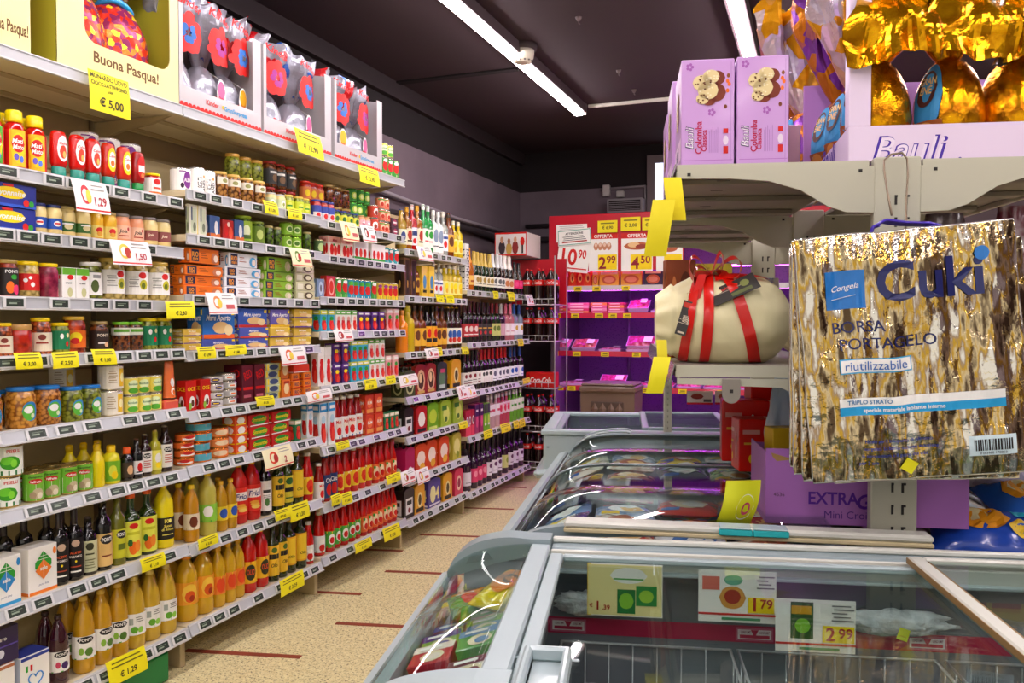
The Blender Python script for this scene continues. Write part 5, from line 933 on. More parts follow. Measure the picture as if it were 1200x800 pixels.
def fbag(u, v, z, w, l, t, col, items, label, rot=0., tilt=(0, 0), cat='frozen food bag', name='frozen_food_bag', group=None, nc=None, frame=None, seed=None):
    base = isl(u, v, z) if frame is None else frame(u, v, z); A = ALPHA if frame is None else ALPHA-.04
    e = empty(name, base, 0, label, cat, group); e.rotation_euler = (tilt[0], tilt[1], A+rot); pillow(e, w, l, t, col, items, seed if seed is not None else u*37+v*11, noise_col=nc); return e
# bags in the near freezer
FB = [(-.02, 1.42, '#b84030', [('e', 0, .5, .6, .3, '#e8c8b0'), ('r', -.6, .7, .6, .85, '#c02020')], 'red vegetable bag in the near freezer basket, beside the white handle'),
      (.14, 1.40, '#4c9c48', [('e', 0, .45, .6, .25, '#88c848'), ('r', -.6, .72, .6, .9, '#e8f0e0')], 'green vegetable bag in the near freezer, under the first price card'),
      (.33, 1.42, '#d8d4c0', [('e', 0, .45, .6, .28, '#a05838'), ('r', -.6, .72, .6, .9, '#c04030')], 'cream vegetable bag in the near freezer, under the middle price card'),
      (.50, 1.46, '#8c9468', [('e', -.1, .45, .6, .25, '#c8b848'), ('e', .2, .3, .3, .16, '#587028')], 'olive vegetable bag in the near freezer, below the lowest price card'),
      (.52, 1.18, '#a89c58', [('e', 0, .5, .6, .3, '#d8cc70')], 'yellowish vegetable bag in the near freezer, near the lid bar'),
      (.76, 1.52, '#a03828', [('e', 0, .5, .6, .3, '#e0d8c8'), ('r', -.5, .7, .5, .85, '#2c7a40')], 'red and cream bag under the far sliding lid of the near freezer'),
      (.96, 1.45, '#c8b890', [('e', 0, .5, .6, .3, '#8a6840')], 'tan bag under the far sliding lid of the near freezer'),
      (.75, 1.25, '#b0c0b0', [('e', 0, .5, .6, .3, '#507848')], 'pale green bag under the far sliding lid of the near freezer')]
for i, (u, v, c, it, lb) in enumerate(FB): fbag(u, v, .56, .135, .22, .07, c, it, lb, rot=.15*((i % 3)-1), group='bags in the near freezer')
for i, (u, v) in enumerate(((.41, 1.66), (.545, 1.66))):
    e = fbag(u, v-.08, .56, .115, .17, .04, '#a0a890', [('e', 0, .4, .5, .25, '#d8d4a0')], ('clear crinkled bag standing up against the frost', 'clear crinkled bag leaning beside the yellow sticker')[i], tilt=(.9, .08*(1-2*i)), nc=('noise', 60, '#4a5038', .4, .6), group='bags in the near freezer')
q_ = 0
for r in range(2):
    for c in range(7):
        u, v = (-.045, .10, .31, .45, .71, .87, 1.03)[c], (1.165, 1.62)[r]-(.0 if c != 3 else .02)
        if (r, c) in ((0, 3), (1, 3), (1, 2), (1, 5)): continue
        a_, b_c = (('#3c8c40', '#e8e0c0'), ('#c8b070', '#a03020'), ('#d0d4c8', '#3c9048'), ('#a82828', '#e8d0a0'), ('#58783c', '#d8d090'), ('#d8d8d0', '#c07030'))[(c*2+r*3) % 6]
        fbag(u, v, .562+.004*(c % 2), .128, .19, .06, a_, [('e', 0, .45, .6, .26, b_c), ('r', -.6, .74, .6, .88, W_)], '%s vegetable bag %s, %s from the aisle in the near freezer' % ({'#3c8c40': 'green', '#c8b070': 'tan', '#d0d4c8': 'pale grey', '#a82828': 'dark red', '#58783c': 'olive green', '#d8d8d0': 'whitish'}[a_], ('at the near end', 'at the back')[r], ORD[c]), rot=.1*((c % 3)-1), group='bags in the near freezer'); q_ += 1
# flat boxes and bags behind the curved side glass
cols = ['#c83038', '#8a4890', '#e8d8c8', '#3c5cb0', '#d88820', '#b83848', '#6890c0', '#58a048', '#e8e0d0', '#a82838', '#503888', '#d8c020', '#c8a8a0', '#783040', '#80b038']
k = 0
for r in range(8):
    for c in range(2):
        u = -.322+.082*c+.003*(r % 2); v = 1.125+.079*r; col = cols[(k*7+3) % 15]; c2 = cols[(k*4+8) % 15]
        e = empty('frozen_food_box', isl(u, v, .778+.034*c-.010*(r % 3)), 0, 'small frozen food box behind the curved side glass, %s row going away, %s column' % (ORD[r], ('outer', 'inner')[c]), 'box', 'boxes behind the curved side glass'); e.rotation_euler = (.10, -.30, ALPHA+.05*((k % 3)-1))
        m = MB().cbox(-.038, -.034, -.02, .038, .034, .022, mat(col, .3, coat=.4), .002); m.build('carton', e)
        m = MB(); W = top_plane(.022); W2 = lambda u_, v_, k_: W(u_, v_-.035, k_); deco(m, W2, .038, .07, [('r', -1, .62, 1, .95, c2), ('e', .1, .34, .6, .26, '#e8d8b0'), ('e', .2, .3, .35, .16, c2), ('r', -.7, .72, .4, .85, W_)]); m.build('printed_panel', e); k += 1
# shelf of trays that carry those boxes
F1.part(MB().box(-.344, 1.09, .700, -.160, V1-.065, .735, LINER), 'side_tray')
e = fbag(-.225, 1.60, .812, .09, .16, .045, '#e8d010', [('e', 0, .5, .6, .3, '#e88810'), ('e', .1, .55, .3, .15, '#5a3010')], 'bright yellow bag lying behind the curved side glass', rot=-.4, tilt=(.15, 0))
e = fbag(-.30, 1.60, .775, .09, .12, .04, '#58a030', [('e', 0, .5, .5, .3, '#c82818')], 'green and red bag at the outer end of the side glass', rot=.3)
# price cards below the lid
def card(name, p, w, h, items, label, cat='price card', face=ALPHA, tilt=0., lean=0., col=W_, grp=None, th=.0008):
    e = empty(name, p, 0, label, cat, grp); e.rotation_euler = (lean, tilt, face)
    m = MB(); m.box(-w/2, -th/2, 0, w/2, th/2, h, paper(col)); m.build('card', e)
    m = MB(); deco(m, flat(-th/2, .0004), w/2, h, items); m.build('print', e); return e
cw = lambda x0, y0, x1, y1, v: (iv((x0+x1)/2, y1, v), (iv(x1, y1, v)-iv(x0, y1, v)).x, iv(x0, y0, v).z-iv(x0, y1, v).z)
c, w, h = cw(688, 661, 776, 722, 1.66)
card('price_card', isl(*c), w, h, [('r', -1, 0, -.9, 1, '#e8c830'), ('r', -.98, .02, .98, .98, '#f0e49c'), ('e', .1, .78, .5, .15, '#f8f8f0'), ('r', -.3, .70, .5, .73, '#58a848'), ('r', -.2, .06, .28, .52, '#1c7a38'), ('e', .04, .3, .2, .15, '#88c838'), ('r', .3, .22, .85, .6, '#2c9040'), ('e', .57, .4, .2, .12, '#a0d040'), ('t', '1', -.72, .2, .17, '#b02018'), ('t', ',39', -.5, .16, .11, '#b02018'), ('t', '€', -.9, .2, .08, '#b02018', .2)], 'pale yellow price card reading 1,39 inside the near freezer')
c, w, h = cw(818, 669, 909, 729, 1.66)
card('price_card', isl(*c), w, h, [('r', -.9, .62, -.45, .88, '#e07060'), ('e', -.1, .82, .25, .1, '#68b898'), ('e', -.12, .48, .35, .22, '#d89840'), ('e', -.12, .5, .22, .14, '#a83020'), ('r', .28, .2, .95, .5, Y_), ('t', '1', .45, .36, .26, '#b02018'), ('t', '79', .75, .38, .18, '#b02018', .4), ('r', -1, .14, 1, .18, R), ('r', -.4, .05, .6, .10, '#3c9060')]+lines(.5, .95, .66, .95, 4, '#787878'), 'white price card with a salad bowl, middle of three in the near freezer')
c, w, h = cw(908, 703, 1002, 764, 1.60)
card('price_card', isl(*c), w, h, [('r', -.62, .25, -.05, .95, '#2c5a28'), ('r', -.6, .72, -.1, .88, '#d8a020'), ('e', -.32, .5, .2, .14, '#78c028'), ('r', .18, .2, .97, .52, Y_), ('t', '2', .38, .36, .26, '#b02018'), ('t', '99', .75, .38, .2, '#b02018', .4), ('r', -1, .14, 1, .18, R), ('r', -.4, .05, .6, .10, '#3c9060')]+lines(.4, .95, .6, .95, 5, '#787878'), 'white price card reading two ninety-nine, lowest and rightmost in the near freezer')
c, w, h = cw(1050, 736, 1063, 750, 1.60); card('sticker', isl(*c), w, h, [('r', -.6, .3, .6, .4, '#c8b820')], 'small yellow-green sticker on the clear bag by the frost', 'sticker', tilt=.3, col='#d8e020')
c, w, h = cw(1060, 762, 1128, 800, 1.50)

# ---- second freezer, curved sliding glass, turned a little against the first
A2 = ALPHA-.04; O2 = isl(-.335, 1.892)
def f2(x, y, z=0.): return O2+Vector((x*math.cos(A2)-y*math.sin(A2), x*math.sin(A2)+y*math.cos(A2), z))
e2 = empty('chest_freezer', O2, A2, 'long chest freezer with curved glass, behind the nearest freezer', 'freezer')
L2, X2 = 1.63, .84
m = MB().box(.12, .05, 0, X2-.1, L2-.05, .1, BLK); m.build('plinth', e2)
m = MB(); m.cbox(0, 0, .10, .045, L2, .735, FZ, .006); m.cbox(X2-.045, 0, .10, X2, L2, .86, FZ, .006); m.cbox(.0455, 0, .10, X2-.0455, .045, .78, FZ, .006); m.cbox(.0455, L2-.045, .10, X2-.0455, L2, .78, FZ, .006); m.box(.046, .046, .40, X2-.046, L2-.046, .44, LINER); m.build('cabinet', e2)
MB().cbox(-.022, 0, .60, -.0005, L2, .66, FZD, .008).build('bumper', e2)
m = MB(); m.prism([(-.014, .735), (-.018, .772), (-.006, .797), (.022, .806), (.030, .798), (.030, .7355)], 0, L2, FZL, 'y'); m.cbox(.0305, .02, .79, .036, L2-.02, .803, BLK, .001); m.cbox(.0365, .02, .785, .044, L2-.02, .800, FZL, .001); m.cbox(.0445, .02, .785, .049, L2-.02, .799, BLK, .001); m.build('side_rim', e2)
G2 = arc_prof([(.050, .803), (.075, .838), (.115, .864), (.17, .880), (.25, .888), (.40, .891)], 20)+[(.60, .893), (.80, .893)]
m = MB(); sheet_along(m, [(x, z+.008) for x, z in G2], .005, .03, .80, GLS2); o = m.build('near_glass_lid', e2)
m = MB(); sheet_along(m, [(x, z+.006) for x, z in G2], .009, .80, .812, mat('#aab4b8', .25, .4)); m.build('edge_trim', o)
m = MB(); sheet_along(m, G2, .005, .78, 1.545, GLS2); o = m.build('far_glass_lid', e2)
m = MB(); sheet_along(m, G2, .010, 1.545, 1.60, FZ); m.prism([(x, z+.008) for x, z in G2]+[(.80, .872), (.25, .868), (.14, .845), (.07, .803)], 1.60, L2, FZ, 'y')
m.build('far_frame', o)
m = MB(); pp = arc_prof([(.10, .862), (.14, .886), (.20, .901), (.27, .906), (.30, .902)], 12)
sheet_along(m, [(x, z+.004) for x, z in pp], .006, 1.50, 1.53, FZL); sheet_along(m, [(x, z+.004) for x, z in pp], .006, 1.585, 1.61, FZL); sheet_along(m, [(x-.01, z+.002) for x, z in pp[2:6]], .006, 1.531, 1.584, FZD); m.build('grip', o)
m = MB(); m.prism([(x, z+.010) for x, z in G2[:-1]]+[(.42, .880), (.28, .872), (.16, .850), (.05, .800)], .0, .028, FZ, 'y'); m.build('near_end_cap', e2)
m = MB(); m.cbox(.20, -.022, .896, .99, .028, .912, WHT, .005); m.cbox(.20, -.023, .886, .99, -.003, .8955, mat('#c8b890', .5), .002); r2 = m.build('near_rail', e2)
TEAL = mat('#28b0b4', .4)
for px0, px1 in ((848, 888), (889, 931)):
    a = iz(px0, 634, .903); b = iz(px1, 634, .903); m = MB(); 
    x0 = (a.x+.335)*1.0+.0; x1 = (b.x+.335)*1.0
    m.cbox(x0, -.034, .897, x1, -.0225, .911, TEAL, .002); m.cbox(x0+.002, -.035, .9123, x1-.002, .012, .915, mat('#cfe8ec', .2, trans=.3), .001); m.build('price_holder', r2)
# flat packs in the second freezer
pal = [('#a8c8e0', '#e88830'), ('#e8e4d0', '#d8b830'), ('#7898c8', '#f0f0f0'), ('#d84038', '#f0d8b0'), ('#f0c828', '#b83020'), ('#88b8d8', '#e86820'), ('#e8e8ec', '#4870b0'), ('#5c6470', '#c8ccd0'), ('#c83878', '#f0e0a0'), ('#e8d8c8', '#a05030'), ('#6a4890', '#e8c830'), ('#48a058', '#f0f0d0'), ('#f0a020', '#d83020')]
k = 0
for r in range(9):
    for c in range(4):
        x = (.145, .32, .495, .67)[c]; y = .12+.172*r; a, b = pal[(r*5+c*3+(r*c) % 4) % 13]
        if y > 1.5: continue
        lab = 'frozen food pack in the long freezer, %s row going away, %s column from the aisle' % (ORD[r], ORD[c])
        e = empty('frozen_food_pack', f2(x, y, (.742, .800, .806, .806)[c]+.008*((k*5) % 3)), 0, lab, 'frozen food pack', 'packs in the long curved-glass freezer'); e.rotation_euler = (.06*((k % 3)-1), .05*((k % 2)-.5) - (.42 if c == 0 else 0), A2+.10*((k*7 % 5)-2)/2)
        pillow(e, .165, .160, .036, a, [('e', .05, .45, .65, .28, b, 1), ('e', .2, .38, .4, .16, '#f0c070' if k % 2 else '#e8e4e0', 2), ('r', -.75, .78, .55, .9, '#f4f0e8' if k % 3 else '#d83020', 1), ('r', -.8, .08, -.2, .2, '#e8c020' if k % 2 else '#2858a8', 1)], k*3.1, noise_col=('noise', 26, b, .45, .7) if k % 2 else None)
        k += 1
MB().box(.05, .05, .66, X2-.05, L2-.05, .69, LINER).build('tray', e2)
# yellow cards lying in and on it
c, w, h = cw(806, 566, 851, 592, 2.3); e = card('price_card', isl(c.x, 2.3, .735), w*1.1, h*1.3, [], 'yellow price card seen from behind in the long freezer', tilt=-.12, lean=-.3, col='#f0d818')
m = MB(); W = flat(-.0004); m.text(lambda u, v, k: W(-u, v, k), '€ 1.900', 0, h*.65, h*.3, '#b8a020', 1, maxw=w*.8, bold=False); m.build('show_through', e)

# ---- third freezer
F3 = Isl('chest_freezer', .15, 3.95, 0, 'flat-topped pale grey chest freezer, the farthest, before the meat cabinet', 'freezer')
a, b, c, d = -.364, .53, 3.60, 4.36
m = MB(); m.box(a+.11, c+.11, 0, b-.1, d-.1, .66, FZD); F3.part(m, 'plinth')
m = MB(); m.cbox(a+.01, c+.01, .66, b-.01, c+.05, .862, FZL, .006); m.cbox(a+.01, d-.05, .66, b-.01, d-.01, .862, FZL, .006); m.cbox(a+.01, c+.0505, .66, a+.05, d-.0505, .862, FZL, .006); m.cbox(b-.05, c+.0505, .66, b-.01, d-.0505, .862, FZL, .006); m.box(a+.0505, c+.0505, .661, b-.0505, d-.0505, .68, LINER)
m.lathe([(.006, -.002), (.006, .001)], BLK, 8, (a+.03, c+.0085, .81)); F3.part(m, 'cabinet')
m = MB(); m.cbox(a-.032, c-.022, .672, b, d+.02, .712, FZL, .016); F3.part(m, 'bumper')
m = MB(); m.cbox(a, c, .863, b, c+.055, .886, FZL, .005); m.cbox(a, d-.05, .863, b, d, .886, FZL, .005); m.cbox(a, c+.0553, .863, a+.055, d-.0503, .886, FZL, .005); m.cbox(b-.05, c+.0553, .863, b, d-.0503, .886, FZL, .005); F3.part(m, 'top_rim')
lid(F3, a+.056, .11, c+.056, d-.051, .868, FZ); lid(F3, .08, b-.051, c+.056, d-.051, .884, FZ)
for i, px in enumerate((648, 680, 760, 800)):
    e = empty('frozen_food_box', isl((-.22, -.03, .16, .36)[i], 3.97, .681), ALPHA, ('pink box', 'white and pink box', 'violet box', 'pale pink box')[i]+' inside the farthest chest freezer', 'box', 'boxes in the farthest freezer'); make_box(e, '', .16, .24, .10, ('#d868a8', '#e8d0e0', '#9858b0', '#e8b8d0')[i], [('e', 0, .5, .5, .3, '#f0e0e8')], top='#e8a8cc')
# ------------------------------------------------------------------ gondola that rises between the freezers
GM = mat('#bfbda8', .4, coat=.1); GMS = mat('#8f877c', .45); SLOT = mat('#2a2624', .7)
G = Isl('gondola_shelving', .608, 2.85, 0, 'pale metal double-sided gondola rising behind the nearest freezer, slotted uprights', 'shelving')
ZT, ZM = 1.722, 1.265
def upright(v, z0, z1, wd=.100, nm='upright', u=.608, slots=True, th=.03, pitch=.05):
    m = MB(); m.cbox(u-wd/2, v-th/2, z0, u+wd/2, v+th/2, z1, GM, .003); o = G.part(m, nm)
    if slots:
        m = MB(); k = int((z1-z0-.04)/pitch)
        for i in range(k):
            z = z0+.03+i*pitch
            for s_ in (-1, 1):
                x = u+s_*wd*.11-.0035+(.008 if wd > .08 else 0)
                m.box(x, v-th/2-.0012, z, x+.006*(wd/.112), v-th/2-.0004, z+.022*(pitch/.05), SLOT)
                if wd > .08: m.box(x+(0 if s_ > 0 else .006)-(.004 if s_ < 0 else 0)*1, v-th/2-.0012, z+.017, x+(.010 if s_ > 0 else .006), v-th/2-.0004, z+.022, SLOT)
        m2 = m.build('slots', o)
    return o
for v in (1.965, 2.865, 3.755): upright(v, 0, 1.738)
upright(3.553, .0, 1.225, .034, 'thin_upright', .185, True, .02, .025)
def bracket(v, s_, nm='bracket'):
    top, m = ZT-.004, MB(); pts = [(.05, top), (.485, top), (.485, top-.018), (.37, top-.020), (.28, top-.028), (.21, top-.050), (.15, top-.088), (.11, top-.102), (.05, top-.104)]
    m.prism([(.608+s_*x, z) for x, z in pts], v-.004, v+.004, GM, 'y'); m.lathe([(.005, 0), (.0, .002)], SLOT, 8, (0, 0, 0)) if False else None
    for x in (.08, .46): m.box(.608+s_*x-.004, v-.0052, top-.013, .608+s_*x+.004, v-.0041, top-.006, SLOT)
    G.part(m, nm)
for v in (1.956, 2.862, 3.752):
    for s_ in (-1, 1): bracket(v, s_)
def board(s_, v0, v1, z, nm, x0=.056, x1=.488, under=True):
    m = MB(); a, b = sorted((.608+s_*x0, .608+s_*x1)); m.cbox(a, v0, z-.014, b, v1, z, GMS, .002); m.cbox(a if s_ < 0 else b-.012, v0, z-.03, a+.012 if s_ < 0 else b, v1, z-.0145, GM, .002)
    if under:
        for i in range(3): y = v0+(v1-v0)*(i+.5)/3; m.cbox(a+.02, y-.03, z-.028, b-.03, y+.03, z-.0145, GMS, .002)
        for i in range(6): y = v0+(v1-v0)*(i+.5)/6; m.box(a+.10, y-.012, z-.0286, a+.13, y-.006, z-.0281, SLOT)
    m.box(a+.002, v0-.0015, z-.028, b-.002, v0-.0001, z-.0, GM)
    return G.part(m, nm)
for s_ in (-1, 1):
    for v0, v1 in ((1.966, 2.855), (2.870, 3.745)): board(s_, v0, v1, ZT+.012, 'top_shelf')
for v0, v1 in ((1.966, 2.855), (2.870, 3.745)): board(-1, v0, v1, ZM, 'middle_shelf')
board(1, 1.966, 2.855, ZM, 'middle_shelf'); 
for v in (1.956, 2.862): # hanging bracket ends of the middle shelf
    for s_ in (-1, 1):
        m = MB(); m.prism([(.608+s_*x, z) for x, z in ((.05, ZM-.030), (.485, ZM-.030), (.485, ZM-.044), (.25, ZM-.05), (.10, ZM-.12), (.05, ZM-.12))], v-.004, v+.004, GM, 'y'); G.part(m, 'bracket')
c0, c1 = iv(846, 450, 1.95), iv(867, 450, 1.95); zc = iv(856, 462, 1.95).z; r = (c1.x-c0.x)/2; xm = (c0.x+c1.x)/2
m = MB(); m.prism([(c0.x, ZM-.031), (c1.x, ZM-.031)]+[(xm+r*math.cos(t), zc+r*math.sin(t)) for t in [-PI*i/10 for i in range(11)]], 1.940, 1.9505, GMS, 'y'); m.lathe([(.006, 0), (.001, .003)], SLOT, 10, (0, 0, 0)) if False else None
m.box(xm-.004, 1.9385, zc+.004, xm+.004, 1.9399, zc+.012, SLOT); G.part(m, 'hook_plate')
# lower deck: ridged base between the freezers
m = MB(); m.cbox(.650, 2.0, .76, 1.24, 3.70, .80, GMS, .003)
for i in range(7): m.cbox(.745+.07*i, 2.0, .801, .775+.07*i, 3.70, .812, FZD, .003)
G.part(m, 'lower_deck')
m = MB(); m.cbox(.66, 1.99, .0, .74, 3.70, .759, GMS, .003); G.part(m, 'plinth')
# clear ticket rail on the outer edge of both aisle-side shelves
for z, v0 in ((ZT+.012, 1.966), (ZM, 1.966)):
    m = MB(); m.prism([(.1195, z+.002), (.1165, z+.002), (.104, z-.045), (.107, z-.045)], v0, 3.745, mat('#cfd4c4', .15, trans=.5, coat=.3), 'y'); G.part(m, 'ticket_rail')

def drop_card(px0, py0, px1, py1, v, label, col='#f4e010', items=(), skew=0., name='price_sign', cat='price tag', th=.0006, curl=.0, yaw=0.):
    """soft paper ticket hanging in the plane v; skew moves its foot sideways"""
    a, b = iv(px0, py0, v), iv(px1, py1, v); w, h = b.x-a.x, a.z-b.z; c = isl((a.x+b.x)/2, v, b.z)
    e = empty(name, c, ALPHA+yaw, label, cat); N = 8
    def P(u, t, s_): return ((u-.5)*w+skew*(1-t), -curl*math.sin(t*PI)-.006*math.sin(u*5)*curl*20+s_*th/2, t*h)
    m = MB(); m.grid(lambda u, v_: P(u, v_, -1), 6, N, paper(col)); m.grid(lambda u, v_: P(1-u, v_, 1), 6, N, paper(col)); m.build('ticket', e)
    if items:
        m = MB(); deco(m, lambda u, v_, k: tuple(Vector(P(u/w+.5, v_/h, -1))+Vector((0, -.0006*k, 0))), w/2, h, items); m.build('print', e)
    return e
drop_card(777, 208, 798, 258, 1.93, 'yellow ticket hanging off the corner of the top gondola shelf', skew=.012, curl=.006)
drop_card(765, 234, 791, 300, 1.90, 'longer crumpled yellow ticket hanging in front of the shorter one, top shelf corner', '#e8d810', skew=-.02, curl=.01)
drop_card(769, 398, 781, 438, 1.93, 'narrow yellow ticket hanging at the corner of the middle gondola shelf', '#e8d820', skew=.004, curl=.006)
drop_card(766, 418, 786, 461, 1.90, 'yellow ticket hanging lowest at the middle gondola shelf corner', '#f4e818', skew=-.018, curl=.008)
e = drop_card(812, 309, 858, 324, 2.42, 'long yellow ticket above the wrapped cake, seen from behind', '#e8d040')
m = MB(); m.text(lambda u, v, k: (-u, -.0008*k, .018+v), '€ 3,79', 0, 0, .018, '#a89030', 1, bold=False); m.build('show_through', e)
drop_card(805, 458, 835, 474, 3.05, 'small white ticket with meat picture under the middle gondola shelf', W_, [('r', -1, 0, 1, .15, R), ('e', -.2, .6, .5, .2, '#a03830'), ('r', .3, .2, .9, .4, '#606060')])
drop_card(826+12, 458, 862, 474, 3.05, 'second small white ticket with meat picture, beside the round hook plate', W_, [('r', -1, 0, 1, .15, R), ('e', -.2, .6, .5, .2, '#b85838'), ('r', .3, .2, .9, .4, '#606060')])

# ---- pink dove cake boxes
LIL = '#cc9edc'; LILP = mat(LIL, .4, coat=.2)
def dove_cake(m, W, s, cx, cz):
    # cake: stacked almond-glazed lobes with a brown side
    for x, y, rx, ry in ((.012, .028, .022, .019), (-.010, .010, .026, .022), (.010, -.010, .026, .024), (-.008, -.030, .018, .014)):
        m.ell(W, cx+(x+.013)*s, cz+(y-.004)*s, rx*s, ry*s, '#7a2c10', 2, 14)
    for x, y, rx, ry in ((.010, .028, .022, .018), (-.012, .012, .026, .021), (.002, -.008, .027, .024), (-.012, -.030, .017, .014)):
        m.ell(W, cx+x*s, cz+y*s, rx*s, ry*s, '#e8d49c', 3, 14)
    r_ = random.Random(5)
    for i in range(46):
        a, q = r_.uniform(0, 2*PI), r_.random()**.5; L_ = ((.010, .028, .022, .018), (-.012, .012, .026, .021), (.002, -.008, .027, .024), (-.012, -.030, .017, .014))[i % 4]
        x, y = cx+(L_[0]+math.cos(a)*q*L_[2]*.85)*s, cz+(L_[1]+math.sin(a)*q*L_[3]*.85)*s
        m.ell(W, x, y, .0028*s, .0018*s, '#6a3414' if i % 2 else '#f8ecc8', 4+(i % 3)*.3, 5)
def dove_box(u0, u1, v, d, z0, z1, label):
    uc = (u0+u1)/2; w = u1-u0; h = z1-z0; e = empty('cake_box', isl(uc, v+d/2, z0), ALPHA, label, 'cake box', 'pink dove cake boxes on the gondola')
    m = MB().cbox(-w/2, -d/2, 0, w/2, d/2, h, LILP, .002); m.build('carton', e)
    m = MB(); W = flat(-d/2); s = w/.135
    m.rect(W, -w/2+.006, .012, w/2-.003, .0135, '#b070c4', .4); m.rect(W, w/2-.0085, .008, w/2-.007, h-.008, '#b888cc', .4)
    dove_cake(m, W, s*.98, -.002*s, h*.735)
    for x, y in ((-.046, .93), (.010, .50)):
        for q in range(5): m.ell(W, x*s+.006*math.cos(q*1.257), h*y+.006*math.sin(q*1.257), .0035, .0035, '#a860b8', 1, 6)
    for x, y, c_ in ((.052, .84, '#8a4a18'), (.050, .79, O_), (.054, .76, O_), (.050, .70, O_), (.045, .55, '#7a3a18')): m.ell(W, x*s, h*y, .004, .005, c_, 1, 6)
    m.text(W, 'Bauli', -.046*s, h*.265, .022*s, '#2a2060', 1.5, shear=.25, rot=PI/2); m.text(lambda u, v_, k: W(u, v_, k), 'Bauli', -.046*s, h*.265, .0195*s, '#f0e8f4', 2.4, shear=.25, rot=PI/2, bold=False)
    m.text(W, 'Colomba', -.023*s, h*.265, .017*s, '#c01850', 2, shear=.0, rot=PI/2); m.text(W, 'Classica', -.009*s, h*.235, .013*s, '#c01850', 2, rot=PI/2)
    for i in range(6): m.rect(W, (.004+.0042*i)*s, h*.12, (.0052+.0042*i)*s, h*(.32+.02*(i % 3)), '#a878bc', 1, 1)
    m.ell(W, .046*s, h*.235, .007*s, .012*s, '#e8d8ec', 2, 8); m.rect(W, .040*s, h*.30, .052*s, h*.345, R, 2); m.rect(W, .040*s, h*.11, .052*s, h*.18, R, 2)
    Ws = lambda u, v_, k: (-w/2-.0006*k, -u, v_)
    dove_cake(m, Ws, s*1.1, 0, h*.6); m.rect(Ws, -d/2+.01, .02, d/2-.01, .07, '#e8c8ec', 1); m.text(Ws, 'Bauli', 0, .045, .03, '#2a2060', 2, shear=.25)
    m.build('printed_panel', e); return e
zt = ZT+.0125
a = iv(798, 201, 1.985); b = iv(861, 68, 1.985); dove_box(a.x, b.x, 1.985, .22, zt, b.z, 'pink dove cake box at the outer corner of the gondola top')
a = iv(863, 201, 1.985); b = iv(925, 64, 1.985); dove_box(a.x, b.x, 1.985, .22, zt, b.z, 'pink dove cake box standing beside the gold egg carton')
dove_box(.128, .262, 2.30, .22, zt, zt+.29, 'pink dove cake box standing behind the corner one, along the aisle')
dove_box(.128, .262, 2.58, .22, zt, zt+.27, 'pink dove cake box deepest along the gondola top')
e = Isl('cake_box', .42, 2.33, zt, 'low pinkish box half hidden behind the second dove cake box', 'cake box'); make_box(e.o, '', .075, .16, .15, '#d8a8b8', [('r', -.8, .1, .8, .3, '#e8c8a0')]); 
e = Isl('open_carton', .36, 2.85, zt, 'tall lilac carton end sticking up behind the dove cake boxes', 'carton')
m = MB(); m.cbox(-.10, -.15, 0, -.095, .15, .40, LILP, .001); m.cbox(.075, -.15, 0, .08, .15, .40, LILP, .001); m.cbox(-.0945, .145, 0, .0745, .15, .30, LILP, .001); m.cbox(-.0945, -.15, 0, .0745, -.145, .38, LILP, .001); m.cbox(-.0945, -.1445, 0, .0745, .1445, .004, LILP, .001); e.part(m, 'tray', e.o)

# ---- lilac display carton with gold foil eggs
GOLD = mat('#e8a408', .22, .85, noise_=('noise', 35, '#a86404', .42, .66), bump=('noise', 45, .35)); GOLD2 = mat('#f0b010', .18, .85, noise_=('noise', 22, '#c88404', .45, .6), bump=('noise', 24, .25))
SILV = mat('#d0ccd4', .2, .9, bump=('noise', 50, .4)); PURP = mat('#b884cc', .4, coat=.2)
LW = mat('#e6d4ec', .5)
a = iv(994, 199, 1.985); U_L = a.x; U_R = U_L+.66
U_R = U_L+.62
C1 = Isl('display_carton', (U_L+U_R)/2, 2.2, zt, 'large pale lilac display carton of gold foil eggs on the gondola top', 'display carton')
zl = iv(1000, 148, 1.985).z; za, zb = zt, zl; H_ = .62
m = MB(); m.cbox(U_L, 1.985, za, U_R, 1.990, zb, LW, .001); ob = C1.part(m, 'front_lip')
m = MB(); W = lambda u, v, k: (u, 1.985-.0006*k, v); c = iv(1066, 174, 1.985)
m.text(W, 'Bauli', c.x, c.z, .060, '#4420a0', 1, shear=.28); m.text(W, 'Bauli', c.x, c.z, .053, '#eee0f4', 2.4, shear=.28, bold=False, maxw=.187)
m.ell(W, c.x+.108, c.z-.026, .004, .004, '#4420a0', 1, 8); m.rect(W, c.x-.085, c.z-.036, c.x+.09, c.z-.033, '#4420a0', 1); C1.part(m, 'emblem')
pw = iv(1021, 100, 1.985).x-U_L
m = MB(); m.cbox(U_L, 1.985, zb+.0003, U_L+pw, 1.990, za+H_, LW, .001); m.cbox(U_L, 1.9905, zb+.0003, U_L+.004, 2.02, za+H_, LW, .001); C1.part(m, 'front_post'); C1.part(MB().cbox(U_R-pw, 1.985, zb+.0003, U_R, 1.990, za+H_, LW, .001), 'front_post')
m = MB(); m.prism([(1.9905, za), (2.47, za), (2.47, za+.03), (2.02, zb-.005), (1.9905, zb)], U_L, U_L+.004, LW, 'x'); C1.part(MB().prism([(1.9905, za), (2.47, za), (2.47, za+.03), (2.02, zb-.005), (1.9905, zb)], U_R-.004, U_R, LW, 'x'), 'side_lip')
W = lambda u, v, k: (U_L-.0006*k, 2.20-u, v); m.text(W, 'Bauli', .03, za+.045, .05, '#5430a8', 1, shear=.28); C1.part(m, 'side_lip')
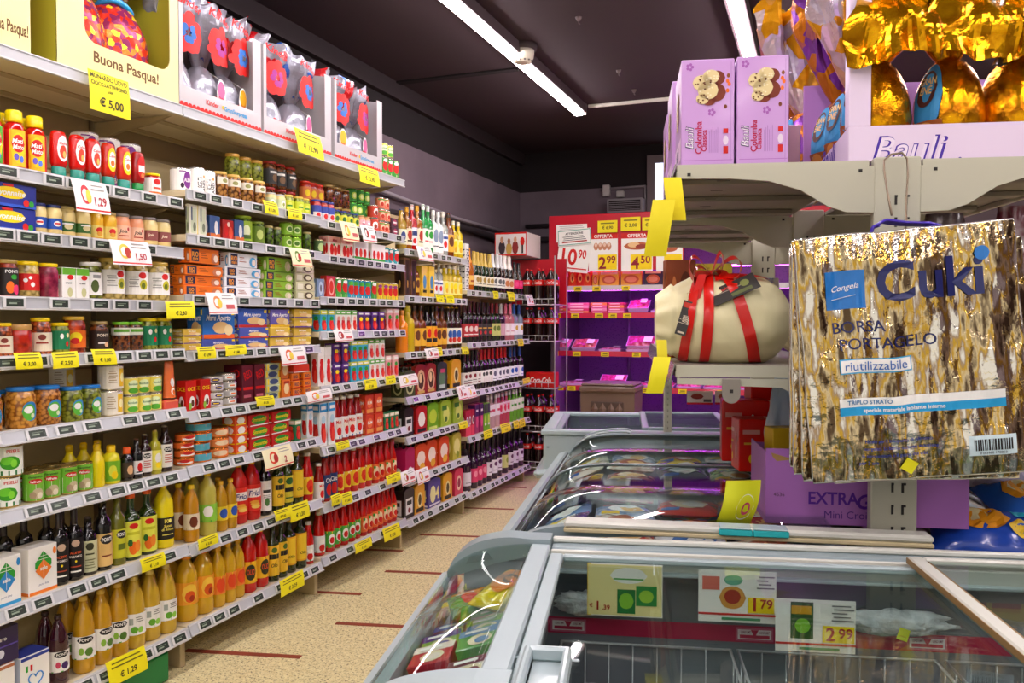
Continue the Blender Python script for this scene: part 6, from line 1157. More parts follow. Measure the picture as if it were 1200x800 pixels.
m = MB(); m.cbox(U_L+.0045, 1.9905, za, U_R-.0045, 2.47, za+.004, LW, .001); m.cbox(U_L, 2.4705, za, U_R, 2.475, za+H_*.5, PURP, .001); C1.part(m, 'back_panel')

def foil_egg(e, mt, rx, rz, seed, label_items=None, lab_ang=0., ns=.09, lz=(.35, .8), lcol='#3890c8', nm='egg'):
    def S(a, t, o=0):
        b = PI*(t-.5); p = Vector((math.cos(a)*math.cos(b), math.sin(a)*math.cos(b), math.sin(b))); k = 1+ns*(noise.noise(Vector((p.x*3+seed, p.y*3, p.z*1.6)))*.6+.5*abs(noise.noise(Vector((math.cos(a)*6, math.sin(a)*6+seed, p.z*1.5)))))
        tp = 1-.12*p.z; return Vector((p.x*(rx*k+o)*tp, p.y*(rx*k+o)*tp, rz+p.z*rz*(1+ns*.2*k)))
    m = MB().grid(lambda u, v: S(2*PI*u, v), 36, 24, mt, True, True); m.build(nm, e)
    if label_items is not None:
        W = lambda u, v, k: tuple(S(-PI/2+lab_ang+u/rx, v/(2*rz), .004+.0008*k)); m = MB()
        f = lambda u: math.sqrt(max(0, 1-(u/(rx*.5))**2))*(lz[1]-lz[0])*rz; c_ = (lz[0]+lz[1])*rz
        m.strip(W, -rx*.5, rx*.5, lambda u: c_-f(u), lambda u: c_+f(u), paper(lcol), 1, 10, 5); deco(m, lambda u, v, k: W(u, v, k+2), rx*.5, 2*rz, label_items); m.build('label', e)
def foil_drape(e, mt, w, seed):
    """wide crumpled film that falls forward over the egg"""
    def S(u, v, s_):
        x = (u-.5)*w*(.55+.55*min(1, v*1.6)); z = .42-.20*v-.02*math.sin(u*5+seed)*v; y = -.035-.075*math.sin(min(1, v*1.3)*PI*.62)-.018*v
        n_ = noise.noise_vector(Vector((x*14+seed, z*11, seed*2))); r_ = abs(noise.noise(Vector((x*17+seed*3, z*5, 1.))))
        return (x+n_.x*.018, y+n_.y*.030-.055*r_*v+s_*.0015, z+n_.z*.018)
    m = MB().grid(lambda u, v: S(u, 1-v, -1), 26, 22, mt, False); m.grid(lambda u, v: S(1-u, 1-v, 1), 26, 22, mt, False); m.build('draped_foil', e)
def foil_top(e, mt, z0, h, w, seed, fold=.5, lean=(0, 0), depth=.03, nm='gathered_foil'):
    """crumpled fan of film above an egg: narrow neck, wide folded crown that droops forward"""
    def S(a, t):
        ww = .018+(w/2-.018)*min(1, t*1.6)**.8; dd = .016+depth*min(1, t*1.5)
        x = math.cos(a)*ww*(1+.16*math.sin(5*a+seed)*t); y = math.sin(a)*dd*(1+.5*math.sin(7*a+seed*2)*t)
        z = z0+h*(t if t < .62 else .62+(t-.62)*(1-fold*1.6)); y -= fold*.09*max(0, t-.45)**1.1*2.2
        q = .030*t; n_ = noise.noise_vector(Vector((x*16+seed, z*12, y*16)))
        return (x+n_.x*q+lean[0]*t, y+n_.y*q*1.3+lean[1]*t, z+n_.z*q*1.2+(.02*math.sin(3*a+seed) if t > .8 else 0)*t)
    m = MB().grid(lambda u, v: S(2*PI*u, v), 44, 20, mt, False, True); return m.build(nm, e)
LAB = [('r', -1, .30, 1, .42, '#a85820'), ('e', 0, .62, .7, .12, '#4c2018'), ('t', 'GRAN', 0, .66, .05, '#e8c070', 1.2), ('t', 'ENE', 0, .60, .05, '#e8c070', 1.2), ('e', .1, .36, .5, .05, '#d89040')]
for i, (px, v, sd, la) in enumerate(((1026, 2.085, 1.1, -1.0), (1111, 2.085, 4.3, -1.0), (1188, 2.09, 7.9, -2.2), (1262, 2.09, 3.3, -2))):
    p = iv(px, 120, v); lb = ('gold foil egg beside the carton post, blue label edge', 'gold foil egg in the middle, blue and brown label', 'gold foil egg third from the carton post', 'gold foil egg at the far end of the carton')[i]
    e = empty('chocolate_egg', isl(p.x, v, za+.0045), ALPHA, lb, 'chocolate egg', 'gold foil eggs in the lilac carton')
    foil_egg(e, GOLD, .0775, .128, sd, LAB if i < 2 else None, la, ns=.05)
    foil_top(e, GOLD2, .236, .17, (.20, .16, .18, .15)[i], sd, .2, ((.03, -.03), (-.03, -.02), (.02, -.03), (0, 0))[i], .04)
    foil_drape(e, GOLD2, (.19, .17, .15, .17)[i], sd)
    if i in (1, 2): 
        m = MB(); m.grid(lambda u, v: (.05+.03*u+.01*math.sin(v*9), -.11-.012*math.sin(u*7+v*5), .20+.20*v), 6, 12, SILV if i == 1 else PURP); m.grid(lambda u, v: (.05+.03*(1-u)+.01*math.sin(v*9), -.1085-.012*math.sin((1-u)*7+v*5), .20+.20*v), 6, 12, SILV if i == 1 else PURP); m.build('ribbon', e)
MULTI = mat('#c87818', .25, .6, noise_=('cell', 28, '#7c3c9c', .35, .65), bump=('noise', 50, .3)); MULT2 = mat('#d8d0e0', .25, .7, noise_=('cell', 18, '#e8a818', .3, .7), bump=('noise', 45, .4))
for i, (u, v) in enumerate(((U_L+.085, 2.25), (U_L+.080, 2.385))):
    e = empty('chocolate_egg', isl(u, v, za+.0045), ALPHA, ('egg with blue and brown label seen through the open carton side', 'second multicoloured egg deeper behind the open carton side')[i], 'chocolate egg', 'gold foil eggs in the lilac carton')
    foil_egg(e, MULTI, .072, .12, 2.2+i, LAB, -1.15, ns=.06); foil_top(e, (MULT2, MULTI)[i], .225, .30, .17, 5.5+i, .12, (-.035, -.02), .06)
for i, (u, v) in enumerate(((U_L+.02, 2.58), (U_L+.06, 2.76))):
    e = empty('chocolate_egg', isl(u, v, zt), ALPHA, ('egg in multicoloured foil leaning out behind the lilac carton', 'egg in silver and gold film, deepest beside the lilac carton')[i], 'chocolate egg')
    foil_egg(e, (MULTI, MULT2)[i], .085, .13, 3.2+i, LAB, -1.0, ns=.07); foil_top(e, (MULT2, MULTI)[i], .25, .36, .20, 2.5+i*3, .25, (-.04, 0), .05)

# ---- wrapped Easter cakes on the middle shelf
CRE = mat('#ece3b4', .5, bump=('noise', 14, .25)); RED_R = mat('#d41408', .3, coat=.3)
def wrapped_cake(uc, vc, w, h, d, label, full=True):
    e = empty('wrapped_cake', isl(uc, vc, ZM+.0005), ALPHA, label, 'wrapped cake')
    def S(a, t, o=0):   # lying loaf: axis along x
        x = -w/2+w*t; env = max(0, 1-abs(2*(t-.56)/ (1.12 if t < .56 else .88))**2.6)**.5 if True else 1
        env = max(.05, env); 
        if t < .13: env = .50+.9*(t/.13)*.3+.04*math.sin(a*9)
        k = 1+.10*noise.noise(Vector((x*10, math.cos(a)*2, math.sin(a)*2)))+.05*abs(math.sin(a*4+x*20))*(1 if t < .35 else .35)+.05*abs(noise.noise(Vector((x*22, math.cos(a)*5, math.sin(a)*5))))
        ry, rz = d/2*env*k+o, h/2*env*k+o
        z = h*.46+math.sin(a)*rz; z = max(z, .001+o*.2) ; return Vector((x, math.cos(a)*ry, z))
    m = MB().grid(lambda u, v: S(2*PI*u, v), 60, 44, CRE, True, True); m.add([S(2*PI*i/60, 0) for i in range(60)], [tuple(range(60))], CRE); m.add([S(2*PI*i/60, 1) for i in range(60)], [tuple(range(60))[::-1]], CRE); m.build('paper_wrapping', e)
    if not full:
        m = MB(); m.grid(lambda u, v: tuple(S(PI*(1.47-1.2*v), .30+.13*u+.1*v, .007)), 4, 24, RED_R); m.build('ribbon', e); return e
    m = MB()
    m.grid(lambda u, v: tuple(S(PI*(1.47-.93*v), .70+.085*u-.30*v+.03*math.sin(v*3), .007)), 4, 30, RED_R)
    m.grid(lambda u, v: tuple(S(PI*(1.47-1.0*v), .16+.065*u+.16*v*v, .008)), 4, 26, RED_R)
    m.grid(lambda u, v: tuple(S(PI*(.66-.12*v)+.20*u, .42+.44*v, .008)), 4, 24, RED_R)
    m.grid(lambda u, v: tuple(S(PI*(1.47-1.05*v), .30+.07*u+.05*v, .008)), 4, 24, RED_R)
    m.build('ribbon', e)
    m = MB(); bx, by, bz = -w*.10, -d*.22, h*.93
    for s_, L_, a0 in ((-1, .06, .5), (1, .07, .35), (-1, .045, -.3), (1, .05, 1.1)):
        m.grid(lambda u, v: (bx+s_*(L_*math.sin(PI*v)*math.cos(a0)+.005*v), by-.016+.034*u-.02*math.sin(PI*v), bz+.004+.028*math.sin(2*PI*v)*(.8+.4*u)+L_*math.sin(PI*v)*math.sin(a0)*.8), 4, 18, RED_R)
    m.grid(lambda u, v: (bx-.035+.02*u-.03*v, by-.03-.03*v, bz+.004-.11*v), 3, 12, RED_R); m.build('bow', e)
    TAGM = mat('#2b2622', .4)
    def hang(nm, cx, cy, cz, ww, hh, rz_, tilt_, items):
        o = MB(); o.box(-ww/2, -.0008, -hh, ww/2, .0008, 0, TAGM); o.tube([(0, 0, 0), (-.01, .01, .02), (bx-cx, by-cy, bz-cz)], .0008, '#c8b080', 5)
        q = o.build(nm, e); q.location = (cx, cy, cz); q.rotation_euler = (tilt_, rz_, 0)
        m = MB(); deco(m, lambda u, v, k: (u, -.0008-.0005*k, v-hh), ww/2, hh, items); m.build('print', q)
    hang('gift_tag', w*.02, -d*.36, h*.86, .115, .052, -.42, -.75, [('t', 'Colomba', -.2, .75, .2, '#c83018', 1.1, .2), ('r', -.8, .55, .4, .6, '#a09080'), ('r', -.2, .1, .7, .3, '#606838'), ('e', .5, .6, .2, .2, '#808848')])
    hang('small_tag', -w*.27, -d*.46, h*.66, .026, .085, .28, -.15, [('r', -.8, .80, .8, .95, '#c83018'), ('t', 'Loison', 0, .45, .3, '#d8c8b0', 1.6, .2, PI/2), ('r', -.6, .05, .6, .1, '#d8c8b0')])
    return e
a, b = iv(768, 418, 2.10), iv(930, 322, 2.10)
e = wrapped_cake((a.x+b.x)/2, 2.12, b.x-a.x, (b.z-ZM)*1.05, .23, 'cream paper-wrapped cake tied with red ribbon, at the corner of the middle shelf'); e.location.z = ZM+.0005
wrapped_cake(.60, 2.46, .30, .17, .22, 'second cream-wrapped cake, partly hidden behind the silver insulated bags', False)
c = iv(796, 340, 2.36); e = Isl('chocolate_box', c.x, 2.36, ZM+.0005, 'small brown picture box standing behind the wrapped cake', 'box', rot=.25); h = iv(796, 305, 2.36).z-ZM
make_box(e.o, '', .085, .035, h, '#8a3c14', [('e', .3, .6, .5, .3, '#5c2408'), ('e', .35, .62, .35, .2, '#a05020'), ('e', -.5, .5, .25, .35, '#c8743c'), ('e', .3, .62, .2, .12, '#3c1c0c')])
# ------------------------------------------------------------------ things hanging from and standing round the gondola
# insulated bags on the hook
FOILB = bpy.data.materials.new('metal_film'); FOILB.use_nodes = True; nt = FOILB.node_tree; B = nt.nodes['Principled BSDF']
B.inputs['Metallic'].default_value = .96; B.inputs['Roughness'].default_value = .13
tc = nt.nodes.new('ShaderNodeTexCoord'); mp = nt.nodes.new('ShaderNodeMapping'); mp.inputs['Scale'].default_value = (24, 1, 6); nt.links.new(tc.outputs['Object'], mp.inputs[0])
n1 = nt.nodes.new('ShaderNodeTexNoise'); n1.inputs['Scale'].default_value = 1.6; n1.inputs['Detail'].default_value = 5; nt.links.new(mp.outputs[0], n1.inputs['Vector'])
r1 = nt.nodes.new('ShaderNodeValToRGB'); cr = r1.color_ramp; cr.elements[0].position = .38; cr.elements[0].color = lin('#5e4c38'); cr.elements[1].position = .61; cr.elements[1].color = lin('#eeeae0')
x = cr.elements.new(.46); x.color = lin('#d8c49c'); x = cr.elements.new(.505); x.color = lin('#c8a030'); x = cr.elements.new(.55); x.color = lin('#a8927c'); nt.links.new(n1.outputs['Fac'], r1.inputs[0]); nt.links.new(r1.outputs[0], B.inputs['Base Color'])  # brown and gold streaks paint the crumpled film's reflections into its colour
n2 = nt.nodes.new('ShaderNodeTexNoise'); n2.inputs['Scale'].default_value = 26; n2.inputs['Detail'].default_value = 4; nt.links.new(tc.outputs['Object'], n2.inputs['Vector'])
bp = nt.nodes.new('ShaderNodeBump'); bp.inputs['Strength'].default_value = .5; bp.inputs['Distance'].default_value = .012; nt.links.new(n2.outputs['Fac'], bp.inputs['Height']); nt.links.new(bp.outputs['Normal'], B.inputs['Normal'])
NAVY = mat('#141c5c', .3, coat=.4); BLUE = mat('#1c74c4', .3, coat=.4); CYAN = mat('#1c98d4', .3, coat=.4); VIO = mat('#3c24a8', .3, coat=.3)
def film_bag(px, py, v, w, h, rz, label, printed, seed):
    c = iv(px, py, v); e = empty('insulated_bag', isl(c.x, v, c.z), 0, label, 'insulated bag', 'silver insulated bags on the wire hook'); e.rotation_euler = (0, rz, ALPHA)
    def P(u, t, s_):
        x = (u-.5)*w; z = (t-.5)*h; edge = min(1, 9*min(u, 1-u))*min(1, 9*min(t, 1-t))
        q = noise.noise(Vector((x*24+seed, z*5, seed)))*.008+noise.noise(Vector((x*8+seed, z*8, 4.)))*.008+abs(noise.noise(Vector((x*40, z*14+seed, 9.))))*.005
        return (x+.003*noise.noise(Vector((z*12, seed, 0))), s_*(.0035+.008*edge)+q*(.35+.65*edge), z+.004*noise.noise(Vector((x*14, seed, 3))))
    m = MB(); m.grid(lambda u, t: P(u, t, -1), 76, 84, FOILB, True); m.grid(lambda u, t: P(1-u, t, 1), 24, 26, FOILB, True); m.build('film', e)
    # welded hems
    hem = mat('#e8e4d8', .12, .9)
    m = MB(); 
    for a, b in (((.0, .012), (.0, .985)), ((1., .012), (1., .985))): m.tube([Vector(P(a[0], a[1]+(b[1]-a[1])*i/20, 0)) for i in range(21)], .0028, hem, 5)
    m.tube([Vector(P(i/20, 1., 0)) for i in range(21)], .0035, hem, 5); m.tube([Vector(P(i/20, .0, 0)) for i in range(21)], .0035, hem, 5); m.build('hem', e)
    if printed:
        def W(u, t, k):
            x_, z_ = u/w+.5, t/h+.5; p = Vector(P(min(.99, max(.01, x_)), min(.99, max(.01, z_)), -1)); return (p.x, p.y-.0012-.0006*k, p.z)
        def gr(m, x0, z0, x1, z1, mt, k=1): m.strip(W, x0, x1, lambda u: z0, lambda u: z1, mt, k, max(4, int((x1-x0)/.006)), max(1, int((z1-z0)/.006)))
        X = lambda f: (f-.5)*w; Z = lambda f: (.5-f)*h
        m = MB()   # large logo
        m.text(W, 'Cuki', X(.60), Z(.20), h*.165, NAVY, 3, maxw=w*.60); m.ell(W, X(.838), Z(.118), w*.034, h*.028, BLUE, 4, 10); m.build('logo', e)
        m = MB(); gr(m, X(.125), Z(.30), X(.305), Z(.145), BLUE, 1); m.text(W, 'Congela', X(.215), Z(.215), h*.030, W_, 3, maxw=w*.14, shear=.4, bold=False, rot=.12); m.tube([W(X(.15)+i*w*.012, Z(.26)+i*.0008, 4) for i in range(10)], .0006, paper(W_), 4); m.build('blue_square', e)
        m = MB(); m.text(W, 'BORSA', X(.26), Z(.375), h*.046, NAVY, 2, maxw=w*.28, bold=False); m.text(W, 'PORTAGELO', X(.385), Z(.445), h*.046, NAVY, 2, maxw=w*.53, bold=False); m.build('writing', e)
        m = MB(); gr(m, X(.155), Z(.565), X(.49), Z(.505), paper('#38a8dc'), 1); gr(m, X(.16), Z(.560), X(.485), Z(.510), paper(W_), 2); m.text(W, 'riutilizzabile', X(.325), Z(.535), h*.036, '#2864b4', 4, maxw=w*.29, bold=False); m.build('writing_strip', e)
        m = MB(); gr(m, X(.145), Z(.735), X(.90), Z(.700), paper('#20a0d8'), 1); gr(m, X(.145), Z(.700), X(.90), Z(.665), paper(W_), 1); m.text(W, 'TRIPLO STRATO', X(.285), Z(.682), h*.018, '#3878a8', 3, maxw=w*.24); m.text(W, 'speciale materiale isolante interno', X(.44), Z(.718), h*.022, W_, 3, maxw=w*.56); m.build('writing_strip', e)
        m = MB()
        for i, (t_, xx) in enumerate((('Ideale per il trasporto di alimenti', .40), ('surgelati. La borsa isolante mantiene', .41), ('la temperatura e il gusto dei cibi', .38), ('per 2 ore', .26))): m.text(W, t_, X(xx), Z(.845+.030*i), h*.018, '#2038a0', 2, maxw=w*(.46 if i < 3 else .18), bold=False)
        m.build('small_print', e)
        m = MB(); gr(m, X(.715), Z(.925), X(.93), Z(.845), paper('#d8ecf0'), 1); q = random.Random(3); xx = .735
        while xx < .905: bw = q.choice((.003, .005, .008)); m.rect(W, X(xx), Z(.905), X(xx+bw), Z(.86), K_, 3); xx += bw+q.choice((.003, .005))
        m.text(W, '8 003980 170818', X(.82), Z(.915), h*.010, '#203040', 3, maxw=w*.19, bold=False); m.build('barcode_label', e)
        m = MB(); 
        pts = [(X(.405), Z(.955)), (X(.455), Z(.985)), (X(.49), Z(.945)), (X(.44), Z(.915))]; m.add([W(x, z, 3) for x, z in pts], [(0, 1, 2, 3)], paper('#e8e010')); m.build('sticker', e)
    return e
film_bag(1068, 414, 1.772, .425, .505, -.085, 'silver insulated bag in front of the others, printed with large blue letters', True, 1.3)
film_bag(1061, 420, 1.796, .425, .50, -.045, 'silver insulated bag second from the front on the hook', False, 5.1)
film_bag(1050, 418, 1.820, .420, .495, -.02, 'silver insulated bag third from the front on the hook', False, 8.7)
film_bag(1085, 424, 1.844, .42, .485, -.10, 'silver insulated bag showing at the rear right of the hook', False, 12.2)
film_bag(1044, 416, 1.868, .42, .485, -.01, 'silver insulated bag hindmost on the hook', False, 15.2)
# violet carry handles above the bags
c = iv(1062, 272, 1.80)
e = empty('bag_handle', isl(c.x, 1.82, c.z), ALPHA, 'violet plastic hanger that holds the silver bags on the wire hook', 'hanger')
m = MB()
for k, dv in enumerate((-.022, -.008, .006, .020)):
    o = .003*k; m.tube([(-.072+o, dv, -.022), (-.066+o, dv, .012), (-.040, dv, .026), (0, dv, .020), (.045, dv, .018), (.098-o, dv, .004), (.108-o, dv, -.020)], .0032, VIO, 6)
m.tube([(-.055, -.024, .014), (-.055, .022, .014)], .003, VIO, 6); m.tube([(.05, -.024, .012), (.05, .022, .012)], .003, VIO, 6); m.build('loops', e)
# wire hook
q = lambda px, py, v: tuple(isl(*iv(px, py, v)))
m = MB(); m.tube([isl(*iv(px, py, v)) for px, py, v in ((1045, 252, 1.80), (1040, 225, 1.84), (1036, 200, 1.88), (1036, 188, 1.90), (1044, 181, 1.915), (1057, 179, 1.925), (1063, 186, 1.925), (1064, 205, 1.92), (1062, 235, 1.90), (1062, 262, 1.86), (1060, 274, 1.82), (1058, 282, 1.79))], .0024, mat('#8c7c68', .3, .8), 8)
tag(m.build('wire_hook'), 'twisted steel wire hook on the near upright, holding the bags', 'hook')

# lilac snack case lying behind the near upright
a, b = iv(897, 609, 2.02), iv(897, 525, 2.02); hh = b.z-a.z; ur = iv(1110, 600, 2.15).x
e = Isl('snack_case', (a.x+ur)/2, 2.13, .884, 'open lilac cardboard case lying behind the near upright', 'case'); w = ur-a.x; LC = mat('#b070c0', .5)
m = MB(); z0, z1 = 0, a.z+hh-.884; th = .004
m.cbox(-w/2, -.11, z0, w/2, -.11+th, z1, LC, .001); e.part(m, 'front_wall', e.o)
m = MB(); m.cbox(-w/2, -.11+th+.0003, 0, -w/2+th, .12, z1*.95, LC, .001); e.part(m, 'side_wall', e.o); e.part(MB().cbox(w/2-th, -.11+th+.0003, 0, w/2, .12, z1*.85, mat('#8a4c9c', .5), .001), 'side_wall', e.o); e.part(MB().cbox(-w/2+th+.0003, .116, 0, w/2-th-.0003, .12, z1*.9, LC, .001), 'back_wall', e.o); e.part(MB().cbox(-w/2+th+.0003, -.1057, 0, w/2-th-.0003, .1157, .004, LC, .001), 'base', e.o)
m = MB(); W = lambda u, v, k: (u, -.11-.0007*k, v); X = lambda px: iv(px, 570, 2.02).x-(a.x+ur)/2; Zp = lambda py: iv(950, py, 2.02).z-.884
m.text(W, 'EXTRA', X(977), Zp(583), .030, '#5c1c9c', 1, maxw=.115); m.text(W, 'Golosi', X(1038), Zp(586), .036, '#5c1c9c', 1, maxw=.15, shear=.2); m.text(W, 'Mini Croissant', X(1005), Zp(602), .018, '#5c2c8c', 1, maxw=.19, bold=False); m.text(W, '4536', X(913), Zp(580), .009, '#50384c', 1, bold=False)
m.add([W(X(903), Zp(531), 1), W(X(925), Zp(537), 1), W(X(934), Zp(538), 1), W(X(910), Zp(541), 1), W(X(905), Zp(536), 1)], [(0, 1, 2, 3, 4)], paper('#b08850')); e.part(m, 'writing', e.o)
for i in range(3): pass

# red gift boxes piled on the glass and hanging back
RB = '#e81a0e'
def red_box(u, v, z, w, d, h, rot, label, it, tilt=0.):
    e = empty('gift_box', isl(u, v, z), 0, label, 'gift box', 'red gift boxes beside the spine of the long freezer'); e.rotation_euler = (tilt, 0, ALPHA+rot)
    m = MB().cbox(-w/2, -d/2, 0, w/2, d/2, h, mat(RB, .3, coat=.3), .003); m.build('carton', e)
    m = MB(); W = flat(-d/2); deco(m, W, w/2, h, it); Ws = lambda u_, v_, k: (-w/2-.0006*k, -u_, v_); deco(m, Ws, d/2, h, it); deco(m, lambda u_, v_, k: (u_, v_-d/2, h+.0006*k), w/2, d, it[:3]); m.build('printed_panel', e)
FIG = [('e', .3, .42, .14, .20, W_), ('e', .3, .68, .09, .10, W_), ('r', -.85, .72, -.15, .80, '#f0a8a0'), ('r', -.8, .52, -.3, .56, '#f0c040'), ('e', -.5, .25, .12, .08, Y_)]
p = iz(896, 545, .91); uu, vv_ = p.x, p.y
for i, (px, py, v, w, d, h, ro, it) in enumerate(((890, 506, 2.62, .15, .10, .16, .1, FIG), (872, 500, 2.80, .15, .10, .20, -.05, FIG[::-1]), (900, 484, 2.92, .18, .12, .24, .05, FIG), (924, 480, 2.72, .10, .12, .26, .1, FIG[2:]))):
    c = iv(px, py, v); red_box(max(.31, c.x)+.02*(i > 1), v+(.12, .0, .16, .0)[i]*.0, .908, w, d, h, ro, ('small red gift box with white figure, nearest of the pile', 'red gift box at the aisle side of the pile', 'large red gift box at the back of the pile', 'red gift box leaning beside the pale blue bag')[i], it)
c = iv(903, 455, 2.80); 
# pale blue bag and yellow box
def soft_bag(u, v, z, w, d, h, mt, label, cat='bag', name='hanging_bag', seed=1., items=None, rot=0., group=None):
    e = empty(name, isl(u, v, z), ALPHA+rot, label, cat, group)
    def S(a, t):
        k = (1-.35*t)*(.8+.3*math.sin(PI*min(1, t*1.15))**.5); q = noise.noise(Vector((math.cos(a)*2.4+seed, math.sin(a)*2.4, t*5)))*.16+abs(noise.noise(Vector((math.cos(a)*5+seed, math.sin(a)*5, t*3))))*.16
        return (math.cos(a)*w/2*(k+q), math.sin(a)*d/2*(k*(1-.5*t)+q), h*t)
    m = MB().grid(lambda u_, v_: S(2*PI*u_, v_), 36, 20, mt, True, True); m.add([S(2*PI*i/36, 0) for i in range(36)], [tuple(range(36))[::-1]], mt); m.add([S(2*PI*i/36, 1) for i in range(36)], [tuple(range(36))], mt); m.build('bag_body', e)
    if items:
        W = lambda u_, v_, k: tuple(Vector(S(-PI/2+u_/(w/2), v_/h))+Vector((0, -.003-.0008*k, 0))); m = MB(); 
        for it in items:
            if it[0] == 'e':
                f = lambda x_: math.sqrt(max(0, 1-((x_/(w/2)-it[1])/it[3])**2))*it[4]*h
                m.strip(W, (it[1]-it[3])*w/2, (it[1]+it[3])*w/2, lambda x_: it[2]*h-f(x_), lambda x_: it[2]*h+f(x_), paper(it[5]), 1+items.index(it)*.5, 10, 5)
            elif it[0] == 'r': m.strip(W, it[1]*w/2, it[3]*w/2, lambda x_: it[2]*h, lambda x_: it[4]*h, paper(it[5]), 1+items.index(it)*.5, 10, 4)
            else: m.text(W, it[1], it[2]*w/2, it[3]*h, it[4]*h, it[5], 5, maxw=it[6]*w/2)
        m.build('printed_panel', e)
    return e
c = iv(934, 500, 2.30); soft_bag(c.x, 2.42, .905, .13, .12, .32, mat('#b8d0e8', .3, coat=.4, bump=('wave', 12, .4)), 'pale blue pleated bag beside the red gift boxes', seed=2.)
c = iv(925, 525, 2.16); e = Isl('snack_box', .405, 2.20, .889, 'small yellow and blue box in the open lilac case', 'box', rot=.3); make_box(e.o, '', .07, .05, .205, '#e8c020', [('r', -.8, .1, .8, .7, '#2858a8'), ('e', 0, .45, .5, .12, W_)])
# crumpled yellow ticket strip on the lilac case
drop_card(850, 562, 893, 617, 1.985, 'large folded yellow-green paper lying over the glass beside the lilac case', '#d8dc18', [('e', .3, .45, .5, .28, W_), ('e', .35, .42, .25, .14, '#d04870')], skew=-.03, curl=.02, yaw=.2)
# blue and orange snack bags on the far deck
BOM = mat('#2048b0', .2, coat=.7)
for i, (px, py, v, w, l, rz, lb) in enumerate(((1150, 612, 2.10, .26, .17, -.25, 'blue and orange snack bag lying on the far deck, nearest'), (1195, 590, 2.25, .24, .17, .2, 'blue snack bag lying behind the nearest one on the far deck'), (1160, 575, 2.40, .24, .16, .1, 'clear snack bag deepest on the far deck'))):
    c = iv(px, py, v); e = empty('snack_bag', isl(c.x+.02, v, (.814, .86, .90)[i]), 0, lb, 'snack bag', 'snack bags on the far deck'); e.rotation_euler = (.35, 0, ALPHA+rz)
    pillow(e, w, l, .09, ('#2450c0', '#2c68c8', '#b8b0c8')[i], [('e', -.2, .55, .5, .3, '#f0a018'), ('e', .45, .35, .22, .16, '#f0c830'), ('e', .45, .35, .12, .08, '#2450c0'), ('e', -.3, .6, .25, .14, '#e8d8a0'), ('e', .6, .75, .3, .14, '#28b0d0')], 3.3+i, noise_col=(None, None, ('cell', 30, '#e8e4f0', .3, .7))[i])
# merchandise on the far side of the gondola
DARKB = mat('#4a3438', .3, coat=.5, noise_=('noise', 14, '#a89c9c', .5, .7), bump=('noise', 20, .6)); REDB = mat('#6c2434', .3, coat=.5, noise_=('noise', 12, '#b8a8a8', .5, .65), bump=('noise', 18, .5))
zm = ZM+.0005
for i, (u, v, w, h, mt, lb) in enumerate(((.76, 2.10, .14, .36, DARKB, 'dark wrapped bag on the far shelf beside the near upright'), (.95, 2.14, .17, .38, REDB, 'maroon wrapped bag on the far shelf behind the silver bags'), (1.03, 2.36, .12, .36, DARKB, 'grey-brown wrapped bag at the back of the far shelf'), (.82, 2.46, .16, .37, REDB, 'maroon and grey bag standing behind the dark wrapped bag'))):
    soft_bag(u, v, zm, w, .15, h, mt, lb, seed=3+i*2.)
G.part(MB().cbox(.80, 1.966, 1.04, 1.09, 2.855, 1.058, GMS, .002), 'low_shelf')
e = Isl('snack_box', 1.035, 2.03, 1.0585, 'blue and red box with white oval at the right edge', 'box'); make_box(e.o, '', .11, .10, .16, '#1c48b0', [('e', 0, .5, .95, .38, R), ('t', 'PRESS', 0, .5, .16, W_, 1.6), ('r', -1, .9, 1, 1, W_), ('r', -1, 0, 1, .08, W_)])
e = Isl('snack_box', .90, 2.12, 1.0585, 'red and yellow box partly behind the silver bags', 'box'); make_box(e.o, '', .12, .12, .14, '#c81c10', [('r', -.8, .1, .8, .6, Y_), ('r', -.6, .2, .5, .3, R)])
c = iv(905, 320, 3.2); soft_bag(.56, 3.32, zm, .12, .10, .27, mat('#e8ece8', .3, coat=.4, noise_=('noise', 7, '#1c50b8', .48, .54), bump=('noise', 16, .4)), 'white and blue bag standing deep on the middle shelf', seed=6.)
soft_bag(.46, 3.0, zm, .13, .11, .13, mat('#a81018', .3, coat=.4, bump=('noise', 16, .4)), 'dark red bag on the middle shelf behind the wrapped cakes', seed=8.)
# ------------------------------------------------------------------ far end: meat cabinet, bin, cola rack
YM = 7.12
def bk(px, py, Y=YM): return at_y(px, py, Y)
xl, xr = bk(646, 400).x, bk(646, 400).x+2.75
MG = mat('#c8c4c4', .4); REDM = mat('#c01028', .35, coat=.2); DKP = mat('#3a2440', .6); PERF = mat('#4c3458', .6, noise_=('vor', 60, '#6a4c74', .2, .3))
MC = empty('meat_cabinet', ((xl+xr)/2, YM+.4, 0), 0, 'tall open meat cabinet with red header and violet lighting at the far wall', 'refrigerated cabinet'); mo = (-(xl+xr)/2, -YM-.4, 0)
zh0, zh1 = bk(700, 320).z, bk(700, 253).z
m = MB(); m.cbox(xl, YM+.80, 0, xr, YM+.86, zh1, PERF, .004); m.build('back_panel', MC, mo)
for x in (xl, xr-.04): MB().cbox(x, YM-.02, 0, x+.04, YM+.7995, zh1, mat('#5a4a58', .5), .004).build('side_panel', MC, mo)
MB().cbox(xl+.041, YM-.02, 0, xr-.041, YM+.7995, .42, mat('#5c4c5c', .5), .01).build('base', MC, mo)
MB().cbox(xl+.041, YM-.02, zh1-.06, xr-.041, YM+.7995, zh1, REDM, .004).build('top_panel', MC, mo)
m = MB(); m.cbox(xl-.01, YM-.045, zh0+.02, bk(802, 300).x, YM-.021, zh1+.012, REDM, .004); m.build('header_board', MC, mo)
VT = mat('#d040ff', .4, emit=MEATL)
LV = [bk(700, 335).z, bk(700, 367).z, bk(700, 412.5).z, bk(740, 455).z]
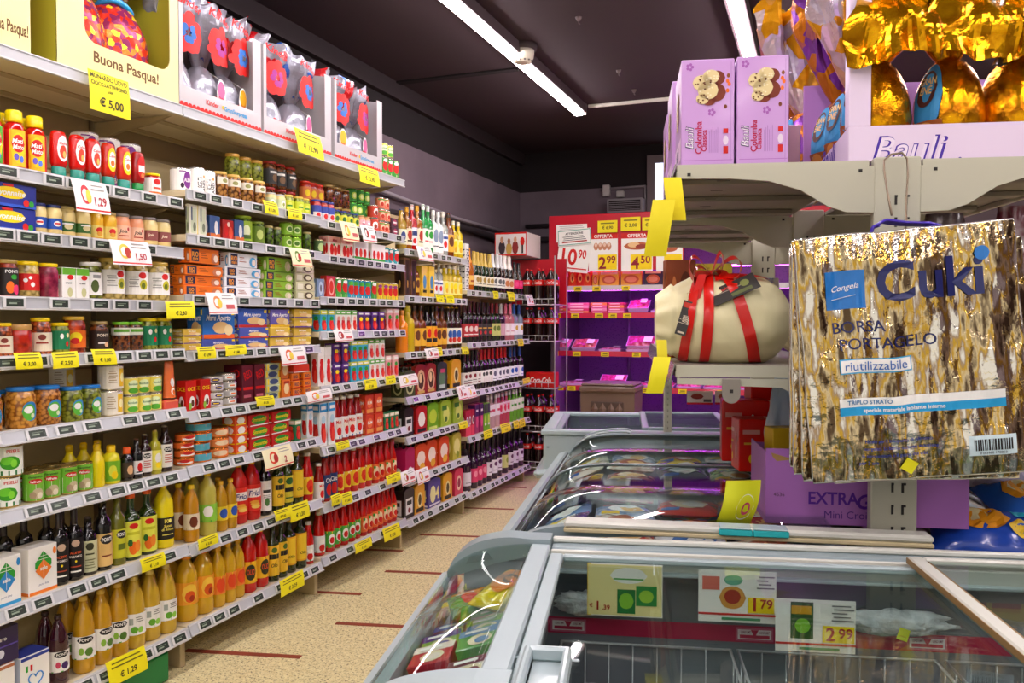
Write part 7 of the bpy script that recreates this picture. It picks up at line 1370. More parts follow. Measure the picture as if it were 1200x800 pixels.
for i, z in enumerate(LV):
    d0 = YM+(.10 if i else .05)
    m = MB(); m.cbox(xl+.042, d0, z-.025, xr-.042, YM+.78, z-.003, MG if i == 0 else mat('#7c6a80', .45), .002); sh = m.build('shelf', MC, mo)
    m = MB(); m.prism([(d0-.012, z+.006), (d0-.001, z+.006), (d0-.001, z-.040), (d0-.020, z-.040)], xl+.042, xr-.042, MG if i == 0 else mat('#c0183c', .35, coat=.3), 'x'); m.build('price_rail', sh)
    m = MB(); m.tube([(xl+.08, d0+.03, z-.033), (xr-.08, d0+.03, z-.033)], .0065, VT, 8); m.build('light_tube', sh)
MB().tube([(xl+.08, YM+.12, zh0+.05), (xr-.08, YM+.12, zh0+.05)], .008, VT, 8).build('light_tube', MC, mo)
m = MB(); m.tube([(xl+.55, YM+.77, .45), (xl+.55, YM+.77, zh0)], .012, mat('#7a6a80', .4), 6); m.build('upright', MC, mo)
# tickets on the cabinet's rails
ti = 0
for i, z in enumerate(LV):
    ys = YM+(.10 if i else .05)-.019
    pxs = ((654, 677, 699, 733), (653, 674, 702, 718, 735, 776), (650, 676, 709, 746, 800), (656, 670, 757, 800, 846))[i]
    for px in pxs:
        c = bk(px, 400, ys); rw = ('top rail', 'second rail', 'third rail', 'lowest rail')[i]
        e = card('price_sign', (c.x, ys-.003, z-.042), .075, .042, [('r', -.7, .2, .7, .35, '#807010'), ('r', -.5, .5, .6, .7, '#605010')], 'small yellow ticket, %s from the cola side, %s of the meat cabinet' % (ORD[pxs.index(px)], rw), 'price tag', 0, col='#f0d818'); e['group'] = 'tickets on the meat cabinet rails'; ti += 1
# header posters
def poster(x0, y0, x1, y1, items, label, col=W_, rot=0., Y=YM-.050, th=.002, cat='poster', name='offer_sign', dy=0):
    a, b = bk(x0, y1, Y), bk(x1, y0, Y); e = card(name, ((a.x+b.x)/2, Y+dy, a.z), b.x-a.x, b.z-a.z, items, label, cat, 0, rot, 0, col, th=th); return e
MEAT = [('e', 0, .52, .55, .10, '#c85838'), ('e', .1, .54, .35, .06, '#e8a088')]
poster(652, 283, 689, 319, [('t', '10', -.25, .5, .55, R, .95), ('t', '90', .55, .62, .30, R, .5), ('r', -.9, .1, .9, .14, R)], 'tilted white price poster reading 10 90', rot=.12, dy=-.012)
poster(652, 262, 688, 284, lines(-.8, .8, .5, .95, 5, '#b8b0b0')+[('e', .1, .3, .5, .15, '#c05838')], 'white meat poster above the 10 90 price', dy=0)
e_ = poster(655, 268, 694, 288, [('r', -.97, .04, -.94, .96, '#38a088'), ('r', .94, .04, .97, .96, '#38a088'), ('r', -.97, .04, .97, .08, '#38a088'), ('r', -.97, .92, .97, .96, '#38a088'), ('t', 'ATTENZIONE', 0, .74, .14, K_, 1.4), ('r', -.75, .18, .75, .26, '#b03830')]+lines(-.7, .7, .3, .62, 3, '#50504c'), 'small green-framed notice stuck over the first meat poster', rot=-.06, dy=-.020)
poster(690, 273, 724, 318, [('r', -1, .86, 1, 1, R), ('t', 'OFFERTA', 0, .93, .09, W_, 1.6)]+[('e', -.5+.3*i, .66, .17, .10, '#c88868') for i in range(4)]+[('e', -.5+.3*i, .70, .10, .05, '#e8c8b0') for i in range(4)]+[('r', -.35, .04, .95, .44, Y_), ('t', '2', -.05, .22, .32, '#901028', .5), ('t', '99', .55, .30, .20, '#901028', .6)], 'offer poster with a row of pale sausages reading OFFERTA 2,99')
poster(728, 272, 765, 318, [('r', -1, .86, 1, 1, R), ('t', 'OFFERTA', 0, .93, .09, W_, 1.6), ('e', 0, .66, .85, .10, '#b86038'), ('e', -.2, .69, .4, .07, '#e8c088'), ('e', .3, .64, .4, .06, '#983828'), ('r', -.4, .04, .95, .44, Y_), ('t', '4', -.1, .22, .32, '#901028', .5), ('t', '50', .55, .30, .20, '#901028', .6)], 'meat roll poster reading OFFERTA 4,50')
poster(769, 272, 800, 318, [('r', -1, .86, 1, 1, R), ('t', 'OFFERTA', 0, .93, .09, W_, 1.6), ('e', 0, .62, .7, .12, '#b86038'), ('r', -.4, .04, .95, .44, Y_)], 'offer poster beside the one reading 4,50, partly behind the gondola')
for i, (x0, y0, x1, y1, t_) in enumerate(((701, 258, 724, 273, '€ 6,90'), (728, 254, 751, 271, '€ 3,00'), (753, 254, 774, 270, '€ 6,90'))):
    poster(x0, y0, x1, y1, [('t', t_, 0, .4, .32, '#504808', 1.3), ('r', -.7, .72, .7, .82, '#807010')], 'yellow price sheet on the red header, %s from the cola side' % ORD[i], '#f0dc10', dy=-.016, cat='price sheet', name='price_sign')
# goods: top shelf pouches and blisters, packs, trays
def back_thing(px0, px1, lv, d, h, label, fn, name, cat, dep=.12, z=0.):
    a, b = bk(px0, 400, YM+dep), bk(px1, 400, YM+dep); e = empty(name, ((a.x+b.x)/2, YM+dep+d/2, LV[lv]-.002+z), 0, label, cat); fn(e, (b.x-a.x)*.97, d, h); return e
for i, px in enumerate((648, 657, 666, 675, 684)):
    back_thing(px, px+9, 0, .06, .19, 'red sauce pouch on the top shelf of the meat cabinet, %s from the cola side' % ORD[i], lambda e, w, d, h: make_box(e, '', w, d, h, '#d82c14' if i % 2 else '#e85018', [('e', 0, .45, .6, .22, '#f0d060'), ('r', -.6, .72, .6, .86, W_), ('e', .1, .42, .3, .12, '#a02010')]), 'sauce_pouch', 'pouch')
for i, (a, b) in enumerate(((694, 701), (702, 725), (727, 752), (754, 776), (778, 800))):
    back_thing(a, b, 0, .08, .14, 'flat blister pack on the top shelf of the meat cabinet, %s after the red pouches' % ORD[i], lambda e, w, d, h: make_box(e, '', w, d, h, '#e8c838' if i != 3 else '#30283c', [('e', 0, .45, .8, .30, '#c87838'), ('e', 0, .45, .55, .18, '#e8b070'), ('r', -.9, .8, .9, .95, '#f4e8a0')]), 'meat_blister', 'meat pack')
k = 0
for s_, (a, b) in enumerate(((647, 664), (665, 690), (692, 711), (712, 731))):
    for t in range(4 if s_ else 3):
        back_thing(a, b, 1, .26, .024, 'flat cold cut pack, %s upward in the %s stack from the cola side' % (ORD[t], ORD[s_]), lambda e, w, d, h: make_box(e, '', w, d, h, ('#e06080', '#e89040', '#d83868', '#f0a0a8')[(s_+t) % 4], [('r', -.8, .3, .5, .7, '#f4d8c0')]), 'cold_cut_pack', 'meat pack', z=t*.0255); k += 1
def tray(e, w, d, h, c='#e860a8', lean=0.):
    m = MB(); m.prism([(-w/2*.9, 0), (w/2*.9, 0), (w/2, h*.55), (-w/2, h*.55)], -d/2, d/2, mat('#d8a8d8', .3, coat=.4), 'y'); m.build('tray', e)
    m = MB(); 
    def f(u, v): x = (u-.5)*w*.94; y = (v-.5)*d*.94; q = max(0, 1-(2*u-1)**4)*max(0, 1-(2*v-1)**4); return (x, y, h*.56+h*.5*q*(.55+.7*abs(noise.noise(Vector((x*22, y*22, w*50))))))
    m.grid(f, 16, 10, mat(c, .3, coat=.8, noise_=('noise', 34, '#b02848', .42, .6))); m.build('meat', e)
    m = MB(); m.box(w*.12, -d*.35, h*1.15, w*.42, d*.1, h*1.16, W_); m.build('label', e)
    e.rotation_euler = (lean, 0, 0)
def trays(lst, lv, pos):
    for i, (a, b, h, c, z, lean, lb) in enumerate(lst):
        back_thing(a, b, lv, .16, h, lb, lambda e, w, d, h: tray(e, w, d, h, c, lean), 'meat_tray', 'meat tray', dep=.13, z=z)
trays(((735, 760, .075, '#e85090', .05, .5, 'red meat tray standing tilted on the second shelf'), (762, 780, .05, '#6080d0', 0, 0, 'blue-labelled flat pack beside the red meat tray'), (782, 806, .05, '#c05090', 0, 0, 'pink meat tray on the second shelf behind the gondola corner')), 1, 0)
trays(((646, 667, .06, '#e070a0', .045, .5, 'pale pink meat tray at the cola end of the third shelf'), (669, 698, .06, '#e87880', .045, .5, 'wide tray of pale meat pieces, third shelf'), (701, 728, .045, '#e890c0', 0, 0, 'low flat meat tray between the propped ones, third shelf'), (733, 767, .06, '#d04890', .075, .6, 'large magenta meat tray leaning on another, third shelf'), (733, 766, .05, '#e088b8', 0, 0, 'meat tray lying under the leaning magenta one'), (771, 790, .06, '#d050a0', .03, .4, 'meat tray beside the leaning magenta one')), 2, 0)
trays(((654, 684, .045, '#d890c0', 0, 0, 'flat meat tray at the cola end of the lowest shelf'), (701, 733, .06, '#e04898', .035, .5, 'bright pink tray propped up behind the brown bin'), (747, 759, .045, '#e078b0', 0, 0, 'small tray right behind the bin lid'), (762, 790, .055, '#e85098', 0, .1, 'pink tray under the gondola shelf, lowest rail, first past the bin'), (792, 822, .055, '#f070a8', 0, .1, 'pink tray under the gondola shelf, lowest rail, second past the bin'), (824, 852, .055, '#d83888', 0, .1, 'pink tray under the gondola shelf, lowest rail, third past the bin'), (855, 885, .055, '#e060a0', 0, .1, 'pink tray beyond the round hook plate on the lowest rail'), (888, 918, .055, '#e878b0', 0, .1, 'pink tray farthest behind the red gift boxes')), 3, 0)
# brown bin
c = at_y(717, 470, 6.15); a, b = at_y(686, 458, 6.15), at_y(750, 458, 6.15); zt_ = at_y(717, 447, 6.15).z
BR = mat('#6b5448', .5, coat=.1); e = empty('waste_bin', (c.x, 6.15, 0), .03, 'brown lidded plastic bin with quilted front, before the meat cabinet', 'bin'); w = (b.x-a.x)
m = MB(); m.prism([(-w*.43, 0), (w*.43, 0), (w*.485, zt_-.07), (-w*.485, zt_-.07)], -.17, .17, BR, 'y'); m.build('bin_body', e)
m = MB(); m.cbox(-w/2, -.195, zt_-.0698, w/2, .195, zt_-.025, BR, .012); m.cbox(-w*.47, -.18, zt_-.0245, w*.47, .18, zt_-.004, BR, .012); m.cbox(-w*.12, -.205, zt_-.06, w*.12, -.1955, zt_-.035, BR, .004); m.build('lid', e)
m = MB(); pz1, pz0 = zt_-.14, .12; pw_ = w*.29
m.cbox(-pw_, -.183, pz0, pw_, -.1705, pz1, mat('#4c3a32', .5), .006)
for i in range(4):
    for j in range(6):
        x, z = -pw_+pw_*2*(i+.5)/4, pz0+(pz1-pz0)*(j+.5)/6; q = pw_/4*.9; zq = (pz1-pz0)/12*.9
        m.add([(x-q, -.1835, z), (x, -.1835, z-zq), (x+q, -.1835, z), (x, -.1835, z+zq), (x, -.197, z)], [(0, 1, 4), (1, 2, 4), (2, 3, 4), (3, 0, 4)], BR)
m.build('quilted_panel', e)
# cola rack
xa, xb, YC = at_y(583, 430, 6.70).x, at_y(650, 430, 6.70).x, 6.70
e = empty('drinks_rack', ((xa+xb)/2, YC+.2, 0), 0, 'narrow wire rack of cola bottles between the wine bay and the meat cabinet', 'rack'); ro = (-(xa+xb)/2, -YC-.2, 0); WM = mat('#b8b4b0', .3, .6)
zc = [at_y(630, y, YC).z for y in (383, 403+8, 462+0, 520, 556)]
levels = [at_y(632, 384, YC-.0).z+.0, at_y(632, 357, YC).z, at_y(632, 400, YC).z, at_y(632, 455, YC).z, at_y(632, 506, YC).z, at_y(632, 548, YC).z]
levels = sorted({round(z, 3) for z in levels[1:]}, reverse=True)
for x in (xa, xb):
    for y in (YC, YC+.36): MB().tube([(x, y, 0), (x, y, at_y(632, 300, YC).z)], .006, WM, 8).build('upright', e, ro)
for z in levels:
    m = MB(); m.tube([(xa, YC, z), (xb, YC, z), (xb, YC+.36, z), (xa, YC+.36, z)], .006, WM, 6, True); m.tube([(xa, YC, z+.05), (xb, YC, z+.05)], .004, WM, 6)
    for i in range(1, 9): x = xa+(xb-xa)*i/9; m.tube([(x, YC, z+.05), (x, YC, z), (x, YC+.36, z)], .003, WM, 5)
    m.build('wire_shelf', e, ro)
m = MB(); m.cbox(xa+.002, YC+.35, levels[0], xb-.002, YC+.355, at_y(632, 300, YC).z, REDM, .002); m.build('red_back', e, ro)
zz = levels
lvname = ['top', 'second', 'third', 'fourth', 'bottom']
for li, z in enumerate(levels):
    hgap = (at_y(632, 302, YC).z if li == 0 else levels[li-1])-z-.02; s_ = min(1.05, (hgap-.01)/.325)
    if li == 2: 
        instance('cola_cans', (xb-.145, YC+.10, z+.0065), 0, 'red pack of cola cans on the middle of the wire rack', None, 1.); continue
    if s_ < .55: continue
    for i in range(3):
        for r in range(2): instance('cola', (xb-.06-.108*(2-i), YC+.075+.11*r, z+.0068), .1*i, '%s cola bottle from the wine bay, %s row, %s level of the wire rack' % (ORD[i], ('front', 'rear')[r], lvname[li]), 'cola bottles on the wire rack', min(s_, .95))
# cola carton with a photograph of people on top
a, b, cc = at_y(581, 372-76, 6.66), at_y(615, 300, 6.66), at_y(638, 300, 6.66)
zt0 = at_y(632, 300, YC).z; x0, x1 = at_y(580, 286, 6.70).x, at_y(617, 286, 6.70).x
e = empty('drinks_carton', ((x0+x1)/2, YC+.19, zt0+.0105), 0, 'white and red carton with photographs of people, on top of the cola rack', 'carton'); w = x1-x0; h = at_y(615, 273, YC).z-zt0
m = MB().cbox(-w/2, -.19, 0, w/2, .19, h, mat('#e8e0dc', .4, coat=.2), .002); m.build('carton', e)
m = MB()
for W, hw in ((flat(-.19), w/2), (lambda u, v, k: (-w/2-.0006*k, -u, v), .19)):
    deco(m, W, hw, h, [('r', -1, .93, 1, 1, R), ('r', -1, 0, 1, .07, R), ('r', -1, 0, -.95, 1, R), ('r', .95, 0, 1, 1, R), ('e', -.55, .35, .22, .28, '#3c2c34'), ('e', -.55, .68, .11, .14, '#c89070'), ('e', -.1, .3, .2, .25, '#c8a050'), ('e', -.1, .62, .10, .13, '#a87050'), ('e', .3, .35, .2, .28, '#8c2c28'), ('e', .3, .68, .10, .13, '#d8a080'), ('e', .75, .6, .14, .18, R), ('r', .70, .1, .80, .45, '#2c1410')])
m.build('printed_panel', e)
# wall fittings above the meat cabinet
def wallbox(px0, py0, px1, py1, d, mt, label, name, cat, slats=0):
    a, b = at_y(px0, py1, YB-d), at_y(px1, py0, YB-d); e = empty(name, ((a.x+b.x)/2, YB-.002, a.z), 0, label, cat); w, h = b.x-a.x, b.z-a.z
    m = MB().cbox(-w/2, -d, 0, w/2, 0, h, mt, .006); m.build('housing', e)
    if slats:
        m = MB(); m.box(-w*.44, -d-.004, h*.15, w*.44, -d-.0005, h*.85, mat('#1c1618', .6))
        for i in range(slats): z = h*(.2+.62*i/slats); m.box(-w*.43, -d-.010, z, w*.43, -d-.0045, z+h*.035, mt)
        m.build('grille', e)
    return e
GR = mat('#8c8488', .5)
wallbox(711, 231, 753, 250, .18, GR, 'grey ventilation unit with slatted grille high on the far wall', 'ventilation_unit', 'ventilation unit', 5)
wallbox(706, 216, 714, 230, .06, mat('#c8c0bc', .5), 'small pale box on the far wall above the vent unit', 'wall_box', 'electrical box')
wallbox(722, 223, 731, 231, .05, mat('#b8b0ac', .5), 'tiny pale box beside the larger one above the vent unit', 'wall_box', 'electrical box')
m = MB(); a, b = at_y(704, 222, YB-.02), at_y(756, 218, YB-.02); m.tube([a, b, (b.x+.01, b.y, a.z-.3)], .014, GR, 6); tag(m.build('wall_conduit'), 'grey pipe running over the vent unit on the far wall', 'pipe')
m = MB(); a, b = at_y(616, 262, YB-.03), at_y(704, 262, YB-.03); m.tube([(a.x, a.y, a.z-.03), (b.x, b.y, b.z)], .022, mat('#2a2226', .6), 6); tag(m.build('wall_hose'), 'dark hose running low across the far wall behind the cola carton', 'hose')
# lit window in the far wall
a, b = at_y(759, 262, YB-.001), at_y(792, 181, YB-.001); x0, z0, x1, z1 = a.x, a.z-.2, b.x+.12, b.z; fw_ = .075
m = MB(); FR = mat('#6c5e60', .5)
for q in ((x0, z0, x0+fw_, z1), (x1-fw_, z0, x1, z1), (x0+fw_, z1-fw_, x1-fw_, z1), (x0+fw_, z0, x1-fw_, z0+fw_)): m.box(q[0], YB-.05, q[1], q[2], YB, q[3], FR)
o = struct('window_1', m); p = MB().box(x0+fw_, YB-.02, z0+fw_, x1-fw_, YB-.012, z1-fw_, mat('#dfe8ff', .4, emit=1.3)).build('pane', o)

# ------------------------------------------------------------------ egg cartons on top of the left shelving
ZS = LEV[0][0]-.0035
PY = mat('#e2dc9c', .5); PYS = mat('#a8a02c', .5)
def festive(sc, a, b, c, d):
    m = mat(a, .24, .3, noise_=('cell', sc, b, .2, .8), bump=('noise', 40, .45)); r = [n for n in m.node_tree.nodes if n.type == 'VALTORGB'][0].color_ramp; r.interpolation = 'CONSTANT'
    x = r.elements.new(.42); x.color = lin(c); x = r.elements.new(.55); x.color = lin(d); return m
EGM = [mat('#c83820', .22, .35, noise_=('cell', 22, '#e8b020', .25, .75), bump=('noise', 40, .4)), mat('#3858b0', .22, .35, noise_=('cell', 24, '#d8c8d0', .3, .7), bump=('noise', 40, .4)), mat('#d04878', .22, .35, noise_=('cell', 20, '#58b040', .3, .7), bump=('noise', 40, .4))]
EGM = [festive(46, '#d83018', '#f0c818', '#e87818', '#8c2858'), festive(50, '#e8c818', '#58a030', '#d83060', '#f0e8d8'), festive(44, '#c82858', '#f0d020', '#3878c0', '#e86818')]
def rrect(w, h, r, n=6):
    return [(cx+r*math.cos(a0+PI/2*i/n), cz+r*math.sin(a0+PI/2*i/n)) for cx, cz, a0 in ((w/2-r, h/2-r, 0), (-w/2+r, h/2-r, PI/2), (-w/2+r, -h/2+r, PI), (w/2-r, -h/2+r, 1.5*PI)) for i in range(n+1)]
def window_carton(y0, y1, h, d, mf, ms, label, win, text=None, name='egg_carton', lip=None):
    """carton whose front (towards the aisle) has a rounded opening; built facing -Y then turned"""
    w = y1-y0; e = empty(name, (XF-.012-d/2, (y0+y1)/2, ZS), PI/2, label, 'egg carton'); x0, x1, z0, z1 = win; th = .004
    ww, wh = (x1-x0)*w, (z1-z0)*h; cx, cz = ((x0+x1)/2-.5)*w, (z0+z1)/2*h
    inner = [(cx+a, cz+b) for a, b in rrect(ww, wh, .05)]; n = len(inner)
    def outer(p):   # project to rectangle border
        dx, dz = p[0]-cx, p[1]-cz; ts = []
        if dx > 0: ts.append((w/2-cx)/dx)
        if dx < 0: ts.append((-w/2-cx)/dx)
        if dz > 0: ts.append((h-cz)/dz)
        if dz < 0: ts.append(-cz/dz)
        t = min(ts); return (cx+dx*t, cz+dz*t)
    # corners of the rectangle must be hit: snap nearest
    out = [outer(p) for p in inner]
    for c in ((-w/2, 0), (w/2, 0), (w/2, h), (-w/2, h)):
        i = min(range(n), key=lambda i: (out[i][0]-c[0])**2+(out[i][1]-c[1])**2); out[i] = c
    m = MB(); vs = [(x, -d/2, z) for x, z in inner]+[(x, -d/2, z) for x, z in out]+[(x, -d/2+th, z) for x, z in inner]+[(x, -d/2+th, z) for x, z in out]
    fs = []
    for i in range(n): j = (i+1) % n; fs += [(i, j, n+j, n+i), (2*n+i, 3*n+i, 3*n+j, 2*n+j), (i, 2*n+i, 2*n+j, j)]
    m.add(vs, fs, mf); o = m.build('front_panel', e)
    m = MB(); m.box(-w/2, -d/2+th, 0, -w/2+th, d/2, h, ms); e1 = m.build('side_panel', e); MB().box(w/2-th, -d/2+th, 0, w/2, d/2, h, ms).build('side_panel', e)
    MB().box(-w/2+th, -d/2+th, 0, w/2-th, d/2, th, ms).build('bottom', e); MB().box(-w/2+th, d/2-th, th, w/2-th, d/2, h, ms).build('back_panel', e)
    if text: m = MB(); text(m, w, h, d); m.build('writing', e)
    return e
def easter_text(m, w, h, d): m.text(flat(-d/2), 'Buona Pasqua!', .02, h*.125, h*.095, '#6c4410', 1, maxw=w*.72, bold=True)
for i, (p0, p1) in enumerate(((-26, 44.5), (75, 215.5))):
    y0, y1 = max(1.63, ysh(p0)), ysh(p1); d = .34
    window_carton(y0, y1, .52, d, PY, PYS, ('pale yellow egg carton nearest the camera on the top shelf', 'pale yellow egg carton with brown greeting, beside the white cartons')[i], (.20, .92, .22, .97) if i else (.1, .82, .28, .97), easter_text)
    ne = 1 if i == 0 else 2
    for k in range(ne):
        y = y0+(y1-y0)*((.5,), (.33, .70))[i][k]; e = empty('chocolate_egg', (XF-.012-.165, y, ZS+.006), PI/2, (('bright foil egg in the yellow carton nearest the camera',), ('red and gold foil egg in the yellow carton, nearer one', 'green and pink foil egg with blue collar in the yellow carton'))[i][k], 'chocolate egg')
        foil_egg(e, EGM[(i+k*2) % 3] if k or not i else EGM[0], .125, .175, 2.+k+i*3, None, ns=.09); foil_top(e, mat('#d8d8e0', .2, .8, noise_=('noise', 14, '#c02848', .5, .56), bump=('noise', 40, .4)) if k else mat('#e8a818', .2, .8, noise_=('cell', 20, '#e8e0e8', .3, .6), bump=('noise', 40, .4)), .33, .20, .26, 1.+k, .2, (0, -.02), .06)
        if k: m = MB(); m.tube([(math.cos(t)*.060, math.sin(t)*.060-.01, .325+.012*math.sin(t*2)) for t in [2*PI*j/20 for j in range(20)]], .012, gloss('#2898d8'), 8, True); m.build('collar', e)
WC = mat('#bcb6b8', .4, coat=.1)
KW = mat('#a6a6b2', .22, .35, noise_=('noise', 6.5, '#d0141c', .53, .545), bump=('noise', 45, .35), coat=.4); KW2 = mat('#a2a2b0', .22, .4, noise_=('noise', 9, '#2858b0', .60, .62), bump=('noise', 45, .35), coat=.4)
for i, (p0, p1, dk) in enumerate(((216.5, 311, '#404048'), (314, 392, '#404048'), (396, 451, '#404048'))):
    y0, y1 = ysh(p0), ysh(p1); w = y1-y0; d = .33; hp = .40; nm = ('nearest', 'middle', 'farthest')[i]
    e = empty('egg_carton', (XF-.012-d/2, (y0+y1)/2, ZS), PI/2, 'white open display carton with red wavy edge on the top shelf, %s of three' % nm, 'egg carton'); hb = .085; pw_ = .055
    m = MB().box(-w/2, -d/2, 0, w/2, -d/2+.004, hb, WC); fl = m.build('front_lip', e)
    for x0, x1 in ((-w/2, -w/2+.02), (w/2-pw_, w/2)): MB().box(x0, -d/2, hb+.0002, x1, -d/2+.004, hp, WC).build('front_post', e)
    for x0 in (-w/2, w/2-.004): MB().prism([(-d/2+.0042, 0), (d/2, 0), (d/2, hp+.04), (d/2-.1, hp+.04), (-d/2+.0042, hp)], x0, x0+.004, WC, 'x').build('side_panel', e)
    MB().box(-w/2+.0042, -d/2+.0042, 0, w/2-.0042, d/2, .004, WC).build('bottom', e); MB().box(-w/2+.0042, d/2-.004, .0042, w/2-.0042, d/2, hp+.05, WC).build('back_panel', e)
    m = MB(); W = flat(-d/2); n_ = int(w/.022)
    m.rect(W, -w/2, 0, w/2, .014, R, 1)
    for q in range(n_): m.ell(W, -w/2+w*(q+.5)/n_, .014, w/n_*.55, .010, R, 1.4, 5)
    m.text(W, 'Kinder', -w*.13, .052, .020, '#d01818', 2, maxw=w*.2); m.text(W, 'K', -w*.13-w*.085, .052, .020, K_, 2.4) if False else None
    m.text(W, 'GranSorpresa', w*.16, .048, .026, '#2898d0', 2, maxw=w*.30); m.ell(W, w*.0, .052, .010, .008, '#e8b020', 1.6, 8); m.build('printed_panel', e)
    ne = (3, 2, 2)[i]
    for k in range(ne):
        xk = (-.31, .02, .30)[k]*w if ne == 3 else (-.22, .20)[k]*w
        lb = '%s white-wrapped egg of the %s white carton on the top shelf' % (ORD[k], nm)
        p = Vector((XF-.012-d/2, (y0+y1)/2, ZS+.0045)); eg = empty('chocolate_egg', (p.x+.03, p.y+xk, p.z), PI/2+(.15 if k else -.1), lb, 'chocolate egg', 'white-wrapped eggs in the %s white carton' % nm)
        foil_egg(eg, KW, min(.092, w/ne*.49), .118, 3.+i*2+k, [('e', -2.4+.42*q, .30+.05*(q % 2), .36, .075+.015*(q % 3), R) for q in range(12)], 0, ns=.07, lz=(.20, .24), lcol=R)
        r0 = random.Random(i*5+k); hh_ = (.30, .26, .25)[i]
        tp = foil_top(eg, KW if k != 1 else KW2, .205, hh_, min(.28, w/ne*1.5), 1.+i+k*2, .10, (.02*r0.uniform(-1, 1), -.02), .035)
        # printed film front: flower of red with blue or violet heart, and word
        m = MB(); zc_ = .205+hh_*.55; Wf = lambda u, v, k_: (u*1.15, -.088-.0012*k_-.02*math.cos(u*22), v)
        for q in range(9): m.ell(Wf, (.046+.010*math.sin(q*2.3+k))*math.cos(q*.7), zc_-.066+.056*math.sin(q*.7), .027, .027+.006*math.cos(q*3.1+i), R, 1+.05*q, 8)
        for q in range(6): m.ell(Wf, .024*math.cos(q*1.05)+.006*math.sin(k+q*2), zc_-.068+.026*math.sin(q*1.05), .014, .015, ('#2868b8', '#a02888')[(i+k) % 2], 2+.05*q, 6)
        m.text(Wf, 'Kinder', 0, zc_+.052, .034, '#c80c10', 6, maxw=.13, rot=-.22); m.text(Wf, 'K', -.052, zc_+.048, .030, K_, 3.5, rot=-.25) if False else None
        m.build('printed_film', eg)
        if k != 0 or i == 2:
            m = MB(); Wt = lambda u, v, k_: (u+.012, -.098-.0008*k_, v); m.ell(Wt, 0, .115, .034, .062, W_, 1, 10); m.ell(Wt, 0, .130, .028, .038, ('#f0b020', '#e86898')[k % 2], 2, 10); m.ell(Wt, 0, .070, .026, .016, R, 2, 10); m.text(Wt, 'Kinder', 0, .098, .012, '#d01818', 3, maxw=.05); m.tube([(.012, -.095, .175), (.0, -.03, .22)], .001, W_, 4); m.build('hang_label', eg)

# ------------------------------------------------------------------ yellow tickets and offer cards clipped to the left shelves
def ticket(x0, y0, x1, y1, txt, label, col='#f0e408', xs=XF+.028, items=None, lean=.12, cat='price tag', name='price_sign', rz=0.):
    a, b = at_x(x0, y0, xs), at_x(x1, y1, xs); w = max(.04, (b.y-a.y)*1.02); h = min(max(.03, a.z-b.z+ (w*.0)), .2)
    ya = (a.y+b.y)/2; zb = at_x((x0+x1)/2, y1, xs).z; zt__ = at_x((x0+x1)/2, y0, xs).z; h = zt__-zb
    e = empty(name, (xs, ya, zb), 0, label, cat); e.rotation_euler = (0, 0, PI/2); 
    def P(u, t, s_): return ((u-.5)*w+rz*(t-.5)*h, -(1-t)*h*lean-.004*math.sin(t*PI)+s_*.0004, t*h+rz*(u-.5)*w*.3)
    m = MB(); m.grid(lambda u, v: P(u, v, -1), 3, 5, paper(col)); m.grid(lambda u, v: P(1-u, v, 1), 3, 5, paper(col)); m.build('ticket', e)
    W = lambda u, v, k: tuple(Vector(P(u/w+.5, v/h, -1))+Vector((0, -.0005*k, 0)))
    m = MB(); it = items or [('t', txt, 0, .30, .30, K_, 1.5)]+lines(-.8, .8, .62, .95, 2, '#6c6408'); deco(m, W, w/2, h, it); m.build('print', e); return e
bn = lambda x: BAYNAME[0 if x < 217 else 1 if x < 375 else 2 if x < 476 else 3 if x < 548 else 4]
ticket(103, 88, 150, 134, '', 'large yellow ticket reading € 5,00 under the yellow egg carton', items=[('t', 'MONARDO UOVO', 0, .88, .13, '#3c3810', 1.8), ('t', 'CIOCC.LATTE/FOND.', 0, .70, .10, '#3c3810', 1.8), ('t', 'g 500', 0, .54, .08, '#3c3810', .6), ('t', '€ 5,00', .05, .24, .26, '#2c2808', 1.5)], lean=.06)
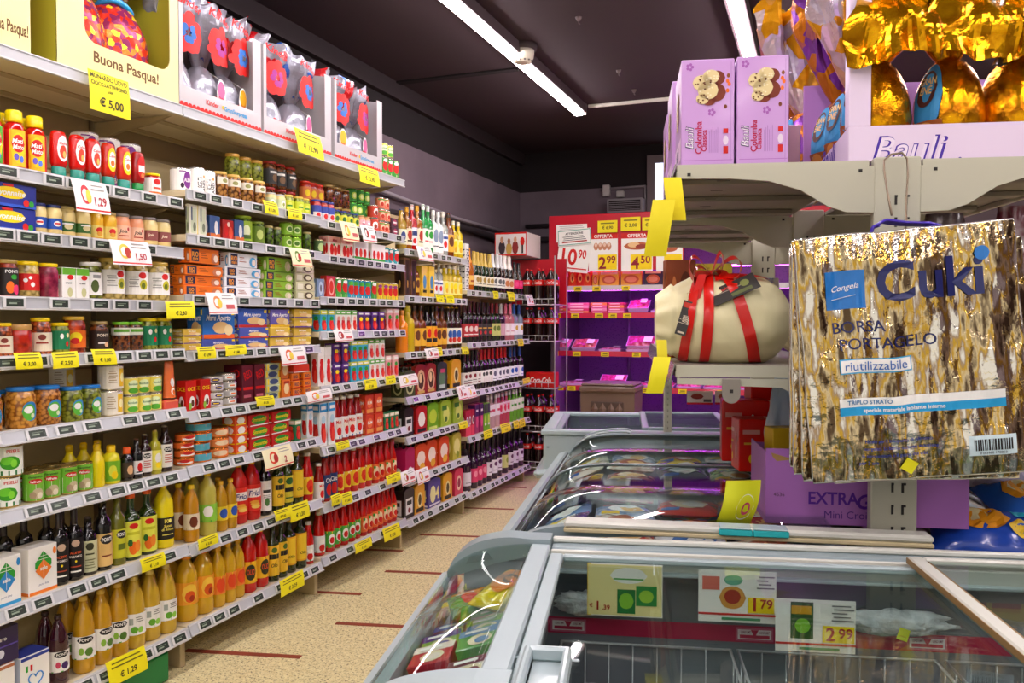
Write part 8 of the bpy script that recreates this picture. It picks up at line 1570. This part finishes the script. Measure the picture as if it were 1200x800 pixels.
for i, (x0, y0, x1, y1, t_) in enumerate(((345, 155, 375, 183, '€ 12,90'), (419, 196, 442, 216, '€ 12,90'), (193, 353, 226, 373, '€ 2,60'), (16, 413, 47, 432, '€ 3,00'), (60, 412, 90, 431, '€ 2,50'), (107, 409, 134, 427, '€ 1,00'), (230, 406, 251, 420, '€ 0,99'), (263, 404, 287, 416, '€ 2,80'), (308, 236, 324, 251, '€ 1,00'), (336, 244, 352, 257, '€ 1,60'), (299, 464, 320, 475, '€ 1,05'), (426, 444, 440, 456, '€ 1,00'), (451, 440, 462, 450, ''),
        (164, 651, 192, 666, '€ 1,10'), (231, 628, 254, 640, '€ 3,00'), (321, 596, 338, 608, '€ 2,50'), (338, 589, 360, 608, '€ 3,20'), (387, 579, 398, 591, '€ 1,00'), (399, 577, 411, 590, '€ 1,00'), (452, 555, 468, 565, '€ 1,50'), (448, 616, 467, 631, '€ 1,50'), (415, 633, 434, 644, '€ 1,00'), (327, 674, 354, 692, '€ 3,29'), (124, 766, 169, 794, '€ 1,29'), (393, 517, 408, 526, ''),
        (510, 345, 519, 354, ''), (522, 346, 531, 355, ''), (577, 341, 583, 350, ''), (594, 342, 602, 353, ''), (509, 407, 517, 417, ''), (540, 406, 548, 415, ''), (606, 397, 612, 405, ''), (612, 443, 620, 449, ''), (537, 494, 547, 502, ''), (566, 504, 576, 513, ''), (586, 496, 597, 506, ''), (601, 493, 607, 502, ''), (608, 491, 614, 500, ''), (450, 441, 451, 450, '')) if True else ()):
    if x1-x0 < 3: continue
    sy = (y0+y1)/2; bay = bn(x0); l = min(range(len(LEV[BAYNAME.index(bay)])), key=lambda q: abs(at_x(x0, sy, XF).z+.02-LEV[BAYNAME.index(bay)][q]))
    same = [q for q in _ALL if q.startswith('yellow ticket') and shelfname(BAYNAME.index(bay), l)+' of the '+bay in q]
    lab = 'yellow ticket%s, %s of the %s' % (' reading '+t_ if t_ else '', shelfname(BAYNAME.index(bay), l), bay)
    if lab in _ALL or same: lab = 'yellow ticket%s, %s along, %s of the %s' % (' reading '+t_ if t_ else '', ORD[len(same)], shelfname(BAYNAME.index(bay), l), bay)
    ticket(x0, y0, x1, y1, t_ or '€ 1,00', lab, lean=.18, rz=((i*7) % 5-2)*.04)
for i, (x0, y0, x1, y1, pc, pr, lb) in enumerate(((82, 212, 122, 250, '#c83038', '1,29', 'white offer card with red bottles reading 1,29, nearest bay'), (127, 282, 172, 311, '#d8c040', '1,50', 'white offer card with mayonnaise reading 1,50, nearest bay'), (240, 343, 273, 368, '#e88840', '', 'white offer card under the orange tuna cartons'),
        (338, 291, 361, 313, '#608828', '', 'pale yellow offer card with green jars, second bay'), (397, 260, 416, 283, '#c87828', '', 'pale offer card under the sauce jars, third bay, nearer one'), (421, 264, 437, 284, '#503028', '', 'pale offer card under the sauce jars, third bay, farther one'), (326, 406, 355, 427, '#e06028', '', 'white offer card over the chocolate boxes'), (390, 386, 411, 400, '#a03048', '', 'white offer card among the purple tomato cartons'),
        (358, 457, 386, 470, '#e87020', '', 'white offer card leaning out above the tall blue cartons'), (306, 524, 339, 547, '#d84820', '2', 'yellowish offer card with a red carton, above the frying oil'), (487, 289, 504, 306, '#a890c0', '', 'white offer card below the spirit bottles'), (497, 408, 512, 420, '#909080', '', 'white offer card above the beer packs'), (466, 439, 487, 452, '#c0a860', '', 'cream offer card beside the green beer pack'), (468, 551, 484, 566, '#b0a860', '', 'cream offer card by the magenta beer pack'),
        (486, 549, 500, 565, '#c04848', '', 'white offer card under the orange beer packs'), (534, 452, 544, 468, '#e8a8a0', '', 'pink offer card under the gold beer pack, nearer one'), (545, 452, 555, 466, '#e8b0a0', '', 'pink offer card beside the wine bay, farther one'), (615, 345, 623, 358, '#a890c0', '', 'white card at the end of the sparkling wine shelf'))):
    ticket(x0, y0, x1, y1, '', lb, col='#ece8e4' if i not in (3, 4, 9) else '#ece4b8', lean=.30, rz=.06, cat='offer card', name='offer_sign', items=[('r', -1, .06, 1, .11, R), ('e', -.35, .55, .28, .30, pc), ('e', -.2, .5, .16, .22, '#b02818' if i % 2 else '#e8c840')]+([('t', pr, .45, .35, .32, '#b02030', .7)] if pr else [('r', .2, .25, .8, .45, '#c85858')])+lines(.0, .8, .7, .95, 2, '#9c9890'))
bpy.context.view_layer.update()
for k, v in _ALL.items():
    gs = {o.get('group') for o in v}
    if len(v) > 1: print('DUPLABEL', len(v), k)
    if not 4 <= len(k.replace('-', ' ').split()) <= 16 and False: print('LEN', k)
print('OBJECTS', len(bpy.data.objects), 'THINGS', sum(1 for o in bpy.data.objects if o.parent is None and o.get('category')))
